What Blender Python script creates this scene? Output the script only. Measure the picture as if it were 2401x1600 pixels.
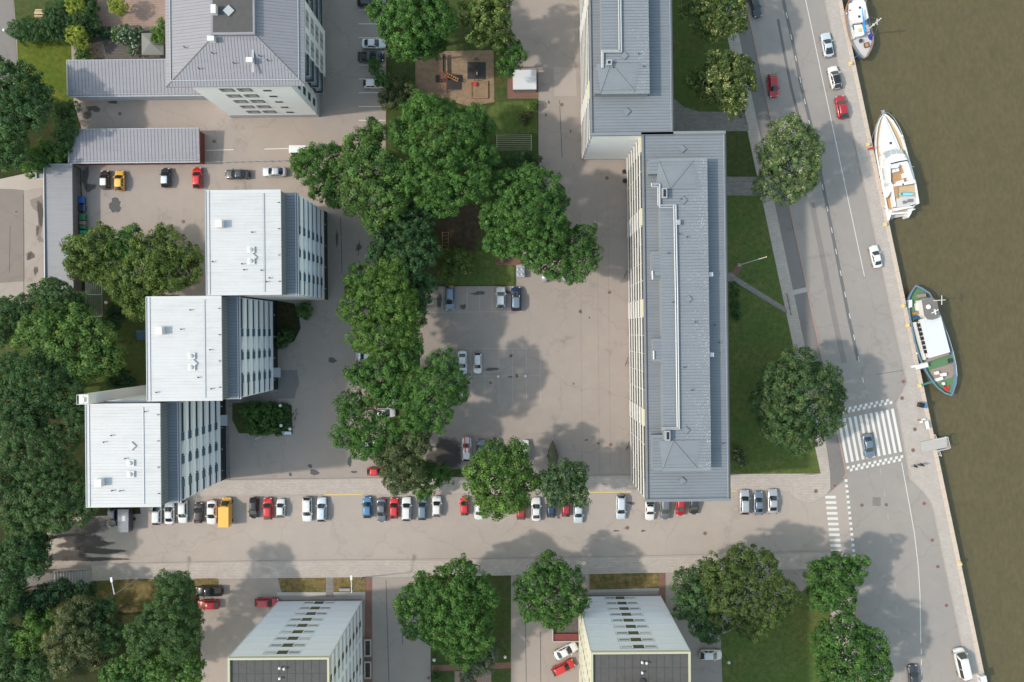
import bpy, math, random
import numpy as np
from mathutils import Vector, Matrix

# ------------------------------------------------------------------ scene, camera, light
scn = bpy.context.scene
for o in list(bpy.data.objects): bpy.data.objects.remove(o)
col = scn.collection
H, F, CX, CY = 150.0, 1852.0, 1215.0, 778.0       # flying height (m), focal length (photo px), nadir point (photo px)
cam_d = bpy.data.cameras.new('camera'); cam = bpy.data.objects.new('camera', cam_d); col.objects.link(cam)
cam.location = (0, 0, H); cam.rotation_euler = (0, 0, 0)
cam_d.sensor_width = 36.0; cam_d.sensor_fit = 'HORIZONTAL'; cam_d.lens = 36.0*F/2401.0
cam_d.shift_x = -(CX-1200.5)/2401.0; cam_d.shift_y = -(800-CY)/2401.0
cam_d.clip_start = 1.0; cam_d.clip_end = 3000.0
scn.camera = cam
SUN_EL, SUN_AZ = math.radians(43), math.radians(6)     # sun in the west, a little south
world = bpy.data.worlds.new('World'); scn.world = world; world.use_nodes = True
nt = world.node_tree; nt.nodes.clear()
sky = nt.nodes.new('ShaderNodeTexSky'); sky.sky_type = 'NISHITA'; sky.sun_disc = False
sky.sun_elevation = SUN_EL; sky.sun_rotation = math.radians(264); sky.dust_density = 1.6; sky.air_density = 2.4; sky.ozone_density = 0.15
bg = nt.nodes.new('ShaderNodeBackground'); bg.inputs['Strength'].default_value = 0.15
wo = nt.nodes.new('ShaderNodeOutputWorld')
nt.links.new(sky.outputs[0], bg.inputs[0]); nt.links.new(bg.outputs[0], wo.inputs[0])
sun_d = bpy.data.lights.new('sun', 'SUN'); sun_d.energy = 2.0; sun_d.angle = math.radians(2.0); sun_d.color = (1.0, 0.915, 0.82)
sun = bpy.data.objects.new('sun', sun_d); col.objects.link(sun); sun.location = (-150, -15, 140)
sun.rotation_euler = Vector((math.cos(SUN_AZ)*math.cos(SUN_EL), math.sin(SUN_AZ)*math.cos(SUN_EL), -math.sin(SUN_EL))).to_track_quat('-Z', 'Y').to_euler()
scn.view_settings.view_transform = 'Standard'; scn.view_settings.look = 'None'
scn.view_settings.exposure = 0.70; scn.view_settings.gamma = 1.0; scn.view_settings.use_curve_mapping = False
scn.render.engine = 'CYCLES'

rnd = random.Random(7)
ROT = math.radians(0.55)      # the town grid is turned a little against the picture

def P(x, y, z=0.0):
    """place seen at pixel x, y of the photograph, at height z -> metres"""
    k = (H-z)/F
    return ((x-CX)*k, (CY-y)*k, z)
def q(c, r, x, y): return (c*600+x/3.92, r*400+y/3.92)

# ------------------------------------------------------------------ mesh helpers
def props(o, label=None, cat=None, group=None, kind=None):
    if label: o['label'] = label
    if cat: o['category'] = cat
    if group: o['group'] = group
    if kind: o['kind'] = kind
    return o
def link(name, me, mat=None, parent=None, **kw):
    o = bpy.data.objects.new(name, me); col.objects.link(o)
    if mat is not None and me is not None and len(me.materials) == 0: me.materials.append(mat)
    if parent is not None: o.parent = parent
    return props(o, **kw)
def thing(name, label, cat, loc=(0, 0, 0), rz=0.0, group=None):
    o = bpy.data.objects.new(name, None); col.objects.link(o); o.empty_display_size = 0.5
    o.location = loc; o.rotation_euler = (0, 0, rz)
    return props(o, label, cat, group)
class MB:
    def __init__(s): s.V = []; s.F = []
    def add(s, vs, fs):
        n = len(s.V); s.V += [tuple(v) for v in vs]; s.F += [tuple(i+n for i in f) for f in fs]; return s
    def box(s, x0, x1, y0, y1, z0, z1):
        return s.add([(x0,y0,z0),(x1,y0,z0),(x1,y1,z0),(x0,y1,z0),(x0,y0,z1),(x1,y0,z1),(x1,y1,z1),(x0,y1,z1)],
            [(0,3,2,1),(4,5,6,7),(0,1,5,4),(1,2,6,5),(2,3,7,6),(3,0,4,7)])
    def rbox(s, c, size, ang=0, tilt=0):
        sx, sy, sz = size[0]/2, size[1]/2, size[2]/2
        m = Matrix.Rotation(ang, 3, 'Z') @ Matrix.Rotation(tilt, 3, 'Y')
        vs = [Vector(c)+m @ Vector((i*sx, j*sy, k*sz)) for k in (-1,1) for i, j in ((-1,-1),(1,-1),(1,1),(-1,1))]
        return s.add(vs, [(0,3,2,1),(4,5,6,7),(0,1,5,4),(1,2,6,5),(2,3,7,6),(3,0,4,7)])
    def prism(s, poly, z0, z1, bottom=True):
        a = sum(poly[i][0]*poly[(i+1) % len(poly)][1]-poly[(i+1) % len(poly)][0]*poly[i][1] for i in range(len(poly)))
        if a < 0: poly = poly[::-1]
        n = len(poly)
        vs = [(p[0], p[1], z0) for p in poly]+[(p[0], p[1], z1) for p in poly]
        fs = [tuple(range(n, 2*n))]+[(i, (i+1) % n, (i+1) % n+n, i+n) for i in range(n)]
        if bottom: fs.append(tuple(range(n-1, -1, -1)))
        return s.add(vs, fs)
    def sheet(s, poly, z):
        a = sum(poly[i][0]*poly[(i+1) % len(poly)][1]-poly[(i+1) % len(poly)][0]*poly[i][1] for i in range(len(poly)))
        if a < 0: poly = poly[::-1]
        return s.add([(p[0], p[1], z) for p in poly], [tuple(range(len(poly)))])
    def cyl(s, p0, p1, r0, r1=None, n=8, cap=True):
        r1 = r0 if r1 is None else r1
        p0 = Vector(p0); p1 = Vector(p1); d = (p1-p0)
        if d.length < 1e-6: return s
        d.normalize(); a = d.orthogonal().normalized(); b = d.cross(a)
        vs = []
        for p, r in ((p0, r0), (p1, r1)):
            for i in range(n):
                t = 2*math.pi*i/n; vs.append(p+a*(r*math.cos(t))+b*(r*math.sin(t)))
        fs = [(i, (i+1) % n, (i+1) % n+n, i+n) for i in range(n)]
        if cap: fs += [tuple(range(n-1, -1, -1)), tuple(range(n, 2*n))]
        return s.add(vs, fs)
    def path(s, pts, r, n=6):
        for a, b in zip(pts[:-1], pts[1:]): s.cyl(a, b, r, n=n)
        return s
    def lathe(s, prof, c=(0, 0, 0), n=12):
        vs = []; fs = []
        for r, z in prof:
            for i in range(n):
                t = 2*math.pi*i/n; vs.append((c[0]+r*math.cos(t), c[1]+r*math.sin(t), c[2]+z))
        for j in range(len(prof)-1):
            for i in range(n): fs.append((j*n+i, j*n+(i+1) % n, (j+1)*n+(i+1) % n, (j+1)*n+i))
        fs.append(tuple(range((len(prof)-1)*n, len(prof)*n))); fs.append(tuple(range(n-1, -1, -1)))
        return s.add(vs, fs)
    def loft(s, rings, cap=True, closed=True):
        n = len(rings[0]); vs = [p for r in rings for p in r]; fs = []
        for j in range(len(rings)-1):
            for i in range(n if closed else n-1):
                fs.append((j*n+i, j*n+(i+1) % n, (j+1)*n+(i+1) % n, (j+1)*n+i))
        if cap: fs.append(tuple(range(n-1, -1, -1))); fs.append(tuple(range((len(rings)-1)*n, len(rings)*n)))
        return s.add(vs, fs)
    def mesh(s, name, smooth=False):
        me = bpy.data.meshes.new(name); me.from_pydata(s.V, [], s.F); me.update()
        if smooth: me.polygons.foreach_set('use_smooth', [True]*len(me.polygons))
        return me
    def build(s, name, mat, parent=None, smooth=False, at=None, **kw):
        """vertices are in the parent's frame; at=(x,y,z) moves the origin there"""
        if at: s.V = [(v[0]-at[0], v[1]-at[1], v[2]-at[2]) for v in s.V]
        o = link(name, s.mesh(name, smooth), mat, parent, **kw)
        if at: o.location = at
        return o
def PX(pts, z=0.0): return [P(x, y, z)[:2] for x, y in pts]

# ------------------------------------------------------------------ materials
M = {}
class NT:
    def __init__(s, name):
        s.m = bpy.data.materials.new(name); s.m.use_nodes = True; s.t = s.m.node_tree; s.t.nodes.clear()
        s.out = s.n('ShaderNodeOutputMaterial'); s.b = s.n('ShaderNodeBsdfPrincipled'); s.l(s.b.outputs[0], s.out.inputs[0])
        s.tc = s.n('ShaderNodeTexCoord')
    def n(s, k, **kw):
        x = s.t.nodes.new(k)
        for a, v in kw.items(): setattr(x, a, v)
        return x
    def l(s, a, b): s.t.links.new(a, b)
    def noise(s, scale, detail=4, rough=.6, vec=None):
        x = s.n('ShaderNodeTexNoise'); x.inputs['Scale'].default_value = scale; x.inputs['Detail'].default_value = detail; x.inputs['Roughness'].default_value = rough
        s.l(vec if vec else s.tc.outputs['Object'], x.inputs['Vector']); return x.outputs['Fac']
    def ramp(s, fac, a, b, ca=(0,0,0,1), cb=(1,1,1,1)):
        x = s.n('ShaderNodeValToRGB'); e = x.color_ramp.elements
        e[0].position = a; e[1].position = b; e[0].color = ca; e[1].color = cb; s.l(fac, x.inputs[0]); return x.outputs[0]
    def mix(s, fac, a, b, mode='MIX'):
        x = s.n('ShaderNodeMix', data_type='RGBA', blend_type=mode)
        for i, v in ((0, fac), (6, a), (7, b)):
            if hasattr(v, 'is_output') or hasattr(v, 'node'): s.l(v, x.inputs[i])
            elif i == 0: x.inputs[0].default_value = v
            else: x.inputs[i].default_value = (*v, 1) if len(v) == 3 else v
        return x.outputs[2]
    def mapping(s, scale=(1,1,1), rot=0):
        x = s.n('ShaderNodeMapping'); x.inputs['Scale'].default_value = scale; x.inputs['Rotation'].default_value = (0, 0, rot)
        s.l(s.tc.outputs['Object'], x.inputs[0]); return x.outputs[0]
    def bump(s, fac, strength=.3, dist=.02):
        x = s.n('ShaderNodeBump'); x.inputs['Strength'].default_value = strength; x.inputs['Distance'].default_value = dist
        s.l(fac, x.inputs['Height']); s.l(x.outputs[0], s.b.inputs['Normal'])
    def fin(s, c, rough=.8, metal=0., spec=.3):
        if isinstance(c, tuple): s.b.inputs['Base Color'].default_value = (*c, 1)
        else: s.l(c, s.b.inputs['Base Color'])
        s.b.inputs['Roughness'].default_value = rough; s.b.inputs['Metallic'].default_value = metal
        s.b.inputs['Specular IOR Level'].default_value = spec
        return s.m
def sc(c, f): return tuple(min(1., v*f) for v in c)
def plain(name, c, rough=.6, metal=0., var=.12, scale=2.0, spec=.3, bump=0):
    t = NT(name)
    n1 = t.noise(scale, 5); n2 = t.noise(scale*9, 3)
    a = t.mix(n1, sc(c, 1-var), sc(c, 1+var)); a = t.mix(.35, a, t.mix(n2, sc(c, 1-var), sc(c, 1+var)))
    if bump: t.bump(n2, bump, .01)
    M[name] = t.fin(a, rough, metal, spec); return M[name]
def asphalt(name, c, stain=.35, crack=True, warm=(1.06, 1.0, .93)):
    t = NT(name)
    big = t.noise(.05, 5, .65); mid = t.noise(.35, 6, .7); fine = t.noise(7.0, 3, .7); grain = t.noise(32., 2, .6)
    a = t.mix(t.ramp(big, .35, .68), sc(c, .86), tuple(v*w*1.08 for v, w in zip(c, warm)))
    a = t.mix(t.ramp(mid, .3, .75), a, t.mix(1., a, (.74, .735, .74), 'MULTIPLY'))
    a = t.mix(.5, a, t.mix(fine, sc(c, .72), sc(c, 1.3)))
    a = t.mix(.22, a, t.mix(t.ramp(grain, .3, .7), sc(c, .5), sc(c, 1.6)))
    st = t.noise(.16, 7, .72)
    a = t.mix(t.ramp(st, .60, .74, (0,0,0,1), (stain,)*3+(1,)), a, sc(c, .45))
    if crack:
        v = t.n('ShaderNodeTexVoronoi', feature='DISTANCE_TO_EDGE'); v.inputs['Scale'].default_value = .07
        d = t.n('ShaderNodeVectorMath', operation='ADD'); nz = t.n('ShaderNodeTexNoise'); nz.inputs['Scale'].default_value = .5; nz.inputs['Detail'].default_value = 6
        t.l(t.tc.outputs['Object'], nz.inputs['Vector']); s3 = t.n('ShaderNodeVectorMath', operation='SCALE'); s3.inputs['Scale'].default_value = 3.
        t.l(nz.outputs['Color'], s3.inputs[0]); t.l(t.tc.outputs['Object'], d.inputs[0]); t.l(s3.outputs[0], d.inputs[1]); t.l(d.outputs[0], v.inputs['Vector'])
        a = t.mix(t.ramp(v.outputs['Distance'], .0, .012, (.22,.22,.22,1), (0,0,0,1)), a, sc(c, .45))
    t.bump(grain, .25, .01)
    M[name] = t.fin(a, .92, 0, .15)
def pavers(name, c, bw=.62, rh=.3, rot=0., mort=.35, contrast=.22):
    t = NT(name); b = t.n('ShaderNodeTexBrick'); b.inputs['Scale'].default_value = 1.0
    b.inputs['Brick Width'].default_value = bw; b.inputs['Row Height'].default_value = rh; b.inputs['Mortar Size'].default_value = .035
    b.inputs['Color1'].default_value = (*sc(c, 1-contrast), 1); b.inputs['Color2'].default_value = (*sc(c, 1+contrast), 1); b.inputs['Mortar'].default_value = (*sc(c, mort), 1)
    t.l(t.mapping((1,1,1), rot), b.inputs['Vector'])
    n = t.noise(.5, 6, .7); n2 = t.noise(5, 3)
    a = t.mix(t.ramp(n, .3, .7), b.outputs['Color'], t.mix(1., b.outputs['Color'], (.78,.77,.77), 'MULTIPLY'))
    a = t.mix(.3, a, t.mix(n2, sc(c, .8), sc(c, 1.2)))
    t.bump(b.outputs['Fac'], -.3, .01)
    M[name] = t.fin(a, .9, 0, .15)
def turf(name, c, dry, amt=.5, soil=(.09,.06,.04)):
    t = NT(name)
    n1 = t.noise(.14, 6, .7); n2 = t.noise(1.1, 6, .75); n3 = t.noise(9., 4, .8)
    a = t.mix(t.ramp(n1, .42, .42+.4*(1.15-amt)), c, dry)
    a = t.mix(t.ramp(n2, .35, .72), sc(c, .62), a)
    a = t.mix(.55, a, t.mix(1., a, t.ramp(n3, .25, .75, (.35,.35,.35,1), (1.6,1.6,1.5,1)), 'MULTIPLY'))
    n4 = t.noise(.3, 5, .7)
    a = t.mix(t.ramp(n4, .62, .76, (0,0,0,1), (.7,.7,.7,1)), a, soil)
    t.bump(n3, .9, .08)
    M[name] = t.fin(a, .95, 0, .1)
asphalt('asphalt', (.31, .270, .240), .6); asphalt('asphalt_worn', (.205, .178, .16), .6); asphalt('asphalt_wet', (.13, .117, .110), .6, False)
asphalt('asphalt_road', (.282, .260, .243), .35)
asphalt('asphalt_dark', (.195, .182, .174), .3); asphalt('asphalt_band', (.215, .203, .194), .3)
asphalt('asphalt_patch', (.10, .10, .103), .1, False); asphalt('asphalt_seal', (.14, .138, .14), .1, False)
asphalt('asphalt_street', (.362, .318, .286), .3)
pavers('pavers_light', (.44, .388, .345), .62, .3, 0, .68, .1); pavers('pavers_grey', (.27, .245, .23), .5, .25)
pavers('pavers_quay', (.43, .385, .348), .5, .3, math.radians(-12), .75, .07); pavers('pavers_red', (.26, .145, .11), .3, .15, 0, .5)
pavers('pavers_dark', (.13, .115, .105), .5, .3, 0, .4); pavers('pavers_pink', (.30, .215, .18), .45, .45, 0, .6, .1)
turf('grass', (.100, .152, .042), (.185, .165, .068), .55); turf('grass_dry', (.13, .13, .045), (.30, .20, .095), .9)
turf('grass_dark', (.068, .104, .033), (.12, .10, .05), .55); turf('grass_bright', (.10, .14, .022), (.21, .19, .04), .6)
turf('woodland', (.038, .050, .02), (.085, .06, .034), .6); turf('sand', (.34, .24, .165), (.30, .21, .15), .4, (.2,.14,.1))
turf('soil', (.085, .066, .044), (.13, .092, .064), .5)
plain('white_line', (.60, .59, .56), .8, var=.14, scale=3); plain('faded_line', (.38, .36, .335), .85, var=.3, scale=4)
plain('yellow_line', (.55, .43, .17), .8, var=.25, scale=3)
plain('kerb', (.33, .29, .26), .85, var=.2, scale=1.2); plain('kerb_red', (.34, .24, .20), .85, var=.2, scale=1.2)
plain('granite', (.50, .41, .335), .85, var=.22, scale=1.5, bump=.3); plain('granite_wet', (.10, .09, .075), .6, var=.3)
plain('concrete', (.38, .36, .34), .9, var=.15, bump=.2); plain('concrete_dark', (.16, .15, .145), .9, var=.2)
plain('white_paint', (.62, .62, .61), .5, var=.04); plain('white_metal', (.58, .59, .60), .35, var=.03, spec=.5)
plain('facade_white', (.58, .58, .575), .7, var=.04, scale=.6); plain('facade_cream', (.60, .595, .575), .7, var=.05, scale=.8)
plain('wall_white', (.84, .84, .845), .7, var=.03, scale=.5); plain('band_white', (.84, .86, .89), .6, var=.04, scale=.5); plain('band_grey', (.66, .68, .71), .6, var=.05, scale=.5); plain('facade_grey', (.42, .43, .45), .7, var=.06, scale=.6); plain('panel_light', (.76, .79, .82), .5, var=.03, scale=.5)
plain('panel_metal', (.76, .81, .90), .42, var=.04, scale=.4, spec=.5); plain('panel_blue', (.05, .105, .155), .45, var=.12)
plain('panel_teal', (.018, .030, .038), .5, var=.2); plain('panel_olive', (.085, .085, .045), .6, var=.12)
plain('panel_cream', (.54, .53, .42), .6, var=.06); plain('panel_beige', (.55, .52, .38), .6, var=.1)
plain('cream_green', (.40, .40, .28), .6, var=.08); plain('felt', (.082, .079, .079), .95, var=.35, scale=1.2, bump=.4); plain('felt_lap', (.055, .053, .053), .95)
plain('red_wall', (.17, .045, .04), .7, var=.15, scale=1.5); plain('dark', (.02, .02, .022), .6); plain('rubber', (.025, .025, .025), .85)
plain('steel', (.45, .46, .47), .4, .6, .12); plain('galvanised', (.36, .38, .40), .45, .3, .15); plain('dark_steel', (.06, .06, .065), .5, .3)
plain('yellow_paint', (.60, .49, .24), .6, var=.2, scale=5); plain('red_paint', (.55, .04, .03), .45, var=.1); plain('orange_paint', (.55, .24, .07), .5)
plain('mat_black', (.045, .043, .043), .9, var=.2); plain('cover_iron', (.15, .105, .088), .8, var=.2); plain('wood', (.30, .17, .085), .7, var=.25, scale=4); plain('teak', (.40, .235, .12), .65, var=.15, scale=4); plain('teak_light', (.50, .36, .22), .7, var=.12, scale=4)
plain('wood_dark', (.15, .065, .035), .6, var=.2, scale=4); plain('bark', (.11, .085, .065), .95, var=.3, scale=4, bump=.5)
plain('plastic_blue', (.03, .09, .28), .4); plain('plastic_green', (.03, .14, .08), .5); plain('plastic_lime', (.02, .28, .14), .5); plain('plastic_brown', (.22, .15, .11), .5)
plain('canvas', (.17, .175, .16), .9, var=.1); plain('tarp', (.105, .105, .065), .8, var=.2, scale=3, bump=.3); plain('skin', (.5, .32, .24), .6)
plain('cloth_black', (.02, .02, .023), .9); plain('cloth_grey', (.20, .20, .22), .9); plain('brick_paver', (.26, .15, .115), .9, var=.2)
def roofmetal(name, c, speck=0., rough=.5):
    t = NT(name); n1 = t.noise(.25, 6, .65); n2 = t.noise(4., 4)
    a = t.mix(n1, sc(c, .86), sc(c, 1.12)); a = t.mix(.3, a, t.mix(n2, sc(c, .85), sc(c, 1.15)))
    st = t.noise(.6, 5, .7, t.mapping((.25, 2.2, 1))); a = t.mix(t.ramp(st, .48, .8, (0,0,0,1), (.5,)*3+(1,)), a, sc(c, .68)); dm = t.noise(.12, 6, .7); a = t.mix(t.ramp(dm, .52, .72, (0,0,0,1), (.35,)*3+(1,)), a, sc(c, .72))
    if speck:                                         # bird droppings, thicker in some places
        v = t.noise(6.5, 2, .5); w = t.noise(.25, 3); 
        s1 = t.ramp(v, .60, .64); s2 = t.ramp(w, .42, .6, (.35,.35,.35,1), (speck,)*3+(1,))
        sx = t.n('ShaderNodeSeparateXYZ'); t.l(t.tc.outputs['Object'], sx.inputs[0]); mp = t.n('ShaderNodeMapRange'); t.l(sx.outputs[0], mp.inputs[0]); mp.inputs[1].default_value = -1.5; mp.inputs[2].default_value = 4.5; mp.inputs[3].default_value = .73; mp.inputs[4].default_value = .625
        gt = t.n('ShaderNodeMath', operation='GREATER_THAN'); t.l(v, gt.inputs[0]); t.l(mp.outputs[0], gt.inputs[1]); a = t.mix(t.mix(1., gt.outputs[0], s2, 'MULTIPLY'), a, (.72, .72, .72))
    M[name] = t.fin(a, rough, .0, .4)
roofmetal('roof_blue', (.178, .196, .216)); roofmetal('roof_speck', (.19, .21, .232), 1.0); roofmetal('roof_white', (.47, .475, .485)); roofmetal('roof_lilac', (.225, .222, .246))
roofmetal('roof_grey', (.20, .205, .22)); roofmetal('roof_slate', (.20, .218, .24)); roofmetal('seam_blue', (.11, .128, .145)); roofmetal('seam_white', (.40, .41, .43)); roofmetal('seam_lilac', (.185, .19, .22))
def glassmat(name, c, rough=.06, spec=.7):
    t = NT(name); n = t.noise(.35, 2); M[name] = t.fin(t.mix(n, sc(c, .6), sc(c, 1.5)), rough, 0, spec)
glassmat('glass_pane', (.27, .285, .295), .15, .4); glassmat('glass_mid', (.12, .125, .13), .5, .1); glassmat('glass_side', (.05, .052, .055), .5, .1); glassmat('glass_dark', (.02, .022, .025), .3, .2); glassmat('glass_blind', (.46, .48, .50), .15, .5); glassmat('glass_teal', (.03, .055, .06), .35, .15); glassmat('glass_pale', (.40, .43, .43), .12, .6)
glassmat('glass_car', (.022, .027, .031), .05, .8); glassmat('lamp_glass', (.42, .43, .43), .1); glassmat('tail_glass', (.30, .015, .012), .2)
def paint(name, c, metal=0.):
    t = NT(name); n = t.noise(1.5, 3); m = t.fin(t.mix(n, sc(c, .93), sc(c, 1.06)), .32, metal, .5)
    t.b.inputs['Coat Weight'].default_value = .6; t.b.inputs['Coat Roughness'].default_value = .06; M[name] = m
for k, c, me in (('c_white', (.64,.64,.635), 0), ('c_silver', (.42,.44,.46), .35), ('c_pale', (.52,.58,.63), .2), ('c_grey', (.15,.16,.175), .3), ('c_dark', (.045,.048,.055), .2),
    ('c_black', (.012,.012,.014), 0), ('c_red', (.50,.02,.018), 0), ('c_crimson', (.36,.018,.03), .1), ('c_orange', (.78,.40,.055), 0), ('c_yellow', (.72,.40,.06), 0), ('c_blue', (.075,.19,.33), .2),
    ('c_navy', (.022,.045,.095), .2), ('c_brown', (.055,.042,.042), .2), ('c_bluegrey', (.15,.20,.25), .3)): paint(k, c, me)
paint('hull_blue', (.045, .17, .34)); paint('hull_white', (.72, .72, .72)); paint('hull_slate', (.13, .20, .27)); paint('boat_white', (.72, .72, .71))
plain('deck_grey', (.50, .48, .47), .8, var=.08); plain('deck_green', (.10, .20, .10), .85, var=.15); plain('deck_brown', (.27, .21, .18), .85, var=.2, scale=3)
plain('sail_blue', (.02, .25, .60), .8); plain('kayak_blue', (.20, .55, .65), .4); plain('rope_green', (.12, .45, .38), .9); plain('rope', (.45, .42, .36), .9); plain('pad_grey', (.17, .16, .165), .9); plain('vinyl', (.62, .62, .63), .6); plain('cloth_blue', (.03, .05, .30), .6)
def leafmat(name):
    t = NT(name); at = t.n('ShaderNodeAttribute', attribute_name='lc')
    t.l(at.outputs['Color'], t.b.inputs['Base Color']); t.b.inputs['Roughness'].default_value = .55; t.b.inputs['Specular IOR Level'].default_value = .25
    tr = t.n('ShaderNodeBsdfTranslucent'); t.l(t.mix(1., at.outputs['Color'], (1.25, 1.35, .55), 'MULTIPLY'), tr.inputs[0])
    ms = t.n('ShaderNodeMixShader'); ms.inputs[0].default_value = .36
    t.l(t.b.outputs[0], ms.inputs[1]); t.l(tr.outputs[0], ms.inputs[2]); t.l(ms.outputs[0], t.out.inputs[0]); M[name] = t.m
def stainmat(name, c, lo, hi):
    """oil, damp and wear: fades out unevenly toward the rim of its patch"""
    t = NT(name); at = t.n('ShaderNodeAttribute', attribute_name='rim'); n1 = t.noise(.8, 6, .75); n2 = t.noise(6., 4, .7)
    ad = t.n('ShaderNodeMath', operation='MULTIPLY_ADD'); t.l(n1, ad.inputs[0]); ad.inputs[1].default_value = 1.1; t.l(at.outputs['Fac'], ad.inputs[2])
    al = t.ramp(ad.outputs[0], .62, 1.75, (lo,)*3+(1,), (hi,)*3+(1,)); t.fin(t.mix(n2, sc(c, .7), sc(c, 1.3)), .95, 0, .1)
    tr = t.n('ShaderNodeBsdfTransparent'); ms = t.n('ShaderNodeMixShader'); t.l(al, ms.inputs[0]); t.l(tr.outputs[0], ms.inputs[1]); t.l(t.b.outputs[0], ms.inputs[2]); t.l(ms.outputs[0], t.out.inputs[0]); M[name] = t.m
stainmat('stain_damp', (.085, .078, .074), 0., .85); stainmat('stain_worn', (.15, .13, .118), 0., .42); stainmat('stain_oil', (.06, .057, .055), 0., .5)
leafmat('leaf')
def watermat():
    t = NT('water'); n1 = t.noise(.03, 5, .6); n2 = t.noise(.35, 4, .6); n3 = t.noise(1.5, 6, .75, t.mapping((1.5, .8, 1), .5)); n4 = t.noise(9., 3, .6)
    a = t.mix(n1, (.082, .066, .026), (.098, .080, .035)); a = t.mix(.4, a, t.mix(t.ramp(n2, .3, .7), (.072, .056, .022), (.115, .090, .038))); n5 = t.noise(1.1, 5, .8, t.mapping((1.3, .7, 1), .4)); a = t.mix(.42, a, t.mix(t.ramp(n5, .32, .68), (.056, .046, .019), (.130, .107, .048)))  # light and dark of the ripples put into the colour as mottling
    ad = t.n('ShaderNodeMath', operation='MULTIPLY_ADD'); t.l(n4, ad.inputs[0]); ad.inputs[1].default_value = .35; t.l(n3, ad.inputs[2])
    t.bump(ad.outputs[0], .55, .12); M['water'] = t.fin(a, .16, 0, .5)
watermat()
# ------------------------------------------------------------------ the setting: ground, water, roads, pavements
def struct(name, mb, mat, **kw): return mb.build(name, M[mat], kind='structure', **kw)
def sheet(name, pts, z, mat): return struct(name, MB().sheet(PX(pts), z), mat)
def quay_x(y): return 1973.5+.2113*y
def kerb_w(y): return 1748.5+.2126*y
QT, QB = -2600, 4200
wat = MB(); wat.sheet([(20, -700), (900, -700), (900, 700), (-60, 700)], -1.6); struct('water', wat, 'water')
struct('river_bed', MB().sheet([(-80, -700), (900, -700), (900, 700), (-80, 700)], -6), 'soil')
sheet('ground', [(-3500, QT), (quay_x(QT)-8, QT), (quay_x(QB)-8, QB), (-3500, QB)], 0.0, 'asphalt')
# quay wall and its coping stones
quay = struct('quay_wall', MB().prism([P(quay_x(QT)-9, QT)[:2], P(quay_x(QT)-1.5, QT)[:2], P(quay_x(QB)-1.5, QB)[:2], P(quay_x(QB)-9, QB)[:2]], -6, -.06), 'granite_wet')
Q0, Q1 = Vector(P(quay_x(-60), -60)), Vector(P(quay_x(1660), 1660)); qd = (Q1-Q0); qlen = qd.length; qd.normalize(); qa = math.atan2(qd.y, qd.x)
copings = []
for i, L in enumerate((1.35, 1.6, 1.85, 2.1)):
    m = MB(); m.rbox((0, 0, 0), (L-.03, .80, .36)); me = m.mesh('coping_stone'); me.materials.append(M['granite']); copings.append((L, me))
s = 0.
while s < qlen:
    L, me = rnd.choice(copings); c = Q0+qd*(s+L/2)
    o = link('coping_stone', me, None, quay); o.location = (c.x-.40*abs(qd.y), c.y-.40*qd.x*-1*-1, -.05+rnd.uniform(-.012, .012)); o.rotation_euler = (0, 0, qa+rnd.uniform(-.006, .006)); s += L
# riverside road
RW = [(kerb_w(-60), -60), (kerb_w(800), 800), (kerb_w(1086), 1086), (1986, 1170), (1993, 1235), (2003, 1300), (2009, 1420), (2014, 1600), (2016, 1660)]
RE = [(1920, -60), (2103.6, 800), (2126, 897), (2100, 947), (2105, 963), (2133, 1123), (2167, 1157), (2183, 1180), (2189, 1200), (2198, 1246), (2213, 1317), (2231, 1401), (2255, 1514), (2271, 1600), (2282, 1660)]
road = sheet('riverside_road', RW+RE[::-1], .006, 'asphalt_road')
qw = struct('quayside_pavement', MB().prism(PX(RE)+PX([(quay_x(1660)-9, 1660), (quay_x(-60)-9, -60)]), -.3, .12), 'pavers_quay')
def ribbon(pts, w, z0, z1):
    """kerb or band along a line of pixels, w metres wide"""
    m = MB(); W = [Vector(P(x, y)) for x, y in pts]; L = []; R = []
    for i, p in enumerate(W):
        d = (W[min(i+1, len(W)-1)]-W[max(i-1, 0)]).normalized(); n = Vector((-d.y, d.x, 0))*w/2
        L.append((p+n)[:2]); R.append((p-n)[:2])
    if z1 is None: return m.sheet(L+R[::-1], z0)
    return m.prism(L+R[::-1], z0, z1)
struct('quayside_kerb', ribbon(RE, .22, -.2, .145), 'kerb')
struct('riverside_kerb', ribbon(RW[:3]+[(1984, 1110), (1978, 1122)], .3, -.2, .09), 'kerb_red')
struct('riverside_kerb', ribbon([(2000, 1385)]+RW[6:], .55, -.2, .10), 'kerb_red')
bike = [(kerb_w(y)-34, y) for y in (-60, 1055)]+[(1946, 1110), (1947, 1146), (1940, 1160), (1984, 1120), (kerb_w(1086), 1086)]+[(kerb_w(y)-2, y) for y in (800, -60)]
sheet('cycle_path', bike, .02, 'asphalt_dark')
br = [(kerb_w(y)-61, y) for y in (-60, 1055)]+[(1924, 1111), (1800, 1111.4), (1690, 1112.8), (1690, 1152)]+[(1800, 1150), (1828, 1150), (1849, 1157), (1864, 1170), (1882, 1177.5), (1902, 1179), (1922, 1171), (1938, 1160), (1947, 1146), (1946, 1110)]+[(kerb_w(y)-34, y) for y in (1055, -60)]
struct('riverside_pavement', MB().prism(PX(br), -.3, .05), 'pavers_light')
struct('corner_kerb', ribbon([(1700, 1152), (1800, 1150), (1828, 1150), (1849, 1157), (1864, 1170), (1882, 1177.5), (1902, 1179), (1922, 1171), (1938, 1160), (1947, 1146)], .2, -.2, .07), 'kerb')
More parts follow.
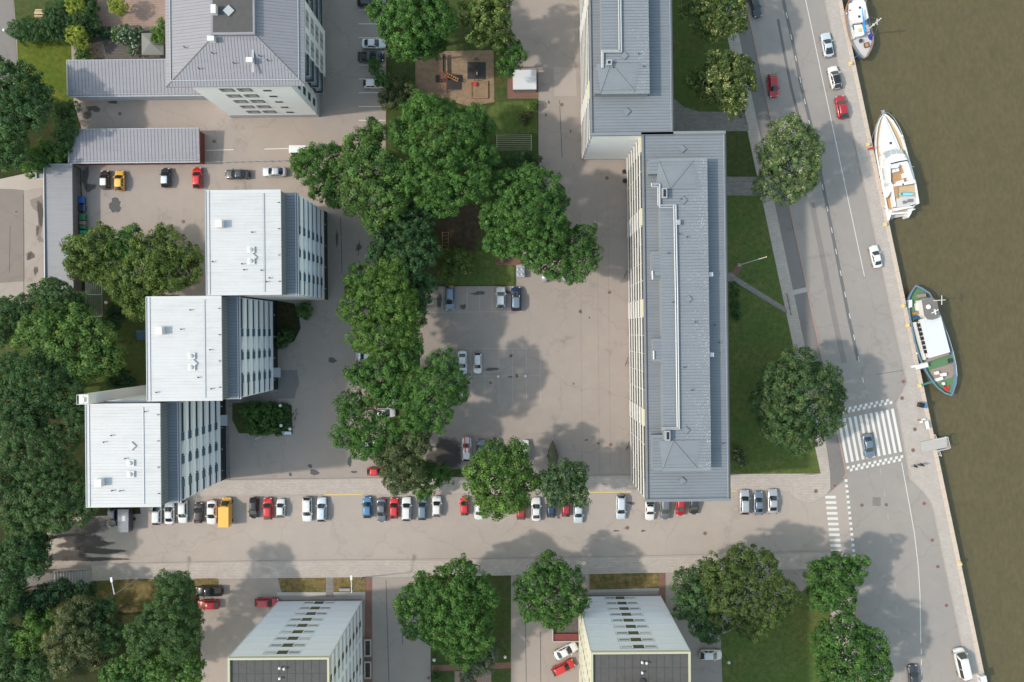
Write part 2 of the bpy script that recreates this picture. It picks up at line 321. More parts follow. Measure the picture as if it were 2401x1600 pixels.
# side street with its pavements
yN = lambda x: 1162-.0095*(x-650)
yNs = lambda x: 1125-.0118*(x-650)
SK = [(120, 1326), (215, 1324), (600, 1316.5), (1180, 1311), (1580, 1303.5), (1870, 1296), (1988, 1293)]
SS = [(215, 1362), (330, 1357), (510, 1356), (870, 1352), (1200, 1348), (1590, 1341), (1700, 1338), (1935, 1334), (1999, 1333)]
street = sheet('side_street', [(112, 1222)]+[(x, yN(x)) for x in (250, 650, 1000, 1450, 1800)]+[(1828, 1150), (1849, 1157), (1864, 1170), (1882, 1177.5), (1902, 1179), (1922, 1171), (1950, 1146), (1984, 1130), (1992, 1235), (2001, 1293)]+SK[::-1], .004, 'asphalt_street')
struct('north_pavement', MB().prism(PX([(x, yNs(x)) for x in (250, 650, 1000, 1450, 1688)]+[(x, yN(x)) for x in (1688, 1450, 1000, 650, 250)]), -.3, .10), 'pavers_light')
struct('north_kerb', ribbon([(x, yN(x)) for x in (250, 650, 1000, 1450, 1700)], .2, -.2, .125), 'kerb')
struct('north_pavement_edge', ribbon([(x, yNs(x)) for x in (530, 650, 1000, 1450, 1480)], .22, -.2, .135), 'kerb')
struct('south_pavement', MB().prism(PX(SK[1:]+SS[::-1]), -.3, .10), 'pavers_light')
struct('south_kerb', ribbon(SK[1:], .28, -.2, .13), 'kerb')
struct('south_pavement_edge', ribbon(SS[2:6], .16, -.2, .12), 'concrete')
# sealed joints and worn bands in the road
k = 0
for pts, w in (([(1836, 0), (1858, 95), (1878, 200), (1903, 300), (1930, 437), (1962, 600), (1990, 745), (2012, 845)], .62), ([(1824, 45), (1838, 120), (1855, 205), (1872, 272)], .5),
        ([(1903, 475), (1917, 545), (1936, 640), (1953, 730), (1968, 800), (1980, 852)], 1.0), ([(2055, 878), (2090, 873), (2122, 868)], .12)):
    struct('tar_band', ribbon(pts, w, .0095, None), 'asphalt_seal' if w < .9 else 'asphalt_band')
def mark(pts, parent, mat='white_line', name='road_marking', z=.0135): return MB().sheet(PX(pts), z).build(name, M[mat], parent)
def tick(x0, y0, x1, y1, w, parent, mat='white_line', name='road_marking', z=.0135):
    return ribbon([(x0, y0), (x1, y1)], w, z, None).build(name, M[mat], parent)
# painted lines, riverside road
for i in range(18):
    y = 37+i*50.3; x = 1845+.209*(y-37)
    if y < 900 and not 300 < y < 420: tick(x-1.35, y-6.4, x+1.35, y+6.4, .12, road, name='centre_dash')
tick(1876, -60, 2027, 648.7, .12, road, name='edge_line')
for (x0, y0), (x1, y1) in (((2114, 1085), (2135, 1200)), ((2135, 1200), (2144, 1251)), ((2144, 1251), (2153, 1328)), ((2153, 1328), (2157, 1391)), ((2157, 1391), (2159, 1509))):
    tick(x0, y0, x1, y1, .12, road, name='edge_line')
for x, y in ((2160, 1528), (2160.3, 1553), (2161, 1578), (2161.5, 1602)): tick(x, y-6.5, x, y+6.5, .12, road, name='edge_dash')
for x, y in ((2064.8, 1105), (2074, 1159), (2082, 1213), (2088.8, 1266), (2095.4, 1320), (2099.8, 1373.5), (2103, 1428), (2106, 1482), (2107.7, 1535), (2108.7, 1590)): tick(x-.7, y-6.4, x+.7, y+6.4, .09, road, 'faded_line', 'centre_dash')
for i in range(11):
    x, y = q(3, 2, 655+49*i-12, 725-10*i); x2, y2 = q(3, 2, 730+49.3*i-12, 1121-10*i); w = 6.3
    mark([(x, y), (x+w, y-1.2), (x2+w, y2-1.2), (x2, y2)], road, name='zebra_stripe')
def chk(pts):
    for zx, zy in pts:
        x, y = q(3, 2, zx, zy); s = 3.15; mark([(x-s, y-s+.7), (x+s, y-s-.7), (x+s, y+s-.7), (x-s, y+s+.7)], road, name='checker_block')
chk([(1101-49.2*i, 545+10.4*i) for i in range(9)]); chk([(1133-49.2*i, 566+10.2*i) for i in range(10)])
chk([(738+49.5*i, 1163-10.1*i) for i in range(11)]); chk([(768+49.4*i, 1185-10.2*i) for i in range(10)])
for i in range(11):
    x, y = 1800+(577+5.2*i)/3.92, 1200+(-133+49.4*i)/3.92; mark([(x-12.4, y-3.1), (x+12.4, y-3.1), (x+12.4, y+3.1), (x-12.4, y+3.1)], street, name='zebra_stripe')
for i in range(15):
    x, y = 1800+(720+5.35*i)/3.92, 1200+(-285+49.4*i)/3.92; mark([(x-3.2, y-3.1), (x+3.2, y-3.1), (x+3.2, y+3.1), (x-3.2, y+3.1)], road, name='give_way_block')
# parking bays of the side street: ticks and the kerb's yellow stretches
for i in range(0, 46):
    x = 355+32.3*i
    if x < 1480: tick(x, yN(x)+63, x, yN(x)+67.5, .12, street, 'faded_line', 'bay_tick')
for x0, x1 in ((760, 850), (1382, 1480), (1714, 1728)): tick(x0, yN(x0)-.6, x1, yN(x1)-.6, .24, street, 'yellow_line', 'yellow_kerb_line', .131)
# courtyard parking lots: bay lines as in the picture
yard = bpy.data.objects['ground']
def bays(pts, w=.09, mat='faded_line'):
    for a, b, c, d in pts: tick(a, b, c, d, w, yard, mat, 'bay_line', .006)
bays([(841, 24+32.3*i, 904, 24+32.3*i) for i in range(10)], .13, 'white_line')
bays([(484, 353, 548, 351), (620, 350, 688, 348)], .14, 'white_line')
bays([(1008+29.2*i, 672, 1008+29.2*i, 732) for i in range(8)]+[(1005, 732.5, 1225, 731)])
bays([(1072+32.5*i, 818, 1072+32.5*i, 948) for i in range(7)]+[(1075, 818, 1270, 817), (1085, 882.5, 1268, 881)], .07)
bays([(1010+33*i, 1030, 1010+33*i, 1095) for i in range(4)], .07); bays([(984, 1036, 1008, 1036)], .1)
for c0, y0, y1 in ((1360, 500, 1110), (1425, 450, 1100), (1400, 500, 1112)): bays([(c0, y0, c0+6, y1)], .05, 'asphalt_worn')
# concrete joint lines and patches in the yards
def patch(pts, mat='asphalt_patch', name='asphalt_patch', z=.0105, jag=1.6):
    out = []
    for i, (x, y) in enumerate(pts):
        x2, y2 = pts[(i+1) % len(pts)]
        for t in (0, .33, .66): out.append((x+(x2-x)*t+rnd.uniform(-jag, jag), y+(y2-y)*t+rnd.uniform(-jag, jag)))
    return MB().sheet(PX(out), z).build(name, M[mat], yard)
def blob(x, y, rx, ry, mat='asphalt_patch', z=.008, jag=.22):
    ph = [rnd.uniform(0, 6.3) for _ in range(6)]; pts = []
    for i in range(44):
        t = i*math.pi/22; f = 1+jag*(.5*math.sin(2*t+ph[0])+.45*math.sin(3*t+ph[1])+.35*math.sin(5*t+ph[2])+.3*math.sin(8*t+ph[3])+.22*math.sin(13*t+ph[4]))
        pts.append((x+rx*f*math.cos(t), y+ry*f*math.sin(t)))
    return MB().sheet(PX(pts), z).build('asphalt_patch', M[mat], yard)
for a in ((270, 482, 15, 16), (779, 845, 10, 6), (820, 1082, 5, 12), (727, 1093, 5, 4.5), (737, 1108, 10, 7), (681, 1113, 4, 4), (830, 1107, 7, 3), (1030, 441, 1.5, 1.5)): blob(*a)
for a in ((693, 1038, 15, 12), (300, 482, 30, 26)): blob(*a, mat='asphalt', z=.007)
patch([(648, 868), (698, 868), (700, 905), (690, 935), (650, 935)], 'asphalt_dark', jag=1); patch([(1975, 1060), (1985, 1060)] and [(2046, 1166), (2065, 1166), (2065, 1187), (2046, 1187)], 'asphalt_dark', jag=.3)
patch([(510, 527), (540, 527), (540, 575), (510, 575)], 'asphalt_street', jag=.4); patch([(1298, 157), (1350, 160), (1352, 225), (1300, 225)], 'asphalt_street', jag=.4)
def stain(x, y, rx, ry, mat, z):
    ph = [rnd.uniform(0, 6.3) for _ in range(4)]; V = [P(x, y)[:2]+(z,)]; n = 20
    for rr in (.55, 1.):
        for i in range(n):
            t = i*2*math.pi/n; f = rr*(1+.2*math.sin(2*t+ph[0])+.14*math.sin(3*t+ph[1])+.1*math.sin(5*t+ph[2])); V.append(P(x+rx*f*math.cos(t), y+ry*f*math.sin(t))[:2]+(z,))
    Fc = [(0, 1+(i+1) % n, 1+i) for i in range(n)]+[(1+i, 1+(i+1) % n, 1+n+(i+1) % n, 1+n+i) for i in range(n)]
    m = MB(); m.V = V; m.F = Fc; me = m.mesh('stain'); at_ = me.attributes.new('rim', 'FLOAT', 'POINT'); at_.data.foreach_set('value', [1.]+[.62]*n+[0.]*n); me.materials.append(M[mat])
    return link('surface_stain', me, None, yard)
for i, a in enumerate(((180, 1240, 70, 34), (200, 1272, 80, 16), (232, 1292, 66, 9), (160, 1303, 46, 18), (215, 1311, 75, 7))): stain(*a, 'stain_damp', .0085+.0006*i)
for i, a in enumerate(((1152, 866, 16, 3), (1150, 898, 3, 2), (1196, 884, 4, 2), (1212, 882, 3, 3), (1198, 835, 4, 3), (1086, 720, 5, 6), (1030, 705, 6, 12), (1122, 688, 14, 4), (1190, 686, 12, 3), (1040, 1075, 16, 18), (1062, 1052, 12, 10), (1375, 1032, 3, 2), (1403, 1040, 2, 3), (1345, 900, 2, 2), (1382, 745, 2, 2), (1361, 731, 3, 5), (1470, 1238, 5, 2), (1445, 1245, 5, 2), (1508, 1245, 5, 2), (1280, 270, 2, 3), (1287, 240, 2, 3), (1338, 308, 2, 3), (1480, 1180, 8, 3), (900, 1175, 6, 3), (1295, 1211, 6, 3), (1310, 1214, 4, 2), (790, 560, 2, 18), (841, 580, 5, 9), (95, 500, 7, 22), (88, 540, 4, 9), (72, 600, 7, 9), (84, 635, 4, 10), (220, 255, 14, 6), (205, 270, 8, 10), (265, 240, 12, 3), (200, 415, 8, 18), (212, 440, 10, 8))): stain(a[0], a[1], a[2]*1.4, a[3]*1.4, 'stain_oil', .0128+.0002*(i % 7))
stain(1042, 1070, 46, 50, 'stain_damp', .0145)
patch([(-20, 400), (55, 402), (58, 660), (-20, 665)], 'asphalt_worn', z=.005, jag=.5); patch([(58, 405), (108, 405), (110, 690), (58, 690)], 'asphalt', z=.0045, jag=.5); patch([(70, 470), (100, 455), (106, 500), (95, 540), (104, 575), (90, 560), (86, 500)], 'asphalt_worn', jag=3); blob(68, 600, 6, 9, 'asphalt_worn'); patch([(-20, 398), (100, 398), (104, 440), (60, 446), (-20, 442)], 'asphalt_street', z=.0055, jag=1)
for a, b, c, d in ((798, 510, 800, 555), (800, 560, 802, 640), (843, 565, 840, 600), (1312, 235, 1318, 370), (55, 455, 56, 690), (24, 530, 22, 640), (905, 1360, 912, 1600), (943, 1475, 944, 1512), (1267, 1480, 1268, 1600), (1232, 1450, 1234, 1600)):
    tick(a, b, c, d, .12, yard, 'asphalt_patch', 'tar_seam', .009)
# lawns, planted ground, paths
def ground(name, pts, mat, z=.03): return struct(name, MB().prism(PX(pts), -.2, z), mat)
ground('river_lawn', [(1640, 459), (kerb_w(459)-62, 459), (kerb_w(800)-62, 800), (1924, 1110), (1640, 1112)], 'grass', .06)
ground('river_lawn', [(1545, -60), (kerb_w(-60)-62, -60), (kerb_w(262)-62, 262), (1640, 262), (1605, 252), (1575, 228), (1545, 214)], 'grass', .06)
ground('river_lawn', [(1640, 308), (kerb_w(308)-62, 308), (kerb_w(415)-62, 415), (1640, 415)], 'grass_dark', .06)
ground('entrance_path', [(1545, 214), (1575, 228), (1605, 252), (1640, 262), (kerb_w(262)-61, 262), (kerb_w(308)-61, 308), (1545, 308)], 'pavers_grey', .045)
ground('entrance_path', [(1640, 415), (kerb_w(415)-61, 415), (kerb_w(459)-61, 459), (1640, 459)], 'pavers_grey', .045)
ground('diagonal_path', [(1706, 640), (1722, 652), (1738, 650), (1835, 710), (1840, 725), (1700, 640)] and [(1700, 645), (1712, 638), (1728, 650), (1843, 722), (1846, 736), (1722, 661), (1705, 660)], 'pavers_grey', .075)
ground('flagpole_path', [(1713, 642), (1728, 620), (1740, 628), (1724, 652)], 'pavers_red', .072)
park = [(905, -60), (1183, -60), (1190, 160), (1190, 231), (1262, 231), (1263, 420), (1262, 470), (1235, 560), (1222, 600), (1210, 628), (1210, 671), (1012, 672), (985, 700), (978, 760), (985, 860), (970, 950), (985, 1010), (985, 1100), (1080, 1100), (1090, 1118), (905, 1122), (900, 1060), (905, 980), (880, 960), (892, 900), (905, 850), (905, 760), (870, 700), (880, 600), (905, 540), (900, 420), (905, 330)]
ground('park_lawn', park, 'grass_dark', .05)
ground('park_lawn_bright', [(1165, 240), (1260, 236), (1260, 312), (1150, 318), (1140, 260)], 'grass', .066)
ground('park_lawn_bright', [(1040, 590), (1160, 588), (1205, 630), (1205, 668), (1030, 668)], 'grass', .066)
ground('dirt_path', [(1062, 440), (1110, 400), (1130, 520), (1110, 590), (1040, 585), (1020, 540), (1030, 470)], 'soil', .062)
ground('playground_sand', [(974, 122), (1157, 118), (1159, 240), (1100, 250), (974, 215)], 'sand', .07)
ground('bicycle_apron', [(1190, 163), (1262, 163), (1262, 230), (1190, 230)], 'pavers_red', .064)
ground('seating_pad', [(1162, 602), (1232, 598), (1232, 618), (1210, 622), (1162, 622)], 'pavers_red', .07)
ground('garden_path', [(-60, -60), (28, -60), (40, 150), (95, 158), (95, 185), (-60, 200)], 'asphalt_dark', .03)
ground('garden_lawn', [(40, 92), (165, 92), (172, 240), (45, 240)], 'grass_bright', .05)
ground('garden_lawn', [(28, -60), (225, -60), (225, 92), (40, 92)], 'grass_dark', .05)
ground('patio', [(226, -60), (390, -60), (390, 62), (226, 66)], 'pavers_pink', .055)
ground('terrace', [(200, 92), (390, 66), (390, 145), (200, 145)], 'pavers_dark', .052)
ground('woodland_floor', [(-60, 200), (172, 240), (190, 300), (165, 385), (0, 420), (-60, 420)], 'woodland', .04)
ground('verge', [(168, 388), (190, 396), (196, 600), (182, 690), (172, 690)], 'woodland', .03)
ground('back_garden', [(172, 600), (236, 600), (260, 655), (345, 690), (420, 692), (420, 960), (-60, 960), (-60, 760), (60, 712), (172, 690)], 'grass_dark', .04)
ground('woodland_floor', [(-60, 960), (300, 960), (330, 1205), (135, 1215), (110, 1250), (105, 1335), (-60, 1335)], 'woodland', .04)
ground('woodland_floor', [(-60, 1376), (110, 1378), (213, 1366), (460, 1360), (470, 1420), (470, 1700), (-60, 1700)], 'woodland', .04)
ground('roadside_slope', [(213, 1364), (300, 1359), (400, 1358), (400, 1420), (300, 1440), (230, 1410)], 'grass_dry', .055)
ground('roadside_slope', [(456, 1358), (512, 1356), (512, 1372), (456, 1374)], 'grass_dry', .055)
ground('dry_lawn', [(652, 1356), (763, 1354), (764, 1389), (660, 1389)], 'grass_dry', .055)
ground('dry_lawn', [(783, 1354), (856, 1353), (856, 1388), (783, 1389)], 'grass_dry', .055)
ground('doorway_path', [(764, 1354), (782, 1354), (782, 1400), (764, 1400)], 'pavers_grey', .05)
ground('brick_strip', [(857, 1352), (872, 1352), (874, 1700), (853, 1700)], 'pavers_red', .05)
ground('gravel_strip', [(650, 1389), (857, 1388), (857, 1396), (650, 1397)], 'concrete', .045)
ground('court_lawn', [(985, 1352), (1198, 1349), (1198, 1700), (1010, 1700), (1010, 1516), (985, 1500)], 'grass_dark', .05)
ground('garden_path', [(1012, 1560), (1198, 1553), (1198, 1567), (1012, 1574)], 'pavers_red', .062)
ground('garden_square', [(1066, 1574), (1152, 1572), (1152, 1700), (1066, 1700)], 'pavers_pink', .064)
ground('brick_lawn', [(1382, 1347), (1545, 1343), (1545, 1379), (1382, 1383)], 'grass_dry', .055)
ground('brick_strip', [(1545, 1343), (1560, 1343), (1562, 1700), (1545, 1700)], 'pavers_red', .05)
ground('gravel_strip', [(1382, 1383), (1545, 1379), (1545, 1386), (1382, 1390)], 'concrete', .045)
ground('corner_lawn', [(1690, 1490), (1800, 1440), (1945, 1345), (1948, 1700), (1698, 1700)], 'grass', .05)
ground('riverside_pavement_south', [(1949, 1345), (1999, 1345), (2003, 1420), (2008, 1700), (1949, 1700)], 'pavers_light', .05)
ground('planter_bed', [(545, 945), (632, 945), (684, 950), (686, 1018), (560, 1016), (545, 985)], 'grass_dark', .06)
ground('building_bed', [(645, 705), (690, 712), (700, 735), (705, 770), (690, 800), (650, 820)], 'woodland', .05)
ground('cobble_strip', [(540, 925), (650, 918), (652, 950), (535, 955)], 'pavers_grey', .045); ground('cobble_strip', [(516, 1000), (537, 1000), (540, 1128), (528, 1130)], 'pavers_grey', .045)
struct('asphalt_path', MB().prism(PX([(-60, 1340), (138, 1336), (138, 1374), (-60, 1376)]), -.2, 1.9), 'concrete_dark')
# ------------------------------------------------------------------ buildings
def ribs(axis, a0, a1, b0, b1, z, step=.5, w=.05, h=.05):
    """standing seams: bars along one axis, joined because each is far below ten pixels"""
    m = MB(); n = max(1, int(round((a1-a0)/step)))
    for i in range(1, n):
        t = a0+(a1-a0)*i/n
        if axis == 'x': m.box(b0, b1, t-w/2, t+w/2, z, z+h)
        else: m.box(t-w/2, t+w/2, b0, b1, z, z+h)
    return m
def shared(mb, name, mat): me = mb.mesh(name); me.materials.append(M[mat]); return me
def put(me, name, parent, loc, rz=0): o = link(name, me, None, parent); o.location = loc; o.rotation_euler = (0, 0, rz); return o
BOXES = {}
def bx(name, parent, x0, x1, y0, y1, z0, z1, mat):
    """box piece; equal sizes share one mesh"""
    key = (name, round(x1-x0, 2), round(y1-y0, 2), round(z1-z0, 2), mat)
    if key not in BOXES: BOXES[key] = shared(MB().box(-(x1-x0)/2, (x1-x0)/2, -(y1-y0)/2, (y1-y0)/2, -(z1-z0)/2, (z1-z0)/2), name, mat)
    return put(BOXES[key], name, parent, ((x0+x1)/2, (y0+y1)/2, (z0+z1)/2))
def hatch(parent, x, y, z, s=.95):     # low square curb set diagonally
    m = MB(); m.rbox((0, 0, .10), (s, s, .22), math.pi/4); m.rbox((0, 0, .22), (s*.86, s*.86, .06), math.pi/4); put(shared(m, 'roof_hatch', parent['rm']), 'roof_hatch', parent, (x, y, z))
def vent(parent, x, y, z, h=.55): put(shared(MB().cyl((0, 0, 0), (0, 0, h), .07).cyl((0, 0, h), (0, 0, h+.1), .13, .04), 'vent_pipe', 'dark_steel'), 'vent_pipe', parent, (x, y, z))

# three white-roofed slab blocks, stepped one behind the other
def white_block(W, E, S, N, label, canopy, dish=False):
    b = thing('apartment_block', label, 'building', ((W+E)/2, (S+N)/2, 0), ROT, 'white roofed blocks in the west'); b['rm'] = 'roof_white'
    w, d = (E-W)/2, (N-S)/2; up = w-1.85
    MB().box(-w, w-.12, -d, d, 0, 20.35).build('wall', M['facade_white'], b)
    MB().box(-w-.05, w+.25, -d-.12, d+.12, 20.35, 20.6).build('lower_roof', M['roof_slate'], b)
    ribs('x', -d, d, up, w+.2, 20.6, .5, .06, .06).build('lower_roof_seams', M['seam_blue'], b, kind='stuff')
    MB().box(w-.25, w-.12, -d, d, 20.6, 20.78).build('gutter', M['galvanised'], b)
    MB().box(w+.1, w+.27, -d-.1, d+.1, 20.6, 20.72).build('eaves_board', M['galvanised'], b)
    top = MB().box(-w+.02, up, -d+.02, d-.02, 20.6, 23.35).build('penthouse_wall', M['roof_slate'], b)
    m = MB()
    for i in range(int(2*d/.5)): m.box(up, up+.05, -d+.25+i*.5-.03, -d+.25+i*.5+.03, 20.6, 23.35)
    m.build('cladding_seams', M['seam_blue'], b, kind='stuff')
    rf = MB().box(-w-.1, up+.12, -d-.1, d+.1, 23.35, 23.6).build('roof', M['roof_white'], b)
    ribs('x', -d, d, -w+.55, up+.1, 23.6, .5, .035, .035).build('roof_seams', M['seam_white'], b, kind='stuff')
    MB().box(-w-.1, -w+.0, -d, d, 23.6, 23.72).box(-w+.45, -w+.55, -d, d, 23.6, 23.70).build('gutter', M['galvanised'], b)
    MB().box(up-2.75, up-2.5, -d+.4, d-.5, 23.64, 23.70).build('roof_walkway', M['galvanised'], b)
    for (x, y) in ((.35, -1.2), (.35, -3.0)):
        f = bx('skylight', b, x-.55, x+.55, y-.5, y+.5, 23.6, 23.9, 'white_metal')
        put(shared(MB().lathe([(.42, 0), (.38, .12), (.22, .22), (.05, .25)], n=10), 'skylight_dome', 'glass_pale'), 'skylight_dome', b, (x, y, 23.9))
    ch = bx('ventilation_box', b, -w+1.9, -w+2.9, -d+3.4 if dish else d-6.0, -d+4.6 if dish else d-4.8, 23.6, 24.75, 'white_metal')
    hatch(b, up-4.4, -2.4 if not canopy == 2 else 1.5, 23.6, 1.0)
    for k in range(7): vent(b, rnd.uniform(-w+1, up-.6), rnd.uniform(-d+1, d-1), 23.6, .4)
    for k in range(4): bx('snow_hook', b, up-.35, up-.05, -d+2+k*4.2, -d+2.12+k*4.2, 23.6, 23.75, 'dark_steel')
    # east front: six storeys of window bands over a dark ground floor
    MB().box(w-.12, w+.02, -d+.02, d-.02, 0, 2.95).build('ground_floor_wall', M['panel_teal'], b)
    segs = [('window', 5.0, 'glass_dark'), ('blue_panel', 1.35, 'panel_blue'), ('window', 2.15, 'glass_blind'), ('small_window', .38, 'glass_dark'), ('blue_panel', 1.3, 'panel_blue'), ('window', 2.15, 'glass_blind'), ('small_window', .38, 'glass_dark'), ('blue_panel', 1.35, 'panel_blue'), ('window', 2*d-14.06-.3, 'glass_dark')]
    for f in range(6):
        z = 3.0+f*2.87
        bx('spandrel', b, w-.12, w+.10, -d+.1, d-.1, z, z+.72, 'band_white')
        bx('parapet_band', b, w-.12, w+.02, -d+.1, d-.1, z+.72, z+1.42, 'band_grey')
        bx('window_sill', b, w-.12, w+.14, -d+.1, d-.1, z+1.42, z+1.50, 'band_white')
        v = d-.15
        for nm, L, mt in segs:
            if nm == 'blue_panel': bx(nm, b, w-.12, w+.12, v-L+.03, v-.03, z+1.50, z+2.84, mt)
            else: bx(nm, b, w-.12, w-.03, v-L+.05, v-.05, z+1.50, z+2.5, mt); bx('lintel', b, w-.12, w+.06, v-L+.03, v-.03, z+2.5, z+2.86, 'band_white')
            v -= L
    if canopy: m = MB().box(w+.02, w+1.4, 2.2 if canopy == 2 else -d-1.6+4, 4.2 if canopy == 2 else -d+4.2, 2.75, 2.95); m.build('entrance_canopy', M['galvanised'], b)
    for k in range(4): put(shared(MB().lathe([(.02, 0), (.12, .03), (.12, .14), (.02, .18)], n=8), 'wall_lamp', 'lamp_glass'), 'wall_lamp', b, (w+.18, -d+2+k*4, 2.45))
    return b
white_block(-49.9, -36.2, 5.95, 22.6, 'white roofed block furthest north, beside the row of parked cars in the back yard', 0)
white_block(-59.4, -45.7, -11.0, 5.6, 'white roofed block in the middle of the stepped row', 1)
white_block(-69.1, -55.5, -28.0, -11.6, 'white roofed block nearest the side street, at the south end of the row', 2, True)
c = P(194, 937, 26); t = thing('chimney_tower', 'slim white chimney tower with railed top beside the southern white roofed block', 'chimney', (c[0], c[1], 0), ROT)
MB().box(-.7, .7, -.75, .75, 0, 25.6).build('shaft', M['facade_white'], t); MB().box(-.75, .75, -.8, .8, 25.6, 25.75).build('cap', M['facade_cream'], t)
m = MB()
for a in (-.72, .72):
    m.cyl((a, -.77, 26.4), (a, .77, 26.4), .035); m.cyl((-.72, a, 26.4), (.72, a, 26.4), .035)
    for b_ in (-.74, .74): m.cyl((a, b_, 25.75), (a, b_, 26.4), .035)
m.build('railing', M['white_paint'], t); MB().box(-.25, .25, -.4, .3, 25.75, 26.0).build('flue', M['galvanised'], t)
for k in range(9): bx('cladding_panel', t, .7, .73, -.72, .72, 2.6*k+.1, 2.6*k+2.66, 'facade_white'); bx('cladding_panel', t, -.68, .68, .75, .78, 2.6*k+.1, 2.6*k+2.66, 'facade_white')
bal = thing('roof_link', 'narrow white link roof between the middle and southern white roofed blocks', 'roof', (*P(300, 944, 20)[:2], 0), ROT)
MB().box(-4.2, 5.4, -.35, .45, 0, 19.6).build('wall', M['facade_white'], bal)
for k in range(5): bx('coping_panel', bal, -4.2+k*1.93, -2.3+k*1.93, -.42, .52, 19.6, 19.75, 'facade_white')

# two long grey-blue metal roofed blocks by the river
def grey_block(W, E, S, N, label, stairs, ph, bumps, end, group='grey blue metal roofed blocks'):
    b = thing('apartment_block', label, 'building', ((W+E)/2, (S+N)/2, 0), math.radians(.72), group); b['rm'] = 'roof_blue'
    w, d = (E-W)/2, (N-S)/2; ZE = 18.9
    MB().box(-w+.55, w-.15, -d+.1, d-.1, 0, ZE-.25).build('wall', M['facade_grey'], b)
    MB().box(-w+.5, w-.15, -d, -d+.1, 0.6, ZE-.25).build('end_wall', M['wall_white'], b)
    MB().box(-w+.1, w+.1, -d-.15, d+.15, ZE-.25, ZE).build('roof', M['roof_blue'], b)
    ribs('x', -d, d, -w+.6, w-.4, ZE, .5, .045, .045).build('roof_seams', M['seam_blue'], b, kind='stuff')
    MB().box(-w+.45, -w+.57, -d+.3, d-.3, ZE, ZE+.12).build('gutter', M['dark_steel'], b)
    MB().box(w-.35, w-.27, -d+.2, d-.2, ZE, ZE+.10).build('gutter', M['galvanised'], b); MB().box(w-.06, w+.12, -d, d, ZE, ZE+.07).build('eaves_board', M['dark_steel'], b)
    MB().box(-w, w, -d-.15, -d+.32, ZE, ZE+.28).build('end_flashing', M['roof_blue'], b); MB().box(-w, w, d-.32, d+.15, ZE, ZE+.28).build('end_flashing', M['roof_blue'], b)
    # raised attic storey
    zt = ZE+2.1; x0, x1, y0, y1 = ph
    MB().box(x0, x1, y0, y1, ZE, zt-.1).build('attic_wall', M['roof_slate'], b)
    MB().box(x0-.12, x1+.12, y0-.12, y1+.12, zt-.1, zt+.05).build('attic_roof', M['roof_speck'], b)
    ribs('x', y0, y1, x0, x1+.1, zt+.05, .5, .045, .045).build('attic_roof_seams', M['seam_blue'], b, kind='stuff')
    for (bx0, by0, by1) in bumps:
        MB().box(bx0, x0, by0, by1, ZE, zt-.14).build('attic_bay', M['roof_slate'], b); MB().box(bx0-.1, x0-.12, by0-.1, by1+.1, zt-.14, zt+.02).build('attic_bay_roof', M['roof_blue'], b)
        ribs('x', by0, by1, bx0, x0-.12, zt+.02, .5, .045, .045).build('attic_roof_seams', M['seam_blue'], b, kind='stuff')
    for (hx, hy, s) in end:       # hipped end pieces: low triangular folds with their cover strips
        m = MB(); m.add([(hx, hy, zt+.06), (hx+5.6, hy, zt+.06), (hx+1.7, hy+s*4.6, zt+.26)], [(0, 1, 2) if s > 0 else (0, 2, 1)]); 
        m.add([(hx, hy, zt+.06), (hx+1.7, hy+s*4.6, zt+.26), (hx-.6, hy+s*4.6, zt+.06)], [(0, 1, 2) if s > 0 else (0, 2, 1)])
        m.add([(hx+5.6, hy, zt+.06), (hx+1.7, hy+s*4.6, zt+.26), (hx+7.0, hy+s*4.6, zt+.06)], [(0, 2, 1) if s > 0 else (0, 1, 2)]); m.build('hip_roof', M['roof_blue'], b)
        MB().cyl((hx+5.6, hy, zt+.1), (hx+1.7, hy+s*4.6, zt+.30), .09).cyl((hx, hy, zt+.1), (hx+1.7, hy+s*4.6, zt+.30), .07).build('hip_flashing', M['roof_blue'], b)
    for (sx, sy) in stairs[1]: hatch(b, sx, sy, zt+.03 if x0+.5 < sx < x1-.5 and y0+.5 < sy < y1-.5 else ZE)
    for k in range(10): vent(b, rnd.uniform(x0+.5, x1-.5), rnd.uniform(y0+1, y1-1), zt, .5)
    for k in range(3): vent(b, rnd.uniform(x1+.5, w-.6), rnd.uniform(y0+1, y1-1), ZE, .5)
    # west front: six storeys of white bands and windows in bays
    n = int(round(2*d/3.05)); bay = 2*d/n; sb = stairs[0]
    bx('plinth', b, -w+.35, -w+.55, -d+.1, d-.1, 0, .9, 'concrete_dark')
    for f in range(6):
        z = .9+f*2.92
        for i in range(n):
            v0 = -d+i*bay; out = .10 if i in sb else 0.
            bx('balcony_band', b, -w+.14-out, -w+.45, v0+.0, v0+bay-(.0 if i not in sb else .05), z, z+.92, 'facade_cream')
            if i in sb and f == 5: bx('stair_panel', b, -w+.05, -w+.45, v0+.1, v0+bay-.1, z+1.02, z+2.5, 'panel_beige')
            else:
                fr = bx('window', b, -w+.20, -w+.56, v0+.06, v0+bay-.06, z+.92, z+2.62, 'glass_side' if (i*7+f*3) % 5 else 'glass_mid')
                if i % 3 == 0: bx('window_post', b, -w+.19, -w+.46, v0-.05, v0+.05, z+1.02, z+2.62, 'facade_grey')
        bx('storey_band', b, -w+.19, -w+.56, -d+.1, d-.1, z+2.62, z+2.92, 'panel_olive')
    return b
k19, kt = (H-19)/F, (H-21)/F
Bs = (20.75, 34.75, -28.0, 33.05); cx, cy = (Bs[0]+Bs[1])/2, (Bs[2]+Bs[3])/2
def lx(x, y, z): p = P(x, y, z); dx, dy = p[0]-cx, p[1]-cy; a = -math.radians(.72); return (dx*math.cos(a)-dy*math.sin(a), dx*math.sin(a)+dy*math.cos(a))
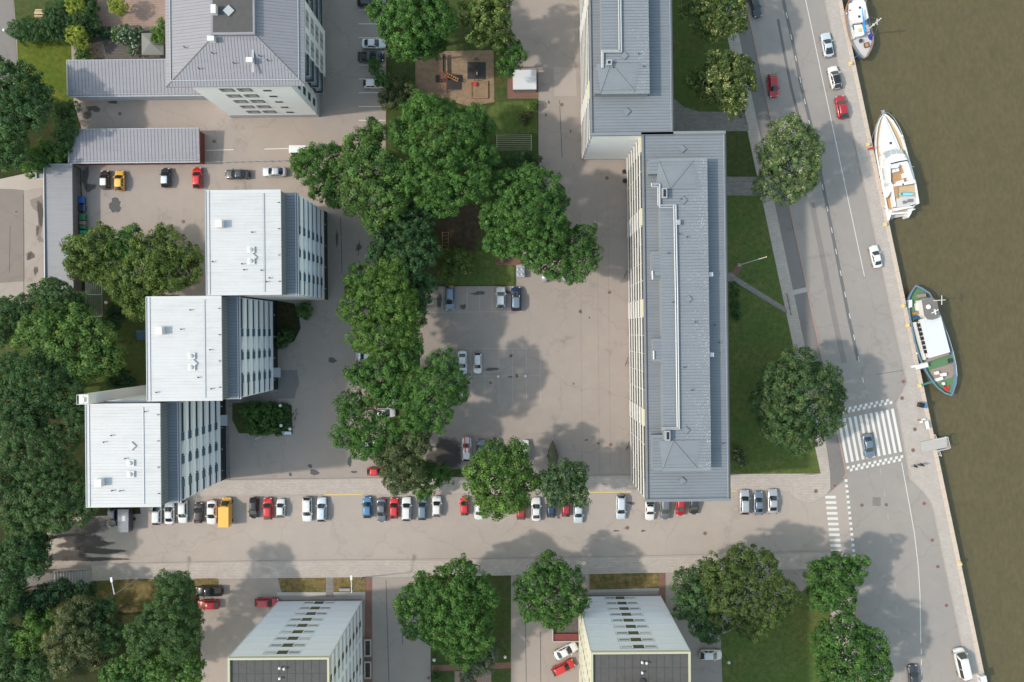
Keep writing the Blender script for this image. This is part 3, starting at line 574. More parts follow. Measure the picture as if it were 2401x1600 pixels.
x0 = lx(1552, 740, 21)[0]; x1 = lx(1661, 740, 21)[0]; xb = lx(1531, 740, 21)[0]
ya, yb = lx(1600, 373, 21)[1], lx(1600, 1103, 21)[1]
south = grey_block(*Bs, 'long grey blue metal roofed block running down to the side street', ({4, 10, 15, 19}, [lx(1600, 350, 19), lx(1602, 470, 21), lx(1614, 702, 21), lx(1608, 1009, 21), lx(1600, 1128, 19)]), (x0, x1, yb, ya),
    [(xb, lx(0, 664, 21)[1], lx(0, 611, 21)[1]), (xb, lx(0, 867, 21)[1], lx(0, 815, 21)[1]), (xb-.3, yb+.1, lx(0, 1041, 21)[1]), (xb-.3, lx(0, 426, 21)[1], ya-.1)], [(x0-.2, yb+.3, 1), (x0-.2, ya-.3, -1)])
zt = 21.05
def pipe(pts, nm='roof_pipe'):
    MB().path([(*lx(x, y, zt+.25), zt+.3) for x, y in pts], .13, 8).build(nm, M['galvanised'], south)
pipe([(1579, 481), (1580, 486), (1584, 700), (1588, 1003), (1551, 1003)]); pipe([(1543, 482), (1584.5, 481), (1589, 700), (1592.5, 1006.5), (1551, 1006.5)])
pipe([(1528, 430), (1528, 438), (1543, 438), (1543, 482)]); pipe([(1530, 432), (1547, 432), (1547, 487), (1579, 487)])
for (x, y, sx, sy) in ((1563.5, 453, .75, 1.6), (1571, 1022, .75, 1.6)):
    u, v = lx(x, y, 22); bx('chimney', south, u-sx, u+sx*.0+.05, v-sy/2, v+sy/2, zt, zt+1.0, 'galvanised'); bx('chimney_flue', south, u-sx+.18, u-.13, v-sy/2+.2, v+sy/2-.2, zt+1.0, zt+1.03, 'dark')
u, v = lx(1590.5, 522, 21.5); bx('vent_box', south, u-.3, u+.3, v-.4, v+.4, zt, zt+.7, 'galvanised')
for (x, y) in ((1529, 646), (1532, 833)): u, v = lx(x, y, 21); bx('roof_rail', south, u-.1, u+.1, v-.7, v+.7, zt, zt+.25, 'white_metal')
for (x, y) in ((1663, 644), (1665, 832)): u, v = lx(x, y, 20); bx('roof_door_hood', south, u-.1, u+.55, v-.35, v+.35, 18.9, 20.3, 'white_metal')
Bn = (11.5, 25.35, 32.7, 92.0); cx, cy = (Bn[0]+Bn[1])/2, (Bn[2]+Bn[3])/2
def lx2(x, y, z): p = P(x, y, z); dx, dy = p[0]-cx, p[1]-cy; a = -math.radians(.72); return (dx*math.cos(a)-dy*math.sin(a), dx*math.sin(a)+dy*math.cos(a))
n0 = lx2(1412, 217, 21)[0]; n1 = lx2(1521.5, 217, 21)[0]; nb = lx2(1395, 217, 21)[0]; ys = lx2(1450, 219, 21)[1]
north = grey_block(*Bn, 'grey blue metal roofed block running out of the picture at the top', ({2, 7, 12, 17}, [lx2(1464, 132, 21), lx2(1470, 262, 19)]), (n0, n1, ys, 28.0), [(nb, ys+.1, ys+4.2), (nb, ys+19.0, ys+22.0)], [(n0-.3, ys+.2, 1)])
MB().path([(*lx2(x, y, zt+.25), zt+.3) for x, y in ((1411, 160), (1411, 119), (1452, 119), (1450, -60))], .13, 8).build('roof_pipe', M['galvanised'], north)
MB().path([(*lx2(x, y, zt+.25), zt+.3) for x, y in ((1414, 160), (1414, 122.5), (1457, 122.5), (1455, -60))], .13, 8).build('roof_pipe', M['galvanised'], north)
u, v = lx2(1428, 148, 21.5); bx('chimney', north, u-.45, u+.45, v-.45, v+.45, zt, zt+.8, 'galvanised'); bx('chimney_flue', north, u-.22, u+.22, v-.22, v+.22, zt+.8, zt+.83, 'dark')
for k in range(4): bx('wall_panel', north, -6.3+k*3.1, -6.3+k*3.1+3.06, -29.68, -29.64, .7, 18.6, 'wall_white')

# lilac hipped roof block, top left
b = thing('apartment_block', 'white walled block with hipped lilac metal roof and dark roof terrace', 'building', (-46.85, 56.0, 0), ROT); b['rm'] = 'roof_lilac'
MB().box(-7.6, 8.9, -15.3, 15.3, 1.9, 19.2).build('wall', M['wall_white'], b); MB().box(-7.7, 9.0, -15.36, 15.36, 0, 1.9).build('plinth', M['facade_grey'], b)
zE, zP = 19.5, 21.6
R = [(-11.5, -15.5), (11.5, -15.5), (11.5, 15.5), (-11.5, 15.5)]; T = [(-2.9, -8.0), (4.2, -8.0), (4.2, 8.0), (-2.9, 8.0)]
rf = MB(); rf.add([(*p, zE-.25) for p in R]+[(*p, zE) for p in R]+[(*p, zP) for p in T], [(3, 2, 1, 0)]+[(i, (i+1) % 4, (i+1) % 4+4, i+4) for i in range(4)]+[(i+4, (i+1) % 4+4, (i+1) % 4+8, i+8) for i in range(4)]+[(8, 9, 10, 11)])
rf.build('roof', M['roof_lilac'], b)
def onroof(p):      # height of the hipped roof
    x, y = p; tx = max((T[0][0]-x)/(T[0][0]-R[0][0]), (x-T[1][0])/(R[1][0]-T[1][0]), (T[0][1]-y)/(T[0][1]-R[0][1]), (y-T[2][1])/(R[2][1]-T[2][1]), 0)
    return zP-(zP-zE)*tx
sm = MB()
def seam(p0, p1): sm.cyl((*p0, onroof(p0)+.02), (*p1, onroof(p1)+.02), .035, n=4, cap=False)
for i in range(-22, 23):
    x = i*.52
    if x < T[0][0]: f = (x-R[0][0])/(T[0][0]-R[0][0])
    elif x > T[1][0]: f = (R[1][0]-x)/(R[1][0]-T[1][0])
    else: f = 1
    seam((x, -15.5), (x, -15.5+7.5*f)); seam((x, 15.5), (x, 15.5-7.5*f))
for i in range(-29, 30):
    y = i*.53
    f = min(1, (15.5-abs(y))/7.5); seam((-11.5, y), (-11.5+8.6*f, y)); seam((11.5, y), (11.5-7.3*f, y))
sm.build('roof_seams', M['seam_lilac'], b, kind='stuff')
for a_, c_ in zip(R, T): MB().cyl((*a_, zE+.03), (*c_, zP+.03), .10, n=6).build('hip_flashing', M['roof_lilac'], b)
for s in (-1, 1):
    MB().box(s*10.55-.06, s*10.55+.06, -14.6, 14.6, zE+.12, zE+.42).build('snow_guard', M['galvanised'], b); MB().box(-10.5, 10.5, s*14.55-.06, s*14.55+.06, zE+.12, zE+.42).build('snow_guard', M['galvanised'], b)
MB().box(T[0][0], T[1][0], T[0][1], T[2][1], zP-.3, zP+.75).build('terrace_parapet', M['roof_lilac'], b)
MB().box(T[0][0]+.35, T[1][0]-.35, T[0][1]+.4, T[2][1]-.35, zP+.75, zP+.78).build('terrace_floor', M['felt'], b)
for (x, y) in ((-2.1, -4.2),): bx('ventilation_box', b, x-.4, x+.4, y-.7, y+.7, zP+.7, zP+1.8, 'white_metal')
m = MB(); m.rbox((0, 0, 0), (1.3, 1.3, .3), math.pi/4); o = m.build('roof_hatch', M['galvanised'], b); o.location = (.1, -4.2, zP+.9)
for (x, y) in ((-2.9, -8.6), (3.0, -11.8)): bx('ventilation_box', b, x-.55, x+.55, y-.4, y+.4, 20.2, onroof((x, y))+1.1, 'white_metal')
for k in range(6): p = (rnd.uniform(-8, 8), rnd.uniform(-14, -9)); vent(b, p[0], p[1], onroof(p), .6)
MB().rbox((3.4, -10.6, onroof((3.4, -10.6))+.15), (.4, 6.2, .06), 0, 0).build('roof_ladder', M['galvanised'], b)
for f in range(5):
    z = 3.0+f*3.3
    for (x, wd, hh) in ((-2.3, 2.3, 1.6), (.7, 2.3, 1.6), (4.3, 1.3, .7)):
        fr = bx('window_frame', b, x-wd/2, x+wd/2, -15.36, -15.28, z, z+hh, 'dark_steel'); bx('window', b, x-wd/2+.16, x+wd/2-.16, -15.38, -15.30, z+.16, z+hh-.3, 'glass_pane' if wd > 1.5 else 'glass_dark')
        if wd > 1.5: bx('window_post', b, x-wd/4-.05, x-wd/4+.05, -15.41, -15.33, z+.1, z+hh-.1, 'dark')
    bx('window', b, 8.86, 8.96, -14.2, -12.9, z, z+1.5, 'glass_teal')
    # projecting bay with paired windows, loggias at both sides
    for y in (-6.3, -2.2): 
        bx('window', b, 10.38, 10.46, y-1.35, y+1.35, z-.1, z+1.75, 'glass_pale'); bx('window_post', b, 10.42, 10.50, y-.07, y+.07, z-.1, z+1.75, 'dark'); bx('window_frame', b, 10.36, 10.42, y-1.45, y+1.45, z-.2, z+1.85, 'facade_grey')
    for (y0, y1) in ((-11.6, -8.05), (.65, 6.0), (6.2, 12.)):
        bx('balcony_slab', b, 8.9, 10.4, y0, y1, z-.55, z-.38, 'panel_light'); bx('balcony_glass', b, 10.32, 10.4, y0+.05, y1-.05, z-.38, z+.75, 'glass_teal'); bx('balcony_window', b, 8.88, 8.97, y0+.1, y1-.1, z-.35, z+1.9, 'glass_dark'); bx('balcony_post', b, 10.2, 10.4, y1-.15, y1, z-.38, z+2.4, 'panel_light')
        bx('balcony_side', b, 8.95, 10.3, y0+.0, y0+.08, z-.38, z+.75, 'glass_teal')
MB().box(8.9, 10.4, -8.0, .6, .9, 19.2).build('bay_wall', M['wall_white'], b)

def lean_roof(name, label, x0, x1, y0, y1, h, wall, roofm, cat='shed', seam='seam_lilac', rise=.5, dirx='x', parts=()):
    """low building under a single sheet-metal pitch; pixel bounds are of its roof"""
    a, c = P(x0, y1, h), P(x1, y0, h); w, d = (c[0]-a[0])/2, (c[1]-a[1])/2
    t = thing(name, label, cat, ((a[0]+c[0])/2, (a[1]+c[1])/2, 0), ROT)
    MB().box(-w+.25, w-.25, -d+.2, d-.2, 0, h-.22).build('wall', M[wall], t)
    m = MB(); m.add([(-w, -d, h-.2), (w, -d, h-.2), (w, d, h-.2), (-w, d, h-.2), (-w, -d, h), (w, -d, h), (w, d, h+rise), (-w, d, h+rise)], [(0,3,2,1),(4,5,6,7),(0,1,5,4),(1,2,6,5),(2,3,7,6),(3,0,4,7)]); m.build('roof', M[roofm], t)
    sm = MB()
    if dirx == 'x':
        n = int(2*w/.62)
        for i in range(1, n): x = -w+2*w*i/n; sm.cyl((x, -d, h+.02), (x, d, h+rise+.02), .04, n=4, cap=False)
        MB().cyl((-w+.3, -d+.35, h+.2), (w-.3, -d+.35, h+.2), .05).build('snow_guard', M['galvanised'], t)
    else:
        n = int(2*d/.62)
        for i in range(1, n): y = -d+2*d*i/n; z = h+rise*(y+d)/(2*d); sm.cyl((-w, y, z+.02), (w, y, z+.02), .03, n=4, cap=False)
    sm.build('roof_seams', M[seam], t, kind='stuff')
    MB().box(-w-.07, -w+.07, -d, d, h-.1, h+rise*.5+.3).build('verge_board', M['galvanised'], t); MB().box(-w, w, -d-.14, -d, h-.12, h+.06).build('gutter', M['galvanised'], t)
    MB().box(-w, w, d, d+.1, h+rise-.1, h+rise+.06).build('ridge_board', M['galvanised'], t)
    return t, w, d
lean_roof('low_wing', 'long low wing with seamed grey lilac roof beside the garden terrace', 161, 482, 143, 225, 3.6, 'facade_grey', 'roof_lilac', 'building')
t, w, d = lean_roof('garage_row', 'long low garage with red walls and seamed lilac roof behind the parked cars', 163.5, 468, 304, 381, 3.0, 'red_wall', 'roof_lilac', 'garage', rise=.35)
for k in range(5): put(shared(MB().lathe([(.03, 0), (.1, .03), (.1, .12), (.02, .16)], n=8), 'wall_lamp', 'lamp_glass'), 'wall_lamp', t, (-w+3+k*4.6, -d-.05, 2.5))
for k in range(7): bx('garage_door', t, -w+.8+k*3.35, -w+3.7+k*3.35, d-.22, d-.16, .05, 2.3, 'red_wall')
lean_roof('long_shed', 'long narrow shed with plain grey metal roof left of the bin row', 106, 171, 386, 684, 3.2, 'concrete_dark', 'roof_grey', 'shed', rise=.1, dirx='y', seam='roof_slate')
lean_roof('shed_lobby', 'small pale lean-to at the top corner of the long grey shed', 87, 106, 384, 419, 2.6, 'concrete', 'roof_grey', 'shed', rise=.1, dirx='y', seam='roof_slate')

# two white panelled tower blocks at the lower edge
def tower(W, E, S, N, label, side, cat='building'):
    b = thing('tower_block', label, cat, ((W+E)/2, (S+N)/2, 0), math.radians(.4), 'white panelled tower blocks'); w, d = (E-W)/2, (N-S)/2; h = 26.8
    MB().box(-w+.1, w-.1, -d, d-.1, 0, h-.6).build('wall', M['facade_grey'], b)
    # north front: one sheet-metal panel strip for each storey, in three fields
    for f in range(9):
        z = .75+f*2.87
        for (x0, x1, i) in ((-w, -2.95, 0), (2.95, w, 1)):
            bx('facade_panel', b, x0+.02, x1-.02, d-.1, d, z+.02, z+2.85, 'panel_metal')
        bx('facade_panel', b, -2.95, 2.95, d-.1, d, z+1.62, z+2.85+(.0), 'panel_metal') if f == 8 else bx('facade_panel', b, -2.95, 2.95, d-.1, d, z+1.62+1.25-.02-1.22, z+2.85, 'panel_metal')
        bx('facade_panel', b, -2.95, 2.95, d-.1, d, z+.02, z+.22, 'panel_metal')
        fr = bx('window_surround', b, -2.93, 2.93, d-.16, d-.06, z+.22, z+1.62, 'panel_olive')  # dark strip left bare above the frames paints the shade over each window
        for s in (-1, 1):
            bx('window_frame', b, s*1.88-1.0, s*1.88+1.0, d-.10, d-.005, z+.34, z+1.36, 'band_white'); bx('window', b, s*1.88-.86, s*1.88+.86, d-.05, d+.005, z+.46, z+1.26, 'glass_blind' if (f+s) % 3 == 1 else 'glass_pane')
        bx('olive_panel', b, -.85, .85, d-.08, d+.015, z+.24, z+1.60, 'panel_olive')
        bx('drip_edge', b, -w, w, d-.02, d+.05, z+2.84, z+2.89, 'white_metal')
        # long side: bands of windows and olive panels
        s = side; xo = s*w
        L = 2*d; v = d-.15; i = 0
        bx('side_band', b, min(xo, xo-s*.18), max(xo, xo-s*.18), -d, d-.1, z-.05, z+1.12, 'panel_light' if side > 0 else 'panel_cream')
        pat = (('window', 3.2, 'glass_teal'), ('olive_panel', 1.1, 'panel_olive'), ('window', 1.8, 'glass_dark'), ('side_panel', .9, 'panel_light')) if side > 0 else (('window', 3.4, 'glass_dark'), ('side_panel', 2.2, 'panel_cream'), ('olive_panel', .8, 'panel_olive'))
        while v > -d+3.5:
            nm, ln, mt = pat[i % len(pat)]; ins = .12 if nm == 'window' else .02
            bx(nm, b, min(xo-s*ins, xo-s*.2), max(xo-s*ins, xo-s*.2), v-ln+.04, v-.04, z+1.12, z+2.78, mt); v -= ln; i += 1
        bx('side_lintel', b, min(xo-s*.02, xo-s*.2), max(xo-s*.02, xo-s*.2), -d, d-.1, z+2.78, z+2.82, 'panel_light')
    MB().box(-w, w, d-.1, d-.0, 0, .75).build('plinth', M['concrete_dark'], b)
    for s in (-1, 1): MB().box(s*w-.06, s*w+.06, d-.14, d+.06, .3, h-.4).build('corner_trim', M['white_metal'], b)
    MB().box(-w+.3, w-.3, -d, d-.3, h-.6, h-.35).build('roof', M['felt'], b)
    m = MB(); m.box(-w-.02, -w+.3, -d, d+.02, h-.6, h); m.box(w-.3, w+.02, -d, d+.02, h-.6, h); m.box(-w+.3, w-.3, d-.3, d+.02, h-.6, h); m.build('parapet', M['cream_green'], b)
    sm = MB()
    for i in range(1, 12): x = -w+.3+i*(2*w-.6)/12; sm.box(x-.03, x+.03, -d, d-.3, h-.35, h-.33)
    for y in (d-2.6, d-5.2): sm.box(-w+.3, w-.3, y-.03, y+.03, h-.35, h-.335)
    sm.build('felt_laps', M['felt_lap'], b, kind='stuff')
    for (x, y) in ((.2, d-1.6), (.2, d-3.2), (.9, d-1.7)): put(shared(MB().cyl((0, 0, 0), (0, 0, .5), .12).cyl((0, 0, .5), (0, 0, .62), .22, .1), 'vent_pipe', 'white_metal'), 'vent_pipe', b, (x, y, h-.35))
    put(shared(MB().cyl((0, 0, 0), (0, 0, .3), .5, .4, 10).cyl((0, 0, .3), (0, 0, .34), .3, .3, 10), 'roof_drain', 'dark_steel'), 'roof_drain', b, (.3, d-4.6, h-.35))
    if side < 0: MB().box(-w+3.4, w-4.2, -d, d-5.3, h-.35, h+1.9).build('lift_room', M['panel_light'], b); MB().box(-w+3.2, w-4.0, -d, d-5.1, h+1.9, h+2.1).build('lift_room_roof', M['white_metal'], b)
    return b
tower(-45.2, -29.4, -84.0, -50.9, 'white panelled tower block with teal glazed east side left of the big tree', 1)
tower(11.5, 27.0, -84.0, -50.0, 'white panelled tower block with cream banded west side above the white sedan', -1)

# bicycle shelter, gazebo
c = P(1230, 186, 2.4); t = thing('bicycle_shelter', 'white barrel roofed bicycle shelter on brick apron by the playground', 'shelter', (c[0], c[1], 0), ROT)
n = 10; m = MB(); ring = []
for j in (-1, 1):
    ring.append([(j*2.2, -1.85+3.7*i/n, 2.15+.55*math.sin(math.pi*i/n)) for i in range(n+1)])
m.loft([ring[0]+[(p[0], p[1], p[2]-.06) for p in ring[0][::-1]], ring[1]+[(p[0], p[1], p[2]-.06) for p in ring[1][::-1]]]); m.build('roof', M['white_metal'], t)
for sx in (-2.0, 0, 2.0):
    for sy in (-1.75, 1.75): MB().cyl((sx, sy, 0), (sx, sy, 2.2), .06).build('post', M['galvanised'], t)
MB().box(-2.1, 2.1, -1.8, -1.74, .2, 1.9).build('rear_screen', M['galvanised'], t)
for k in range(5): MB().path([(-1.8+.8*k, -1.2, 0), (-1.8+.8*k, -1.2, .8), (-1.8+.8*k, .1, .8), (-1.8+.8*k, .1, 0)], .03).build('bicycle_rack', M['galvanised'], t)
c = P(356, 102, 2.6); t = thing('garden_pavilion', 'square grey canvas garden pavilion on the terrace', 'pavilion', (c[0], c[1], 0), ROT); a = 2.05
MB().add([(-a,-a,2.3),(a,-a,2.3),(a,a,2.3),(-a,a,2.3),(0,0,3.25)], [(0,1,4),(1,2,4),(2,3,4),(3,0,4),(3,2,1,0)]).box(-a, a, -a, -a+.03, 2.05, 2.3).box(-a, a, a-.03, a, 2.05, 2.3).build('canopy', M['canvas'], t)
for sx in (-1, 1):
    for sy in (-1, 1): MB().cyl((sx*1.95, sy*1.95, 0), (sx*1.95, sy*1.95, 2.3), .05).build('post', M['dark_steel'], t)
MB().cyl((0, 0, 3.2), (0, 0, 3.45), .07, .02).build('finial', M['white_metal'], t)
# ------------------------------------------------------------------ trees and shrubs
LEAVES = [0]
def crown_mesh(lobes, col_a, col_b, seed, leaf=.29, dens=1.0, tip=None, clump=.85, base_z=1.5):
    """lobes: (x,y,z,r,rz) in local metres -> many small leaf faces gathered in clumps over the lobes' surface"""
    rg = np.random.default_rng(seed); C = []; N = []; RC = []
    Lb = np.array(lobes)
    for (x, y, z, r, rz) in lobes:
        n = max(6, int(dens*4*math.pi*r*r*.62/(clump*clump*.95)))
        d = rg.normal(size=(n, 3)); d /= np.linalg.norm(d, axis=1)[:, None]
        d = d[d[:, 2] > -.55]
        f = rg.uniform(.82, 1.05, len(d))[:, None]
        p = np.array([x, y, z])+d*np.array([r, r, rz])*f
        keep = np.ones(len(p), bool)
        for (x2, y2, z2, r2, rz2) in lobes:
            if (x2, y2, z2) == (x, y, z): continue
            e = (p-np.array([x2, y2, z2]))/np.array([r2, r2, rz2]); keep &= (np.sum(e*e, axis=1) > .62)
        keep &= p[:, 2] > base_z
        C.append(p[keep]); N.append(d[keep]); RC.append(rg.uniform(.55, 1.15, keep.sum())*clump)
    C = np.concatenate(C); N = np.concatenate(N); RC = np.concatenate(RC)
    k = int(46*dens**.5*(clump/.85)**2*(.29/leaf)**1.6)+6
    nC = len(C); idx = np.repeat(np.arange(nC), k); n = len(idx)
    d = rg.normal(size=(n, 3))+N[idx]*.9+np.array([0, 0, .45]); d /= np.linalg.norm(d, axis=1)[:, None]
    pos = C[idx]+d*(RC[idx]*rg.uniform(.55, 1.05, n))[:, None]*np.array([1, 1, .85])
    nrm = d+rg.normal(size=(n, 3))*.36
    tint = rg.normal(0, .16, nC)[idx]+rg.normal(0, .13, n)
    hue = np.clip(rg.normal(.45, .28, nC)[idx]+rg.normal(0, .12, n), 0, 1)
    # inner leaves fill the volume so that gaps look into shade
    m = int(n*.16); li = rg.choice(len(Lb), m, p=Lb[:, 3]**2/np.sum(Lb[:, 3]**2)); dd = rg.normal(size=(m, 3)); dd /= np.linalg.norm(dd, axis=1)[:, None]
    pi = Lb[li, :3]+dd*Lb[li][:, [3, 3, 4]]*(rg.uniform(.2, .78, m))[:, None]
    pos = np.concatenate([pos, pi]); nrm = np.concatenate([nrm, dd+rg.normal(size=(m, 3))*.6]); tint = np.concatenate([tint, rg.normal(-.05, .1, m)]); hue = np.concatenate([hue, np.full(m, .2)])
    size = np.concatenate([rg.uniform(.6, 1.25, n)*leaf, rg.uniform(1.2, 1.9, m)*leaf])
    ok = pos[:, 2] > base_z*.7; pos, nrm, tint, hue, size = pos[ok], nrm[ok], tint[ok], hue[ok], size[ok]; n = len(pos)
    nrm /= np.linalg.norm(nrm, axis=1)[:, None]
    a = np.cross(nrm, rg.normal(size=(n, 3))); a /= np.linalg.norm(a, axis=1)[:, None]; b = np.cross(nrm, a)
    s = size[:, None]/2
    V = np.empty((n, 4, 3)); V[:, 0] = pos-a*s*1.15; V[:, 1] = pos-b*s*.72-nrm*s*.15; V[:, 2] = pos+a*s*1.15; V[:, 3] = pos+b*s*.72-nrm*s*.15
    ca, cb = np.array(col_a), np.array(col_b); colr = (ca+(cb-ca)*hue[:, None])*(1+tint[:, None])
    if tip is not None:       # pale blossom on the upper shoots of limes
        w = np.clip((rg.random(n)-.55)*3, 0, 1)*np.clip(hue*2.0-.75, 0, 1)*np.clip(nrm[:, 2]+.3, 0, 1); colr = colr*(1-w[:, None])+np.array(tip)*w[:, None]
    colr = np.clip(colr*np.array([1.84, 1.76, 2.5]), .004, .9)
    me = bpy.data.meshes.new('crown'); me.vertices.add(n*4); me.loops.add(n*4); me.polygons.add(n)
    me.vertices.foreach_set('co', V.reshape(-1).astype(np.float32)); me.loops.foreach_set('vertex_index', np.arange(n*4, dtype=np.int32))
    me.polygons.foreach_set('loop_start', np.arange(0, n*4, 4, dtype=np.int32)); me.polygons.foreach_set('loop_total', np.full(n, 4, dtype=np.int32))
    me.update(calc_edges=True)
    at = me.attributes.new('lc', 'FLOAT_COLOR', 'FACE'); at.data.foreach_set('color', np.concatenate([colr, np.ones((n, 1))], axis=1).astype(np.float32).reshape(-1))
    me.materials.append(M['leaf']); LEAVES[0] += n
    return me
PAL = {'maple': ((.030, .075, .014), (.062, .128, .020)), 'dark': ((.024, .056, .016), (.044, .090, .023)), 'lime': ((.040, .075, .014), (.090, .125, .022)), 'ash': ((.036, .082, .016), (.085, .140, .026)),
    'fresh': ((.040, .088, .014), (.084, .142, .022)), 'linden': ((.038, .068, .014), (.080, .108, .022)), 'yew': ((.012, .036, .013), (.022, .058, .018)), 'grey': ((.040, .066, .030), (.075, .100, .048)), 'gold': ((.10, .14, .016), (.20, .23, .03)),
    'olive': ((.042, .062, .020), (.080, .098, .030)), 'deep': ((.030, .066, .018), (.056, .104, .026)), 'palelime': ((.050, .088, .024), (.092, .134, .038))}
G1, G2, G3, G4, G5 = 'trees of the central park strip', 'riverside trees', 'trees along the side street', 'trees of the western woods', 'garden trees'
def tree(label, lobes, zc, pal, seed=0, group=None, leaf=.36, tip=None, name='broadleaf_tree', sub=True, dens=1.0, clump=.85, flat=.92, cat='tree', trunk=True):
    """lobes: circles (px, py, pr) of the crown as seen, at height zc"""
    if zc >= 5: zc *= 1.65 if group == G1 else 1.35      # tall town trees: their shadows reach far
    rg = random.Random(seed*13+5); k = (H-zc)/F; L = []
    bigr = max(l[2] for l in lobes); mx = sum(l[0]*l[2]**2 for l in lobes)/sum(l[2]**2 for l in lobes); my = sum(l[1]*l[2]**2 for l in lobes)/sum(l[2]**2 for l in lobes)
    base = P(mx, my, zc)
    for l in lobes:
        x, y, _ = P(l[0], l[1], zc); r = l[2]*k; dz = (l[2]-bigr)*k*.35 if len(l) < 4 else l[3]
        x -= base[0]; y -= base[1]
        if sub and r > 1.6:
            L.append((x, y, zc+dz, r*.80, r*.80*flat))
            for i in range(int(5+r*.7)):
                t = i*2.399+rg.uniform(-.3, .3)+seed; rr = r*rg.uniform(.42, .74); sr = r*rg.uniform(.22, .44)
                L.append((x+rr*math.cos(t), y+rr*math.sin(t), zc+dz+r*flat*rg.uniform(-.3, .42), sr, sr*.85))
        else: L.append((x, y, zc+dz, r, r*flat))
    t = thing(name, label, cat, (base[0], base[1], 0), 0, group)
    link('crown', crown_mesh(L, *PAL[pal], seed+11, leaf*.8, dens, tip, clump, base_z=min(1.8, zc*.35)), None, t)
    if trunk:
        m = MB(); R = bigr*k; tr = .09+R*.045; h0 = max(1.2, zc*.55)
        pts = [(0, 0, 0), (rg.uniform(-.1, .1), rg.uniform(-.1, .1), h0*.5), (rg.uniform(-.2, .2), rg.uniform(-.2, .2), h0)]
        m.cyl(pts[0], pts[1], tr*1.25, tr, 8); m.cyl(pts[1], pts[2], tr, tr*.8, 8)
        m.build('trunk', M['bark'], t)
        m = MB()
        for i, l in enumerate(sorted(L, key=lambda v: -v[3])[:9]):
            mid = Vector((l[0]*.45, l[1]*.45, (h0+l[2])*.5+.3)); m.cyl(pts[2], mid, tr*.55, tr*.38, 6); m.cyl(mid, (l[0], l[1], l[2]+l[4]*.2), tr*.38, tr*.15, 6)
            for j in range(3):
                a = rg.uniform(0, 6.3); m.cyl((l[0], l[1], l[2]), (l[0]+l[3]*.75*math.cos(a), l[1]+l[3]*.75*math.sin(a), l[2]+l[4]*.35), tr*.17, tr*.05, 5)
        m.build('branches', M['bark'], t)
    return t
TIP = (.42, .40, .14)
tree('large rounded tree at the heart of the park strip, right of the feathery yellowish tree', [(1030, 330, 92), (985, 270, 55), (1100, 300, 55), (1095, 420, 62), (1000, 420, 70), (1040, 470, 40), (950, 310, 45), (1130, 360, 38)], 9.5, 'maple', 1, G1, .33)
tree('feathery yellowish green tree left of the large rounded park tree', [(868, 400, 70), (845, 350, 48), (900, 470, 62), (838, 460, 48), (930, 420, 45), (880, 520, 28), (880, 305, 22)], 9.0, 'ash', 2, G1, .42, clump=1.05)
tree('dark green tree overhanging the white car beside the upper parking bays', [(735, 390, 50), (780, 375, 42), (755, 440, 36), (710, 380, 30), (795, 420, 36), (785, 465, 24)], 6.5, 'maple', 3, G1, .32)
tree('dark shadowed tree between the feathery tree and the small yellowish bush', [(935, 560, 62), (975, 520, 48), (900, 590, 40), (985, 590, 46), (960, 630, 42), (1005, 480, 30)], 7.5, 'dark', 4, G1, .33)
tree('broad tree standing between the west yard and the silver wagon', [(880, 690, 72), (840, 720, 50), (930, 720, 58), (900, 790, 60), (850, 790, 40), (950, 780, 36), (920, 630, 40), (845, 650, 36)], 8.5, 'fresh', 5, G1, .33)
tree('dark tree hiding behind the broad tree beside the silver wagon', [(985, 690, 32), (1000, 660, 24), (975, 740, 28)], 5.5, 'deep', 6, G1, .32)
tree('leafy tree over the half hidden silver car in the west yard', [(895, 870, 52), (850, 880, 34), (940, 850, 42), (925, 925, 36), (880, 930, 30), (960, 820, 28), (830, 872, 18)], 7.5, 'maple', 7, G1, .40, clump=1.0)
tree('dense rounded tree right beside the two white sedans in the court', [(1020, 915, 62), (1060, 900, 38), (985, 930, 40), (1035, 860, 40), (1020, 975, 40), (970, 985, 36), (1072, 925, 26)], 8.0, 'maple', 8, G1, .30)
tree('loose crowned tree right of the round patch in the west yard', [(840, 985, 48), (820, 950, 34), (870, 1030, 46), (815, 1020, 34), (900, 1010, 42), (845, 1055, 28), (790, 1030, 16)], 7.0, 'maple', 9, G1, .33)
tree('ragged tree above the red hatchback by the side street', [(935, 1070, 50), (960, 1110, 40), (920, 1115, 34), (970, 1040, 40), (935, 1140, 24), (985, 1005, 30), (890, 1060, 26)], 6.5, 'olive', 10, G1, .33)
tree('small bright green tree leaning over the pavement left of the fresh green tree', [(1005, 1120, 36), (990, 1150, 22), (1030, 1110, 26), (1050, 1125, 14), (985, 1105, 24)], 4.5, 'maple', 11, G1, .33)
tree('fresh yellow green maple in front of the car with red skis on its roof', [(1165, 1130, 62), (1125, 1105, 40), (1205, 1110, 42), (1160, 1070, 38), (1120, 1150, 36), (1200, 1165, 40), (1155, 1185, 34), (1235, 1130, 26), (1215, 1060, 24)], 7.5, 'fresh', 12, G1, .40, clump=1.0)
tree('dark bushy tree beside the covered boat trailer', [(1320, 1115, 38), (1350, 1110, 28), (1290, 1130, 34), (1345, 1150, 32), (1310, 1160, 34), (1270, 1140, 20), (1365, 1170, 18)], 6.5, 'deep', 13, G1, .36, tip=(.14, .13, .06))
tree('wide tree standing over the silver recycling domes', [(1230, 490, 72), (1190, 440, 45), (1165, 510, 42), (1270, 440, 48), (1200, 560, 48), (1280, 510, 50), (1245, 420, 40), (1160, 570, 30), (1290, 560, 48), (1250, 590, 44), (1300, 470, 34)], 8.5, 'maple', 14, G1, .32)
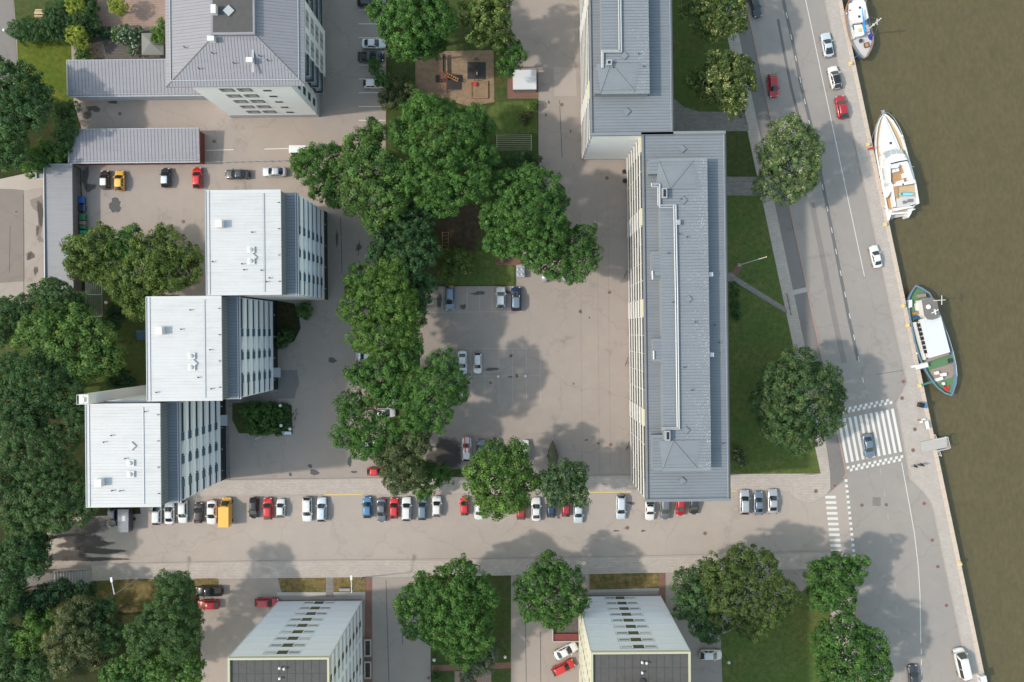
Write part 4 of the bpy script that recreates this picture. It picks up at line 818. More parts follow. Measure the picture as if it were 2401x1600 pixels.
tree('darker tree at the edge of the court right of the silver recycling domes', [(1340, 580, 50), (1370, 550, 30), (1300, 610, 48), (1365, 610, 42), (1330, 640, 28), (1390, 590, 26), (1270, 590, 36), (1310, 560, 40)], 6.5, 'maple', 15, G1, .32)
tree('large tree at the top edge above the black car', [(965, 50, 75), (920, 60, 40), (1015, 40, 62), (985, 105, 36), (940, 110, 32), (960, -20, 60), (885, 20, 28)], 8.5, 'maple', 16, G1, .36)
tree('rounded tree overhanging the left corner of the playground', [(1010, 110, 32), (1035, 85, 26), (990, 95, 26)], 5.5, 'maple', 17, G1, .33)
tree('pale yellowish tree at the top above the bicycle shelter', [(1150, 40, 50), (1125, 80, 30), (1170, 80, 28), (1110, 30, 32), (1165, 0, 36)], 7.0, 'lime', 18, G1, .36, tip=(.30, .30, .10))
tree('small tree at the right edge of the playground', [(1195, 120, 30), (1185, 155, 22), (1215, 135, 18), (1170, 100, 20)], 5.0, 'maple', 19, G1, .33)
tree('slender tree in front of the white hatchback in the upper parking bays', [(880, 160, 14), (888, 178, 13), (900, 195, 15), (873, 145, 9)], 4.0, 'maple', 20, G1, .28, sub=False, clump=.5)
tree('small dark tree below the last upper parking bay', [(877, 300, 16), (893, 315, 14), (870, 285, 9)], 4.0, 'deep', 21, G1, .28, sub=False, clump=.5)
tree('shrubby tree left of the playground climbing frame', [(935, 215, 32), (915, 235, 24), (960, 230, 26), (930, 190, 20)], 4.0, 'olive', 22, G1, .30)
tree('small yellowish tree on the grass above the silver wagon', [(1070, 620, 30), (1055, 640, 20), (1085, 600, 20), (1050, 605, 18), (1095, 630, 14)], 4.0, 'lime', 23, G1, .28, tip=(.30, .30, .06))
tree('low shrubs between the two park trees below the drying lines', [(1190, 385, 28), (1225, 375, 22), (1255, 380, 14), (1160, 395, 20), (1235, 405, 22)], 2.5, 'deep', 24, G1, .30, name='shrub', cat='shrub', trunk=False)
# riverside
tree('lime tree with pale blossom at the top edge by the river road', [(1692, 30, 58), (1650, 40, 40), (1718, 52, 36), (1668, 68, 30), (1705, -10, 44), (1630, 20, 34)], 8.5, 'linden', 31, G2, .34, tip=TIP)
tree('lime tree with pale blossom beside the red car on the river road', [(1702, 185, 54), (1738, 195, 38), (1672, 200, 42), (1722, 230, 34), (1695, 152, 40), (1738, 160, 32), (1642, 182, 26), (1728, 258, 18)], 8.0, 'linden', 32, G2, .34, tip=TIP)
tree('pollarded round lime tree overhanging the river road near the motor yacht', [(1855, 372, 76), (1890, 350, 46), (1820, 350, 46), (1880, 420, 44), (1820, 420, 46), (1850, 310, 44), (1850, 450, 34)], 8.0, 'palelime', 33, G2, .30, tip=(.36, .36, .15))
tree('big round dark tree left of the zebra crossing', [(1872, 940, 92), (1830, 900, 58), (1920, 900, 58), (1930, 970, 56), (1835, 990, 58), (1875, 1020, 52), (1875, 860, 52), (1805, 950, 46), (1955, 935, 40)], 8.0, 'deep', 34, G2, .31, tip=(.16, .13, .05))
# south of the street
tree('huge rounded tree between the two white towers', [(1060, 1410, 78), (1000, 1400, 58), (990, 1450, 56), (1110, 1420, 58), (1080, 1350, 42), (1105, 1370, 44), (1060, 1480, 62), (1110, 1490, 50), (1085, 1540, 38), (960, 1420, 38)], 9.5, 'maple', 41, G3, .36)
tree('grey green willowy tree hanging below the huge rounded tree', [(1130, 1545, 30), (1150, 1520, 22), (1115, 1570, 20), (1100, 1590, 16)], 4.5, 'grey', 42, G3, .26)
tree('rounded tree left of the tower with cream bands', [(1295, 1390, 60), (1330, 1360, 40), (1260, 1370, 44), (1340, 1410, 42), (1300, 1440, 40), (1250, 1420, 40), (1290, 1330, 34), (1225, 1380, 24)], 8.0, 'maple', 43, G3, .36)
tree('broad dark tree on the corner between the tower and the river road', [(1740, 1390, 76), (1690, 1360, 56), (1780, 1340, 56), (1800, 1420, 56), (1700, 1430, 56), (1760, 1460, 46), (1840, 1400, 40), (1740, 1320, 40)], 9.0, 'linden', 44, G3, .31)
tree('dark tree leaning toward the drive right of the tower with cream bands', [(1630, 1400, 48), (1610, 1370, 36), (1650, 1440, 46), (1600, 1420, 34), (1650, 1350, 36), (1665, 1480, 30)], 8.0, 'deep', 45, G3, .31)
tree('leafy tree reaching over the river road beside the white squares line', [(1950, 1370, 48), (1990, 1360, 34), (1920, 1350, 34), (1980, 1400, 32), (1930, 1400, 38), (2015, 1330, 26), (1960, 1330, 34)], 7.5, 'maple', 46, G3, .36)
tree('large leafy tree at the lower edge by the river road', [(1990, 1530, 66), (1950, 1500, 44), (2040, 1520, 46), (2050, 1570, 48), (1960, 1570, 48), (2000, 1600, 60), (1930, 1520, 34), (1990, 1475, 38)], 8.0, 'maple', 47, G3, .38)
# back yard of the white blocks
tree('yellow green tree beside the green bins in the back yard', [(215, 590, 46), (190, 620, 36), (235, 555, 30), (260, 600, 40), (170, 575, 20), (225, 640, 30)], 6.0, 'lime', 51, G5, .38, clump=1.0)
tree('dark green tree behind the two yellow green yard trees', [(290, 575, 36), (305, 555, 24), (275, 610, 30), (310, 600, 28)], 5.5, 'maple', 52, G5, .34)
tree('large yellow green tree next to the northern white roofed block', [(360, 610, 60), (410, 590, 44), (330, 650, 50), (400, 640, 46), (440, 600, 30), (290, 665, 44), (320, 705, 42), (385, 570, 36), (355, 690, 36), (435, 640, 28)], 6.5, 'lime', 53, G5, .40, clump=1.05)
tree('dark yew bush under the large yellow green yard tree', [(275, 735, 22), (265, 755, 16), (285, 715, 16)], 2.6, 'yew', 54, G5, .26, name='shrub', cat='shrub', trunk=False)
tree('dark tree below the long grey shed', [(130, 700, 48), (165, 720, 36), (110, 685, 34), (150, 745, 34), (185, 735, 20), (60, 715, 28)], 7.0, 'deep', 61, G4, .34)
tree('bright clumped chestnut tree left of the middle white roofed block', [(165, 800, 68), (100, 780, 52), (220, 790, 50), (235, 830, 44), (60, 790, 36), (180, 755, 40), (130, 830, 48), (255, 840, 34), (190, 850, 50)], 8.5, 'ash', 62, G4, .44, clump=1.1)
tree('thin dark tree at the left edge below the grey yard', [(10, 735, 36), (-10, 770, 40), (30, 760, 24)], 7.0, 'deep', 63, G4, .34)
tree('large dark tree left of the chimney tower', [(90, 900, 75), (40, 940, 60), (140, 920, 52), (100, 850, 42), (165, 960, 40), (20, 880, 48), (80, 975, 50)], 9.5, 'dark', 64, G4, .34)
tree('large dark oak left of the southern white roofed block', [(80, 1060, 80), (130, 1040, 50), (30, 1010, 60), (20, 1110, 60), (130, 1100, 50), (160, 1010, 36)], 10, 'deep', 65, G4, .32, tip=(.10, .10, .05))
tree('large dark oak left of the dark box trailer', [(110, 1170, 76), (170, 1150, 50), (60, 1200, 60), (180, 1195, 40), (20, 1180, 60), (120, 1215, 40)], 9.5, 'deep', 66, G4, .32, tip=(.10, .10, .05))
tree('dark tree left of the outdoor steps', [(50, 1290, 52), (20, 1320, 50), (80, 1320, 36), (60, 1250, 42), (90, 1280, 24)], 7.5, 'dark', 67, G4, .34)
tree('dark tree at the left edge below the outdoor steps', [(20, 1400, 40), (-10, 1440, 40), (35, 1360, 30)], 6.5, 'deep', 68, G4, .34)
tree('dark ivy covered tree in front of the steps slope', [(110, 1400, 32), (80, 1420, 36), (150, 1385, 26), (200, 1380, 22), (90, 1450, 36)], 5.0, 'yew', 69, G4, .32)
tree('bright lime coloured tree in the lower left wood', [(85, 1470, 36), (60, 1500, 30), (105, 1450, 26), (70, 1520, 24)], 6.5, 'fresh', 70, G4, .40, clump=1.0)
tree('pale olive tree in the middle of the lower left wood', [(175, 1460, 48), (200, 1500, 44), (140, 1500, 40), (160, 1540, 44), (190, 1430, 34), (150, 1560, 30)], 8.0, 'olive', 71, G4, .32, tip=(.16, .15, .07))
tree('dark tree behind the pale olive one in the lower left wood', [(235, 1460, 44), (260, 1490, 34), (225, 1430, 26), (245, 1420, 26)], 6.5, 'deep', 72, G4, .34)
tree('small tan flowered tree beside the pale olive one', [(235, 1545, 26), (250, 1565, 18), (225, 1525, 18)], 4.5, 'olive', 73, G4, .30, tip=(.26, .22, .12))
tree('tall blue green conifer left of the dark red estate car', [(395, 1440, 58), (420, 1500, 52), (350, 1480, 48), (410, 1390, 44), (440, 1460, 36), (330, 1510, 36), (425, 1365, 26), (385, 1365, 24)], 9.5, 'deep', 74, G4, .30)
tree('lighter green tree at the lower edge right of the wood', [(300, 1580, 44), (340, 1560, 42), (390, 1570, 50), (440, 1570, 42), (260, 1590, 30)], 7.5, 'maple', 75, G4, .38, tip=(.16, .20, .08))
tree('dark tree filling the lower left corner', [(30, 1570, 46), (70, 1560, 36), (100, 1580, 36), (0, 1600, 50), (10, 1500, 40)], 6.5, 'deep', 76, G4, .36)
# upper left gardens
tree('large dark tree at the left edge of the garden', [(45, 225, 62), (15, 195, 50), (80, 260, 40), (60, 180, 32), (30, 280, 42), (95, 220, 24)], 8.0, 'dark', 81, G5, .36)
tree('dark tree below the large garden tree at the left edge', [(15, 340, 38), (35, 320, 26), (5, 375, 26), (45, 370, 20)], 6.5, 'deep', 82, G5, .34)
tree('loose shrubs left of the garage', [(150, 275, 26), (135, 255, 20), (160, 305, 24), (145, 330, 26), (165, 250, 14)], 3.5, 'deep', 83, G5, .32, name='shrub', cat='shrub', trunk=False)
tree('spreading bushes above the small pale lean-to', [(90, 375, 30), (120, 360, 26), (70, 395, 18), (150, 365, 20), (105, 350, 20)], 3.0, 'maple', 84, G5, .32, name='shrub', cat='shrub', trunk=False)
tree('thick dark hedge shrubs along the garden lawn', [(40, 70, 20), (65, 68, 24), (95, 72, 26), (125, 65, 28), (150, 50, 26), (130, 30, 24), (155, 20, 24), (150, 80, 20), (60, 85, 16)], 2.4, 'dark', 85, G5, .28, name='hedge', cat='hedge', trunk=False, sub=False, clump=.6)
tree('dark shrubs between the round trees and the patio', [(195, 45, 26), (210, 20, 20), (215, 55, 16), (200, -5, 24)], 2.6, 'dark', 86, G5, .28, name='shrub', cat='shrub', trunk=False, sub=False, clump=.6)
tree('bright round clipped tree at the top left of the patio', [(180, 16, 25), (188, 22, 18)], 3.2, 'gold', 87, G5, .26, clump=.5)
tree('bright round clipped tree above the terrace labyrinth', [(182, 86, 25), (190, 98, 16), (172, 78, 16)], 3.2, 'gold', 88, G5, .26, clump=.5)
tree('small golden round tree on the brick patio', [(277, 15, 20)], 3.0, 'gold', 89, G5, .24, clump=.45)
tree('light green bush tucked against the wall beside the canvas pavilion', [(374, 78, 17), (380, 52, 10), (370, 90, 12)], 3.0, 'fresh', 90, G5, .26, clump=.5)
for i, (x, y, r) in enumerate(((215, 68, 11), (232, 76, 12), (252, 76, 11))): pass
tree('white flowering bush left of the terrace planting', [(212, 72, 13), (222, 64, 9), (205, 85, 9)], 1.2, 'maple', 91, G5, .2, tip=(.75, .75, .65), name='shrub', cat='shrub', trunk=False, sub=False, clump=.4)
tree('dark clipped bushes in the middle of the terrace planting', [(232, 77, 12), (252, 76, 12), (245, 82, 9)], 1.1, 'yew', 92, G5, .2, name='shrub', cat='shrub', trunk=False, sub=False, clump=.4)
tree('white flowering bush in the middle of the terrace planting', [(271, 80, 12), (274, 92, 9), (275, 70, 8)], 1.3, 'fresh', 93, G5, .2, tip=(.8, .8, .68), name='shrub', cat='shrub', trunk=False, sub=False, clump=.4)
tree('dark rhododendron left of the canvas pavilion', [(300, 82, 20), (320, 75, 14), (316, 105, 12), (310, 120, 9), (290, 75, 13)], 1.6, 'deep', 94, G5, .22, tip=(.6, .6, .55), name='shrub', cat='shrub', trunk=False, sub=False, clump=.45)
tree('green bush at the terrace edge above the low wing', [(195, 118, 14), (188, 135, 11), (200, 132, 9), (185, 110, 10)], 1.6, 'maple', 95, G5, .24, name='shrub', cat='shrub', trunk=False, sub=False, clump=.45)
tree('clipped shrubs in the bed by the southern white roofed block', [(610, 972, 28), (585, 965, 20), (635, 960, 16), (600, 1000, 20), (640, 990, 18), (625, 1005, 16), (655, 965, 14)], 1.4, 'maple', 96, G5, .26, name='shrub', cat='shrub', trunk=False, sub=False, clump=.55, tip=(.12, .11, .05))
tree('low ground cover in the bed by the southern white roofed block', [(665, 975, 14), (668, 995, 14), (665, 958, 12), (655, 1010, 11)], .5, 'deep', 97, G5, .2, name='shrub', cat='shrub', trunk=False, sub=False, clump=.4, flat=.5)
tree('round bush at the corner of the northern white roofed block', [(716, 730, 17), (708, 725, 12)], 1.8, 'maple', 98, G5, .24, name='shrub', cat='shrub', trunk=False, sub=False, clump=.45)
tree('round bush beside the middle white roofed block', [(668, 792, 17), (662, 802, 13), (676, 785, 10)], 1.8, 'deep', 99, G5, .24, name='shrub', cat='shrub', trunk=False, sub=False, clump=.45)
tree('dark round bush above the chimney tower', [(285, 890, 24), (300, 900, 16), (270, 900, 14)], 2.2, 'yew', 100, G5, .26, name='shrub', cat='shrub', trunk=False, sub=False, clump=.5)
tree('small round bush on the lawn below the bicycle shelter', [(1250, 246, 10), (1247, 252, 7)], 1.2, 'fresh', 101, G5, .2, name='shrub', cat='shrub', trunk=False, sub=False, clump=.35)
tree('reddish patchy bush on the lawn below the bicycle shelter', [(1228, 275, 10), (1240, 272, 9), (1232, 285, 8)], .8, 'olive', 102, G5, .2, name='shrub', cat='shrub', trunk=False, sub=False, clump=.35, tip=(.25, .08, .05))
tree('creeper shrub at the wall of the long grey blue block', [(1724, 690, 10), (1722, 715, 11), (1728, 740, 10), (1720, 670, 7)], 1.2, 'dark', 103, G5, .22, name='shrub', cat='shrub', trunk=False, sub=False, clump=.4)
tree('pale flowered bush at the lower corner of the long grey blue block', [(1735, 1070, 14), (1742, 1082, 10), (1728, 1055, 9)], 1.3, 'olive', 104, G5, .22, name='shrub', cat='shrub', trunk=False, sub=False, clump=.4, tip=(.5, .5, .35))
tree('small dark bush on the court lawn at the lower edge', [(1025, 1590, 11), (1022, 1580, 8)], 1.2, 'deep', 105, G5, .2, name='shrub', cat='shrub', trunk=False, sub=False, clump=.35)
# ------------------------------------------------------------------ cars
CAR = {}
def car_parts(kind):
    """part meshes of one car type; +x is forward, z=0 the ground"""
    if kind in CAR: return CAR[kind]
    L, W, hb, hr, hood, tail, xw, xf, xr, xb = {
        'sedan': (4.65, 1.80, .95, 1.44, .90, 1.0, .98, .22, -.95, -1.62), 'hatch': (4.05, 1.74, .96, 1.48, .93, .98, .95, .25, -1.30, -1.86),
        'estate': (4.65, 1.80, .95, 1.47, .90, .97, 1.05, .32, -1.75, -2.16), 'suv': (4.5, 1.86, 1.05, 1.68, 1.03, 1.06, 1.0, .32, -1.65, -2.08),
        'small': (3.65, 1.64, .95, 1.47, .92, .97, .88, .22, -1.15, -1.68), 'van': (5.3, 1.98, 1.15, 2.15, 1.12, 1.16, 1.95, 1.25, -2.42, -2.58), 'coupe': (4.5, 1.82, .90, 1.34, .86, .98, .85, .0, -.70, -1.75),
        'pickup': (4.9, 1.82, 1.02, 1.68, 1.0, 1.05, 1.1, .45, -.45, -.65), 'mini': (3.85, 1.72, .98, 1.44, .95, .99, .80, .35, -1.35, -1.72)}[kind]
    hl, hw = L/2, W/2; d = {}
    st = [(hl, .66, .56), (hl-.07, .80, .68), (hl-.28, .93, .78), (hl-.7, .985, hood-.05), (xw+.1, 1, hood+.02), (xw-.4, 1, hb), (0, 1, hb+.01), (xb+.3, .995, hb+.02), (xb-.05, .985, tail), (-hl+.32, .95, tail-.03), (-hl+.08, .86, tail-.12), (-hl, .72, .62)]
    if xb-.05 < -hl+.34: st = [s for s in st if s[0] > -hl+.34 and s[0] >= xb+.25]+st[-3:]
    prof = [(0, 0), (.84, 0), (.96, .12), (1, .45), (.985, .80), (.94, .95), (.62, 1.0), (0, 1.03)]
    rings = []
    for x, f, zt in st:
        w = hw*f; h = zt-.22; bow = .10*(f < .9)
        right = [(x-bow*(py**2)*.9 if x > 0 else x+bow*(py**2)*.9, py*w, .22+pz*h) for py, pz in prof]
        rings.append(right+[(p[0], -p[1], p[2]) for p in right[-2:0:-1]])
    b = MB().loft(rings)
    wb, wr = hw*.90, hw*.70                       # cabin frame
    zr = hr-.06
    bot = [(xw, wb*.92), (xw-.35, wb), (xb+.35, wb), (xb, wb*.88)]; top = [(xf, wr*.93), (xf-.25, wr), (xr+.25, wr), (xr, wr*.92)]
    full = lambda pts, z: [(x, y, z) for x, y in pts]+[(x, -y, z) for x, y in pts[::-1]]
    b.loft([full(bot, hb-.06), full(top, zr)]); d['body'] = b.mesh('body', True); d['body'].shade_smooth() if hasattr(d['body'], 'shade_smooth') else None
    r = MB(); tops = []
    for s_, z in ((1.0, zr-.005), (.97, hr-.02), (.75, hr+.01), (.35, hr+.025)): tops.append([((x-(xf+xr)/2)*s_+(xf+xr)/2, y*s_, z) for x, y, _ in full(top, 0)])
    r.loft(tops); d['roof'] = r.mesh('roof', True)
    def pane(a0, a1, b1, b0, n=6, bulge=.05):
        """curved pane between a lower edge a0-a1 and an upper edge b0-b1"""
        m = MB(); lo = []; hi = []
        for i in range(n+1):
            t = i/n; k = 4*t*(1-t)*bulge; A = Vector(a0).lerp(Vector(a1), t); B = Vector(b0).lerp(Vector(b1), t)
            sx = 1 if A.x > B.x else -1
            lo.append(A+Vector((sx*k*1.5, 0, .012))); hi.append(B+Vector((sx*k, 0, .012)))
        m.add(lo+hi, [(i, i+1, n+1+i+1, n+1+i) for i in range(n)] if True else []); return m
    dz = .02
    m1 = pane((xw+.02, -wb*.84, hb-.03+dz), (xw+.02, wb*.84, hb-.03+dz), (xf+.03, wr*.84, zr-.02+dz), (xf+.03, -wr*.84, zr-.02+dz)); d['windshield'] = m1.mesh('windshield', True)
    m2 = pane((xb-.02, wb*.80, hb+.06+dz), (xb-.02, -wb*.80, hb+.06+dz), (xr-.03, -wr*.82, zr-.03+dz), (xr-.03, wr*.82, zr-.03+dz)); d['rear_window'] = m2.mesh('rear_window', True)
    for s, nm in ((1, 'L'), (-1, 'R')):
        def at(x, z):       # point on the cabin's side, a little outside
            t = (z-(hb-.06))/(zr-(hb-.06)); return (x, s*(wb+(wr-wb)*t+.012), z)
        z0, z1 = hb+.02, zr-.07
        f0, f1 = xw-.42, xf-.20; r0, r1 = xb+.42, xr+.22; mid = (f1+r1)/2-.05
        q_ = MB(); o = (0, 1, 2, 3) if s < 0 else (3, 2, 1, 0)
        q_.add([at(mid+.04, z0), at(f0, z0), at(f1, z1), at(mid+.04, z1)], [o]); q_.add([at(r0, z0), at(mid-.04, z0), at(mid-.04, z1), at(r1, z1)], [o]); d['side'+nm] = q_.mesh('side_windows')
        mr = MB(); mr.rbox((xw-.32, s*(hw+.06), hb+.06), (.16, .22, .13)); d['mirror'+nm] = mr.mesh('mirror')
        h = MB(); h.rbox((hl-.20, s*hw*.66, .70), (.22, .28, .10), s*-.35); d['head'+nm] = h.mesh('headlight')
        h = MB(); h.rbox((-hl+.08, s*hw*.72, .82), (.14, .30, .16), s*.25); d['tail'+nm] = h.mesh('tail_light')
    w = MB(); w.cyl((0, -.11, 0), (0, .11, 0), .315, n=14); d['wheel'] = w.mesh('wheel')
    w = MB(); w.cyl((0, -.118, 0), (0, .118, 0), .19, n=10); d['rim'] = w.mesh('rim')
    if kind == 'pickup': w = MB(); w.box(-hl+.15, xb-.1, -hw*.82, hw*.82, hb+.0, hb+.07); d['load_bed'] = w.mesh('load_bed')
    d['dim'] = (L, W, hl-.85, -hl+.80, hw-.12)
    for k, v in d.items():
        if k != 'dim': v.materials.append(M['glass_car'] if k in ('windshield', 'rear_window', 'sideL', 'sideR') else M['lamp_glass'] if k[:4] == 'head' else M['tail_glass'] if k[:4] == 'tail' else M['rubber'] if k == 'wheel' else M['steel'] if k == 'rim' else M['dark'] if k == 'load_bed' else M['c_white'])
    CAR[kind] = d; return d
def car(x, y, ang, kind, paint, label, roof=None, group='cars parked around the blocks', s=1.0):
    p = P(x, y, .8); t = thing('parked_car', label, 'car', (p[0], p[1], .012), math.radians(ang), group)
    if s != 1: t.scale = (s, s, s)
    d = car_parts(kind); L, W, xf, xr, yw = d['dim']
    def part(nm, key, mt=None, loc=(0, 0, 0), par=t):
        o = link(nm, d[key], None, par); o.location = loc
        if mt: o.material_slots[0].link = 'OBJECT'; o.material_slots[0].material = M[mt]
        return o
    part('body', 'body', paint); part('roof', 'roof', roof or paint); part('windshield', 'windshield'); part('rear_window', 'rear_window')
    for k in 'LR':
        part('side_window', 'side'+k); part('mirror', 'mirror'+k, paint); part('headlight', 'head'+k); part('tail_light', 'tail'+k)
    for a, b in ((xf, yw), (xf, -yw), (xr, yw), (xr, -yw)): wl = part('wheel', 'wheel', None, (a, b, .315)); part('rim', 'rim', None, (0, 0, 0), wl)
    if 'load_bed' in d: part('load_bed', 'load_bed')
    return t
def rails(t, kind, L=1.5):
    for s in (-1, 1): MB().cyl((-L, s*.6, 1.60), (L*.4, s*.6, 1.60), .03).build('roof_rail', M['steel'], t)
N_, S_, E_, W_ = 90, -90, 0, 180; RS, RN = -78, 102
G = 'cars in the street row'
car(876, 102, E_, 'sedan', 'c_white', 'white sedan in the upper parking bays above the black car')
car(869, 133, E_, 'coupe', 'c_black', 'black car in the upper parking bays below the white sedan', s=1.1)
car(876, 196, E_, 'hatch', 'c_white', 'white hatchback half under the slender tree in the upper bays')
car(866, 4, E_, 'estate', 'c_black', 'black car cut by the top edge of the picture beside the park trees')
car(712, 353, E_, 'van', 'c_white', 'white van almost hidden under the tree above the back yard')
car(245, 422, N_, 'small', 'c_brown', 'dark car with white roof leftmost in the back yard', 'c_white'); car(280, 424, N_, 'small', 'c_yellow', 'yellow orange hatchback in the back yard', s=1.06)
car(388, 417, N_, 'small', 'c_dark', 'dark car with pale silver roof in the back yard', 'c_pale', s=1.04); car(462, 417, N_, 'hatch', 'c_red', 'bright red hatchback in the back yard', s=1.0)
car(556, 409, W_, 'sedan', 'c_dark', 'dark grey sedan parked sideways behind the northern white roofed block'); car(643, 403, W_, 'sedan', 'c_silver', 'silver sedan parked sideways below the tree above the back yard')
car(1055, 699, S_, 'estate', 'c_bluegrey', 'grey estate car in the court bays below the small yellowish tree', s=1.04); car(1174, 698, N_, 'hatch', 'c_white', 'white hatchback in the court bays beside the blue van', s=1.02)
v = car(1210, 701, N_, 'suv', 'c_navy', 'dark blue van with roof bars in the court bays', 'c_bluegrey', s=1.05); rails(v, 'suv')
car(1084, 850, S_, 'sedan', 'c_white', 'white sedan touching the dense tree in the court', s=.97); car(1120, 852, S_, 'estate', 'c_white', 'white estate car standing free in the court bays', s=.86)
car(858, 836, W_, 'hatch', 'c_silver', 'silver car half hidden under the leafy tree in the west yard')
car(1094, 1054, N_, 'estate', 'c_white', 'white car carrying red skis shaped rack on its roof'); car(1127, 1056, N_, 'hatch', 'c_grey', 'grey car almost hidden behind the fresh green maple'); car(1160, 1053, N_, 'hatch', 'c_dark', 'dark car behind the fresh green maple')
car(1230, 1057, N_, 'hatch', 'c_white', 'white hatchback left of the covered boat trailer', s=1.02)
car(883, 1106, E_, 'small', 'c_red', 'red hatchback alone at the lower edge of the west yard'); car(872, 941, E_, 'hatch', 'c_red', 'red car almost hidden under the west yard trees'); car(902, 968, E_, 'hatch', 'c_white', 'white car almost hidden under the west yard trees'); car(906, 940, E_, 'hatch', 'c_silver', 'silver car deep under the west yard trees'); car(862, 1045, E_, 'hatch', 'c_white', 'white car glimpsed through the loose crowned tree')
# row along the side street, from the left
car(264, 1212, S_, 'hatch', 'c_dark', 'black car at the left end of the street row beside the dark trailer', 'c_grey', G)
for x, y, k, c_, h, lab in ((367, 1203, 'estate', 'c_white', N_, 'first white car right of the dark trailer, tucked under the white roof'), (397, 1202, 'sedan', 'c_white', N_, 'second white car right of the dark trailer'), (428, 1200, 'estate', 'c_white', S_, 'third white car right of the dark trailer, left of the brown one'),
    (465, 1203, 'hatch', 'c_brown', N_, 'dark brown car in the street row'), (496, 1202, 'sedan', 'c_white', S_, 'white car left of the yellow van'), (595, 1192, 'hatch', 'c_black', S_, 'black car right of the yellow van'), (628, 1193, 'hatch', 'c_red', N_, 'red car between the black and white ones right of the yellow van'),
    (658, 1192, 'small', 'c_white', N_, 'white hatchback right of the red car near the yellow van'), (720, 1195, 'estate', 'c_white', S_, 'white estate, left one of the pair standing apart'), (754, 1195, 'estate', 'c_pale', N_, 'pale bluish white estate, right one of the pair standing apart'),
    (861, 1190, 'hatch', 'c_blue', N_, 'bright blue hatchback in the street row'), (894, 1197, 'sedan', 'c_grey', S_, 'grey sedan right of the blue hatchback'), (924, 1192, 'hatch', 'c_red', N_, 'red car between the grey sedan and a white car'), (953, 1194, 'estate', 'c_white', N_, 'white car right of the red car in the middle of the row'),
    (990, 1192, 'estate', 'c_bluegrey', N_, 'blue grey estate partly under the small bright green tree'), (1024, 1188, 'hatch', 'c_white', N_, 'white hatchback left of the fresh green maple'), (1089, 1187, 'small', 'c_red', N_, 'red car half under the left side of the fresh green maple'), (1123, 1195, 'hatch', 'c_white', S_, 'white car under the fresh green maple'),
    (1222, 1194, 'hatch', 'c_crimson', N_, 'dark red car under the right side of the fresh green maple'), (1257, 1195, 'sedan', 'c_white', N_, 'white car between the fresh green maple and the dark bushy tree'), (1292, 1190, 'hatch', 'c_navy', N_, 'navy blue car under the dark bushy tree'),
    (1327, 1189, 'small', 'c_crimson', N_, 'crimson hatchback under the dark bushy tree'), (1356, 1200, 'sedan', 'c_pale', S_, 'pale blue sedan right of the crimson hatchback'), (1456, 1190, 'estate', 'c_pale', S_, 'pale silver estate standing alone left of the long grey blue block'),
    (1524, 1192, 'pickup', 'c_white', S_, 'white pickup half hidden under the eaves of the long grey blue block'), (1560, 1190, 'estate', 'c_grey', S_, 'dark grey estate half hidden under the eaves of the long grey blue block'), (1596, 1186, 'hatch', 'c_crimson', S_, 'dark red car half hidden under the eaves of the long grey blue block'),
    (1627, 1183, 'hatch', 'c_dark', S_, 'black car half hidden under the eaves of the long grey blue block'), (1746, 1178, 'estate', 'c_silver', N_, 'silver estate, left one of the three near the corner'), (1779, 1180, 'sedan', 'c_bluegrey', N_, 'blue grey sedan, middle one of the three near the corner'), (1812, 1176, 'sedan', 'c_silver', N_, 'silver sedan, right one of the three near the corner')):
    car(x, y, h+rnd.uniform(-1.5, 1.5), k, c_, lab, None, G, s=rnd.uniform(.97, 1.03)) if lab[:5] != 'dark ' or k != 'x' else None
G = 'cars on the river road'
car(1771, 12, RS+4, 'sedan', 'c_dark', 'dark car cut by the top edge on the river road', None, G); car(1940, 105, RN-2, 'coupe', 'c_pale', 'pale silver white car nearest the blue hulled boat', None, G, s=1.04)
car(1957, 182, RN+1, 'hatch', 'c_white', 'white car with black roof on the quay side', 'c_black', G, s=1.1); car(1973, 251, RN-2, 'hatch', 'c_crimson', 'red car on the quay side behind the white one with black roof', None, G, s=1.1)
car(1813, 201, RS-6, 'hatch', 'c_crimson', 'red car driving beside the blossoming lime trees', None, G, s=1.08); car(2054, 602, RN+1, 'sedan', 'c_white', 'white car parked between the motor yacht and the old boat', None, G, s=.95)
car(2036, 1046, RS-4, 'sedan', 'c_bluegrey', 'grey sedan driving over the zebra crossing', None, G, s=1.02); car(2255, 1555, RN+1, 'van', 'c_white', 'white van at the quay in the lower right corner', None, G, s=1.08); car(2142, 1588, RN-8, 'sedan', 'c_dark', 'dark sedan cut by the lower edge on the river road', None, G)
car(625, 1414, E_, 'estate', 'c_crimson', 'dark red estate beside the left white tower', s=.96); car(490, 1387, W_, 'pickup', 'c_black', 'black pickup beside the blue green conifer', s=1.05); car(488, 1419, W_, 'hatch', 'c_crimson', 'dark red car below the black pickup')
car(1327, 1527, 27, 'sedan', 'c_white', 'white sedan parked at a slant beside the right white tower', s=1.02); car(1321, 1566, 27, 'estate', 'c_red', 'red car parked at a slant below the white sedan', s=.98); car(1667, 1536, E_, 'hatch', 'c_white', 'white hatchback right of the right white tower', s=1.05)
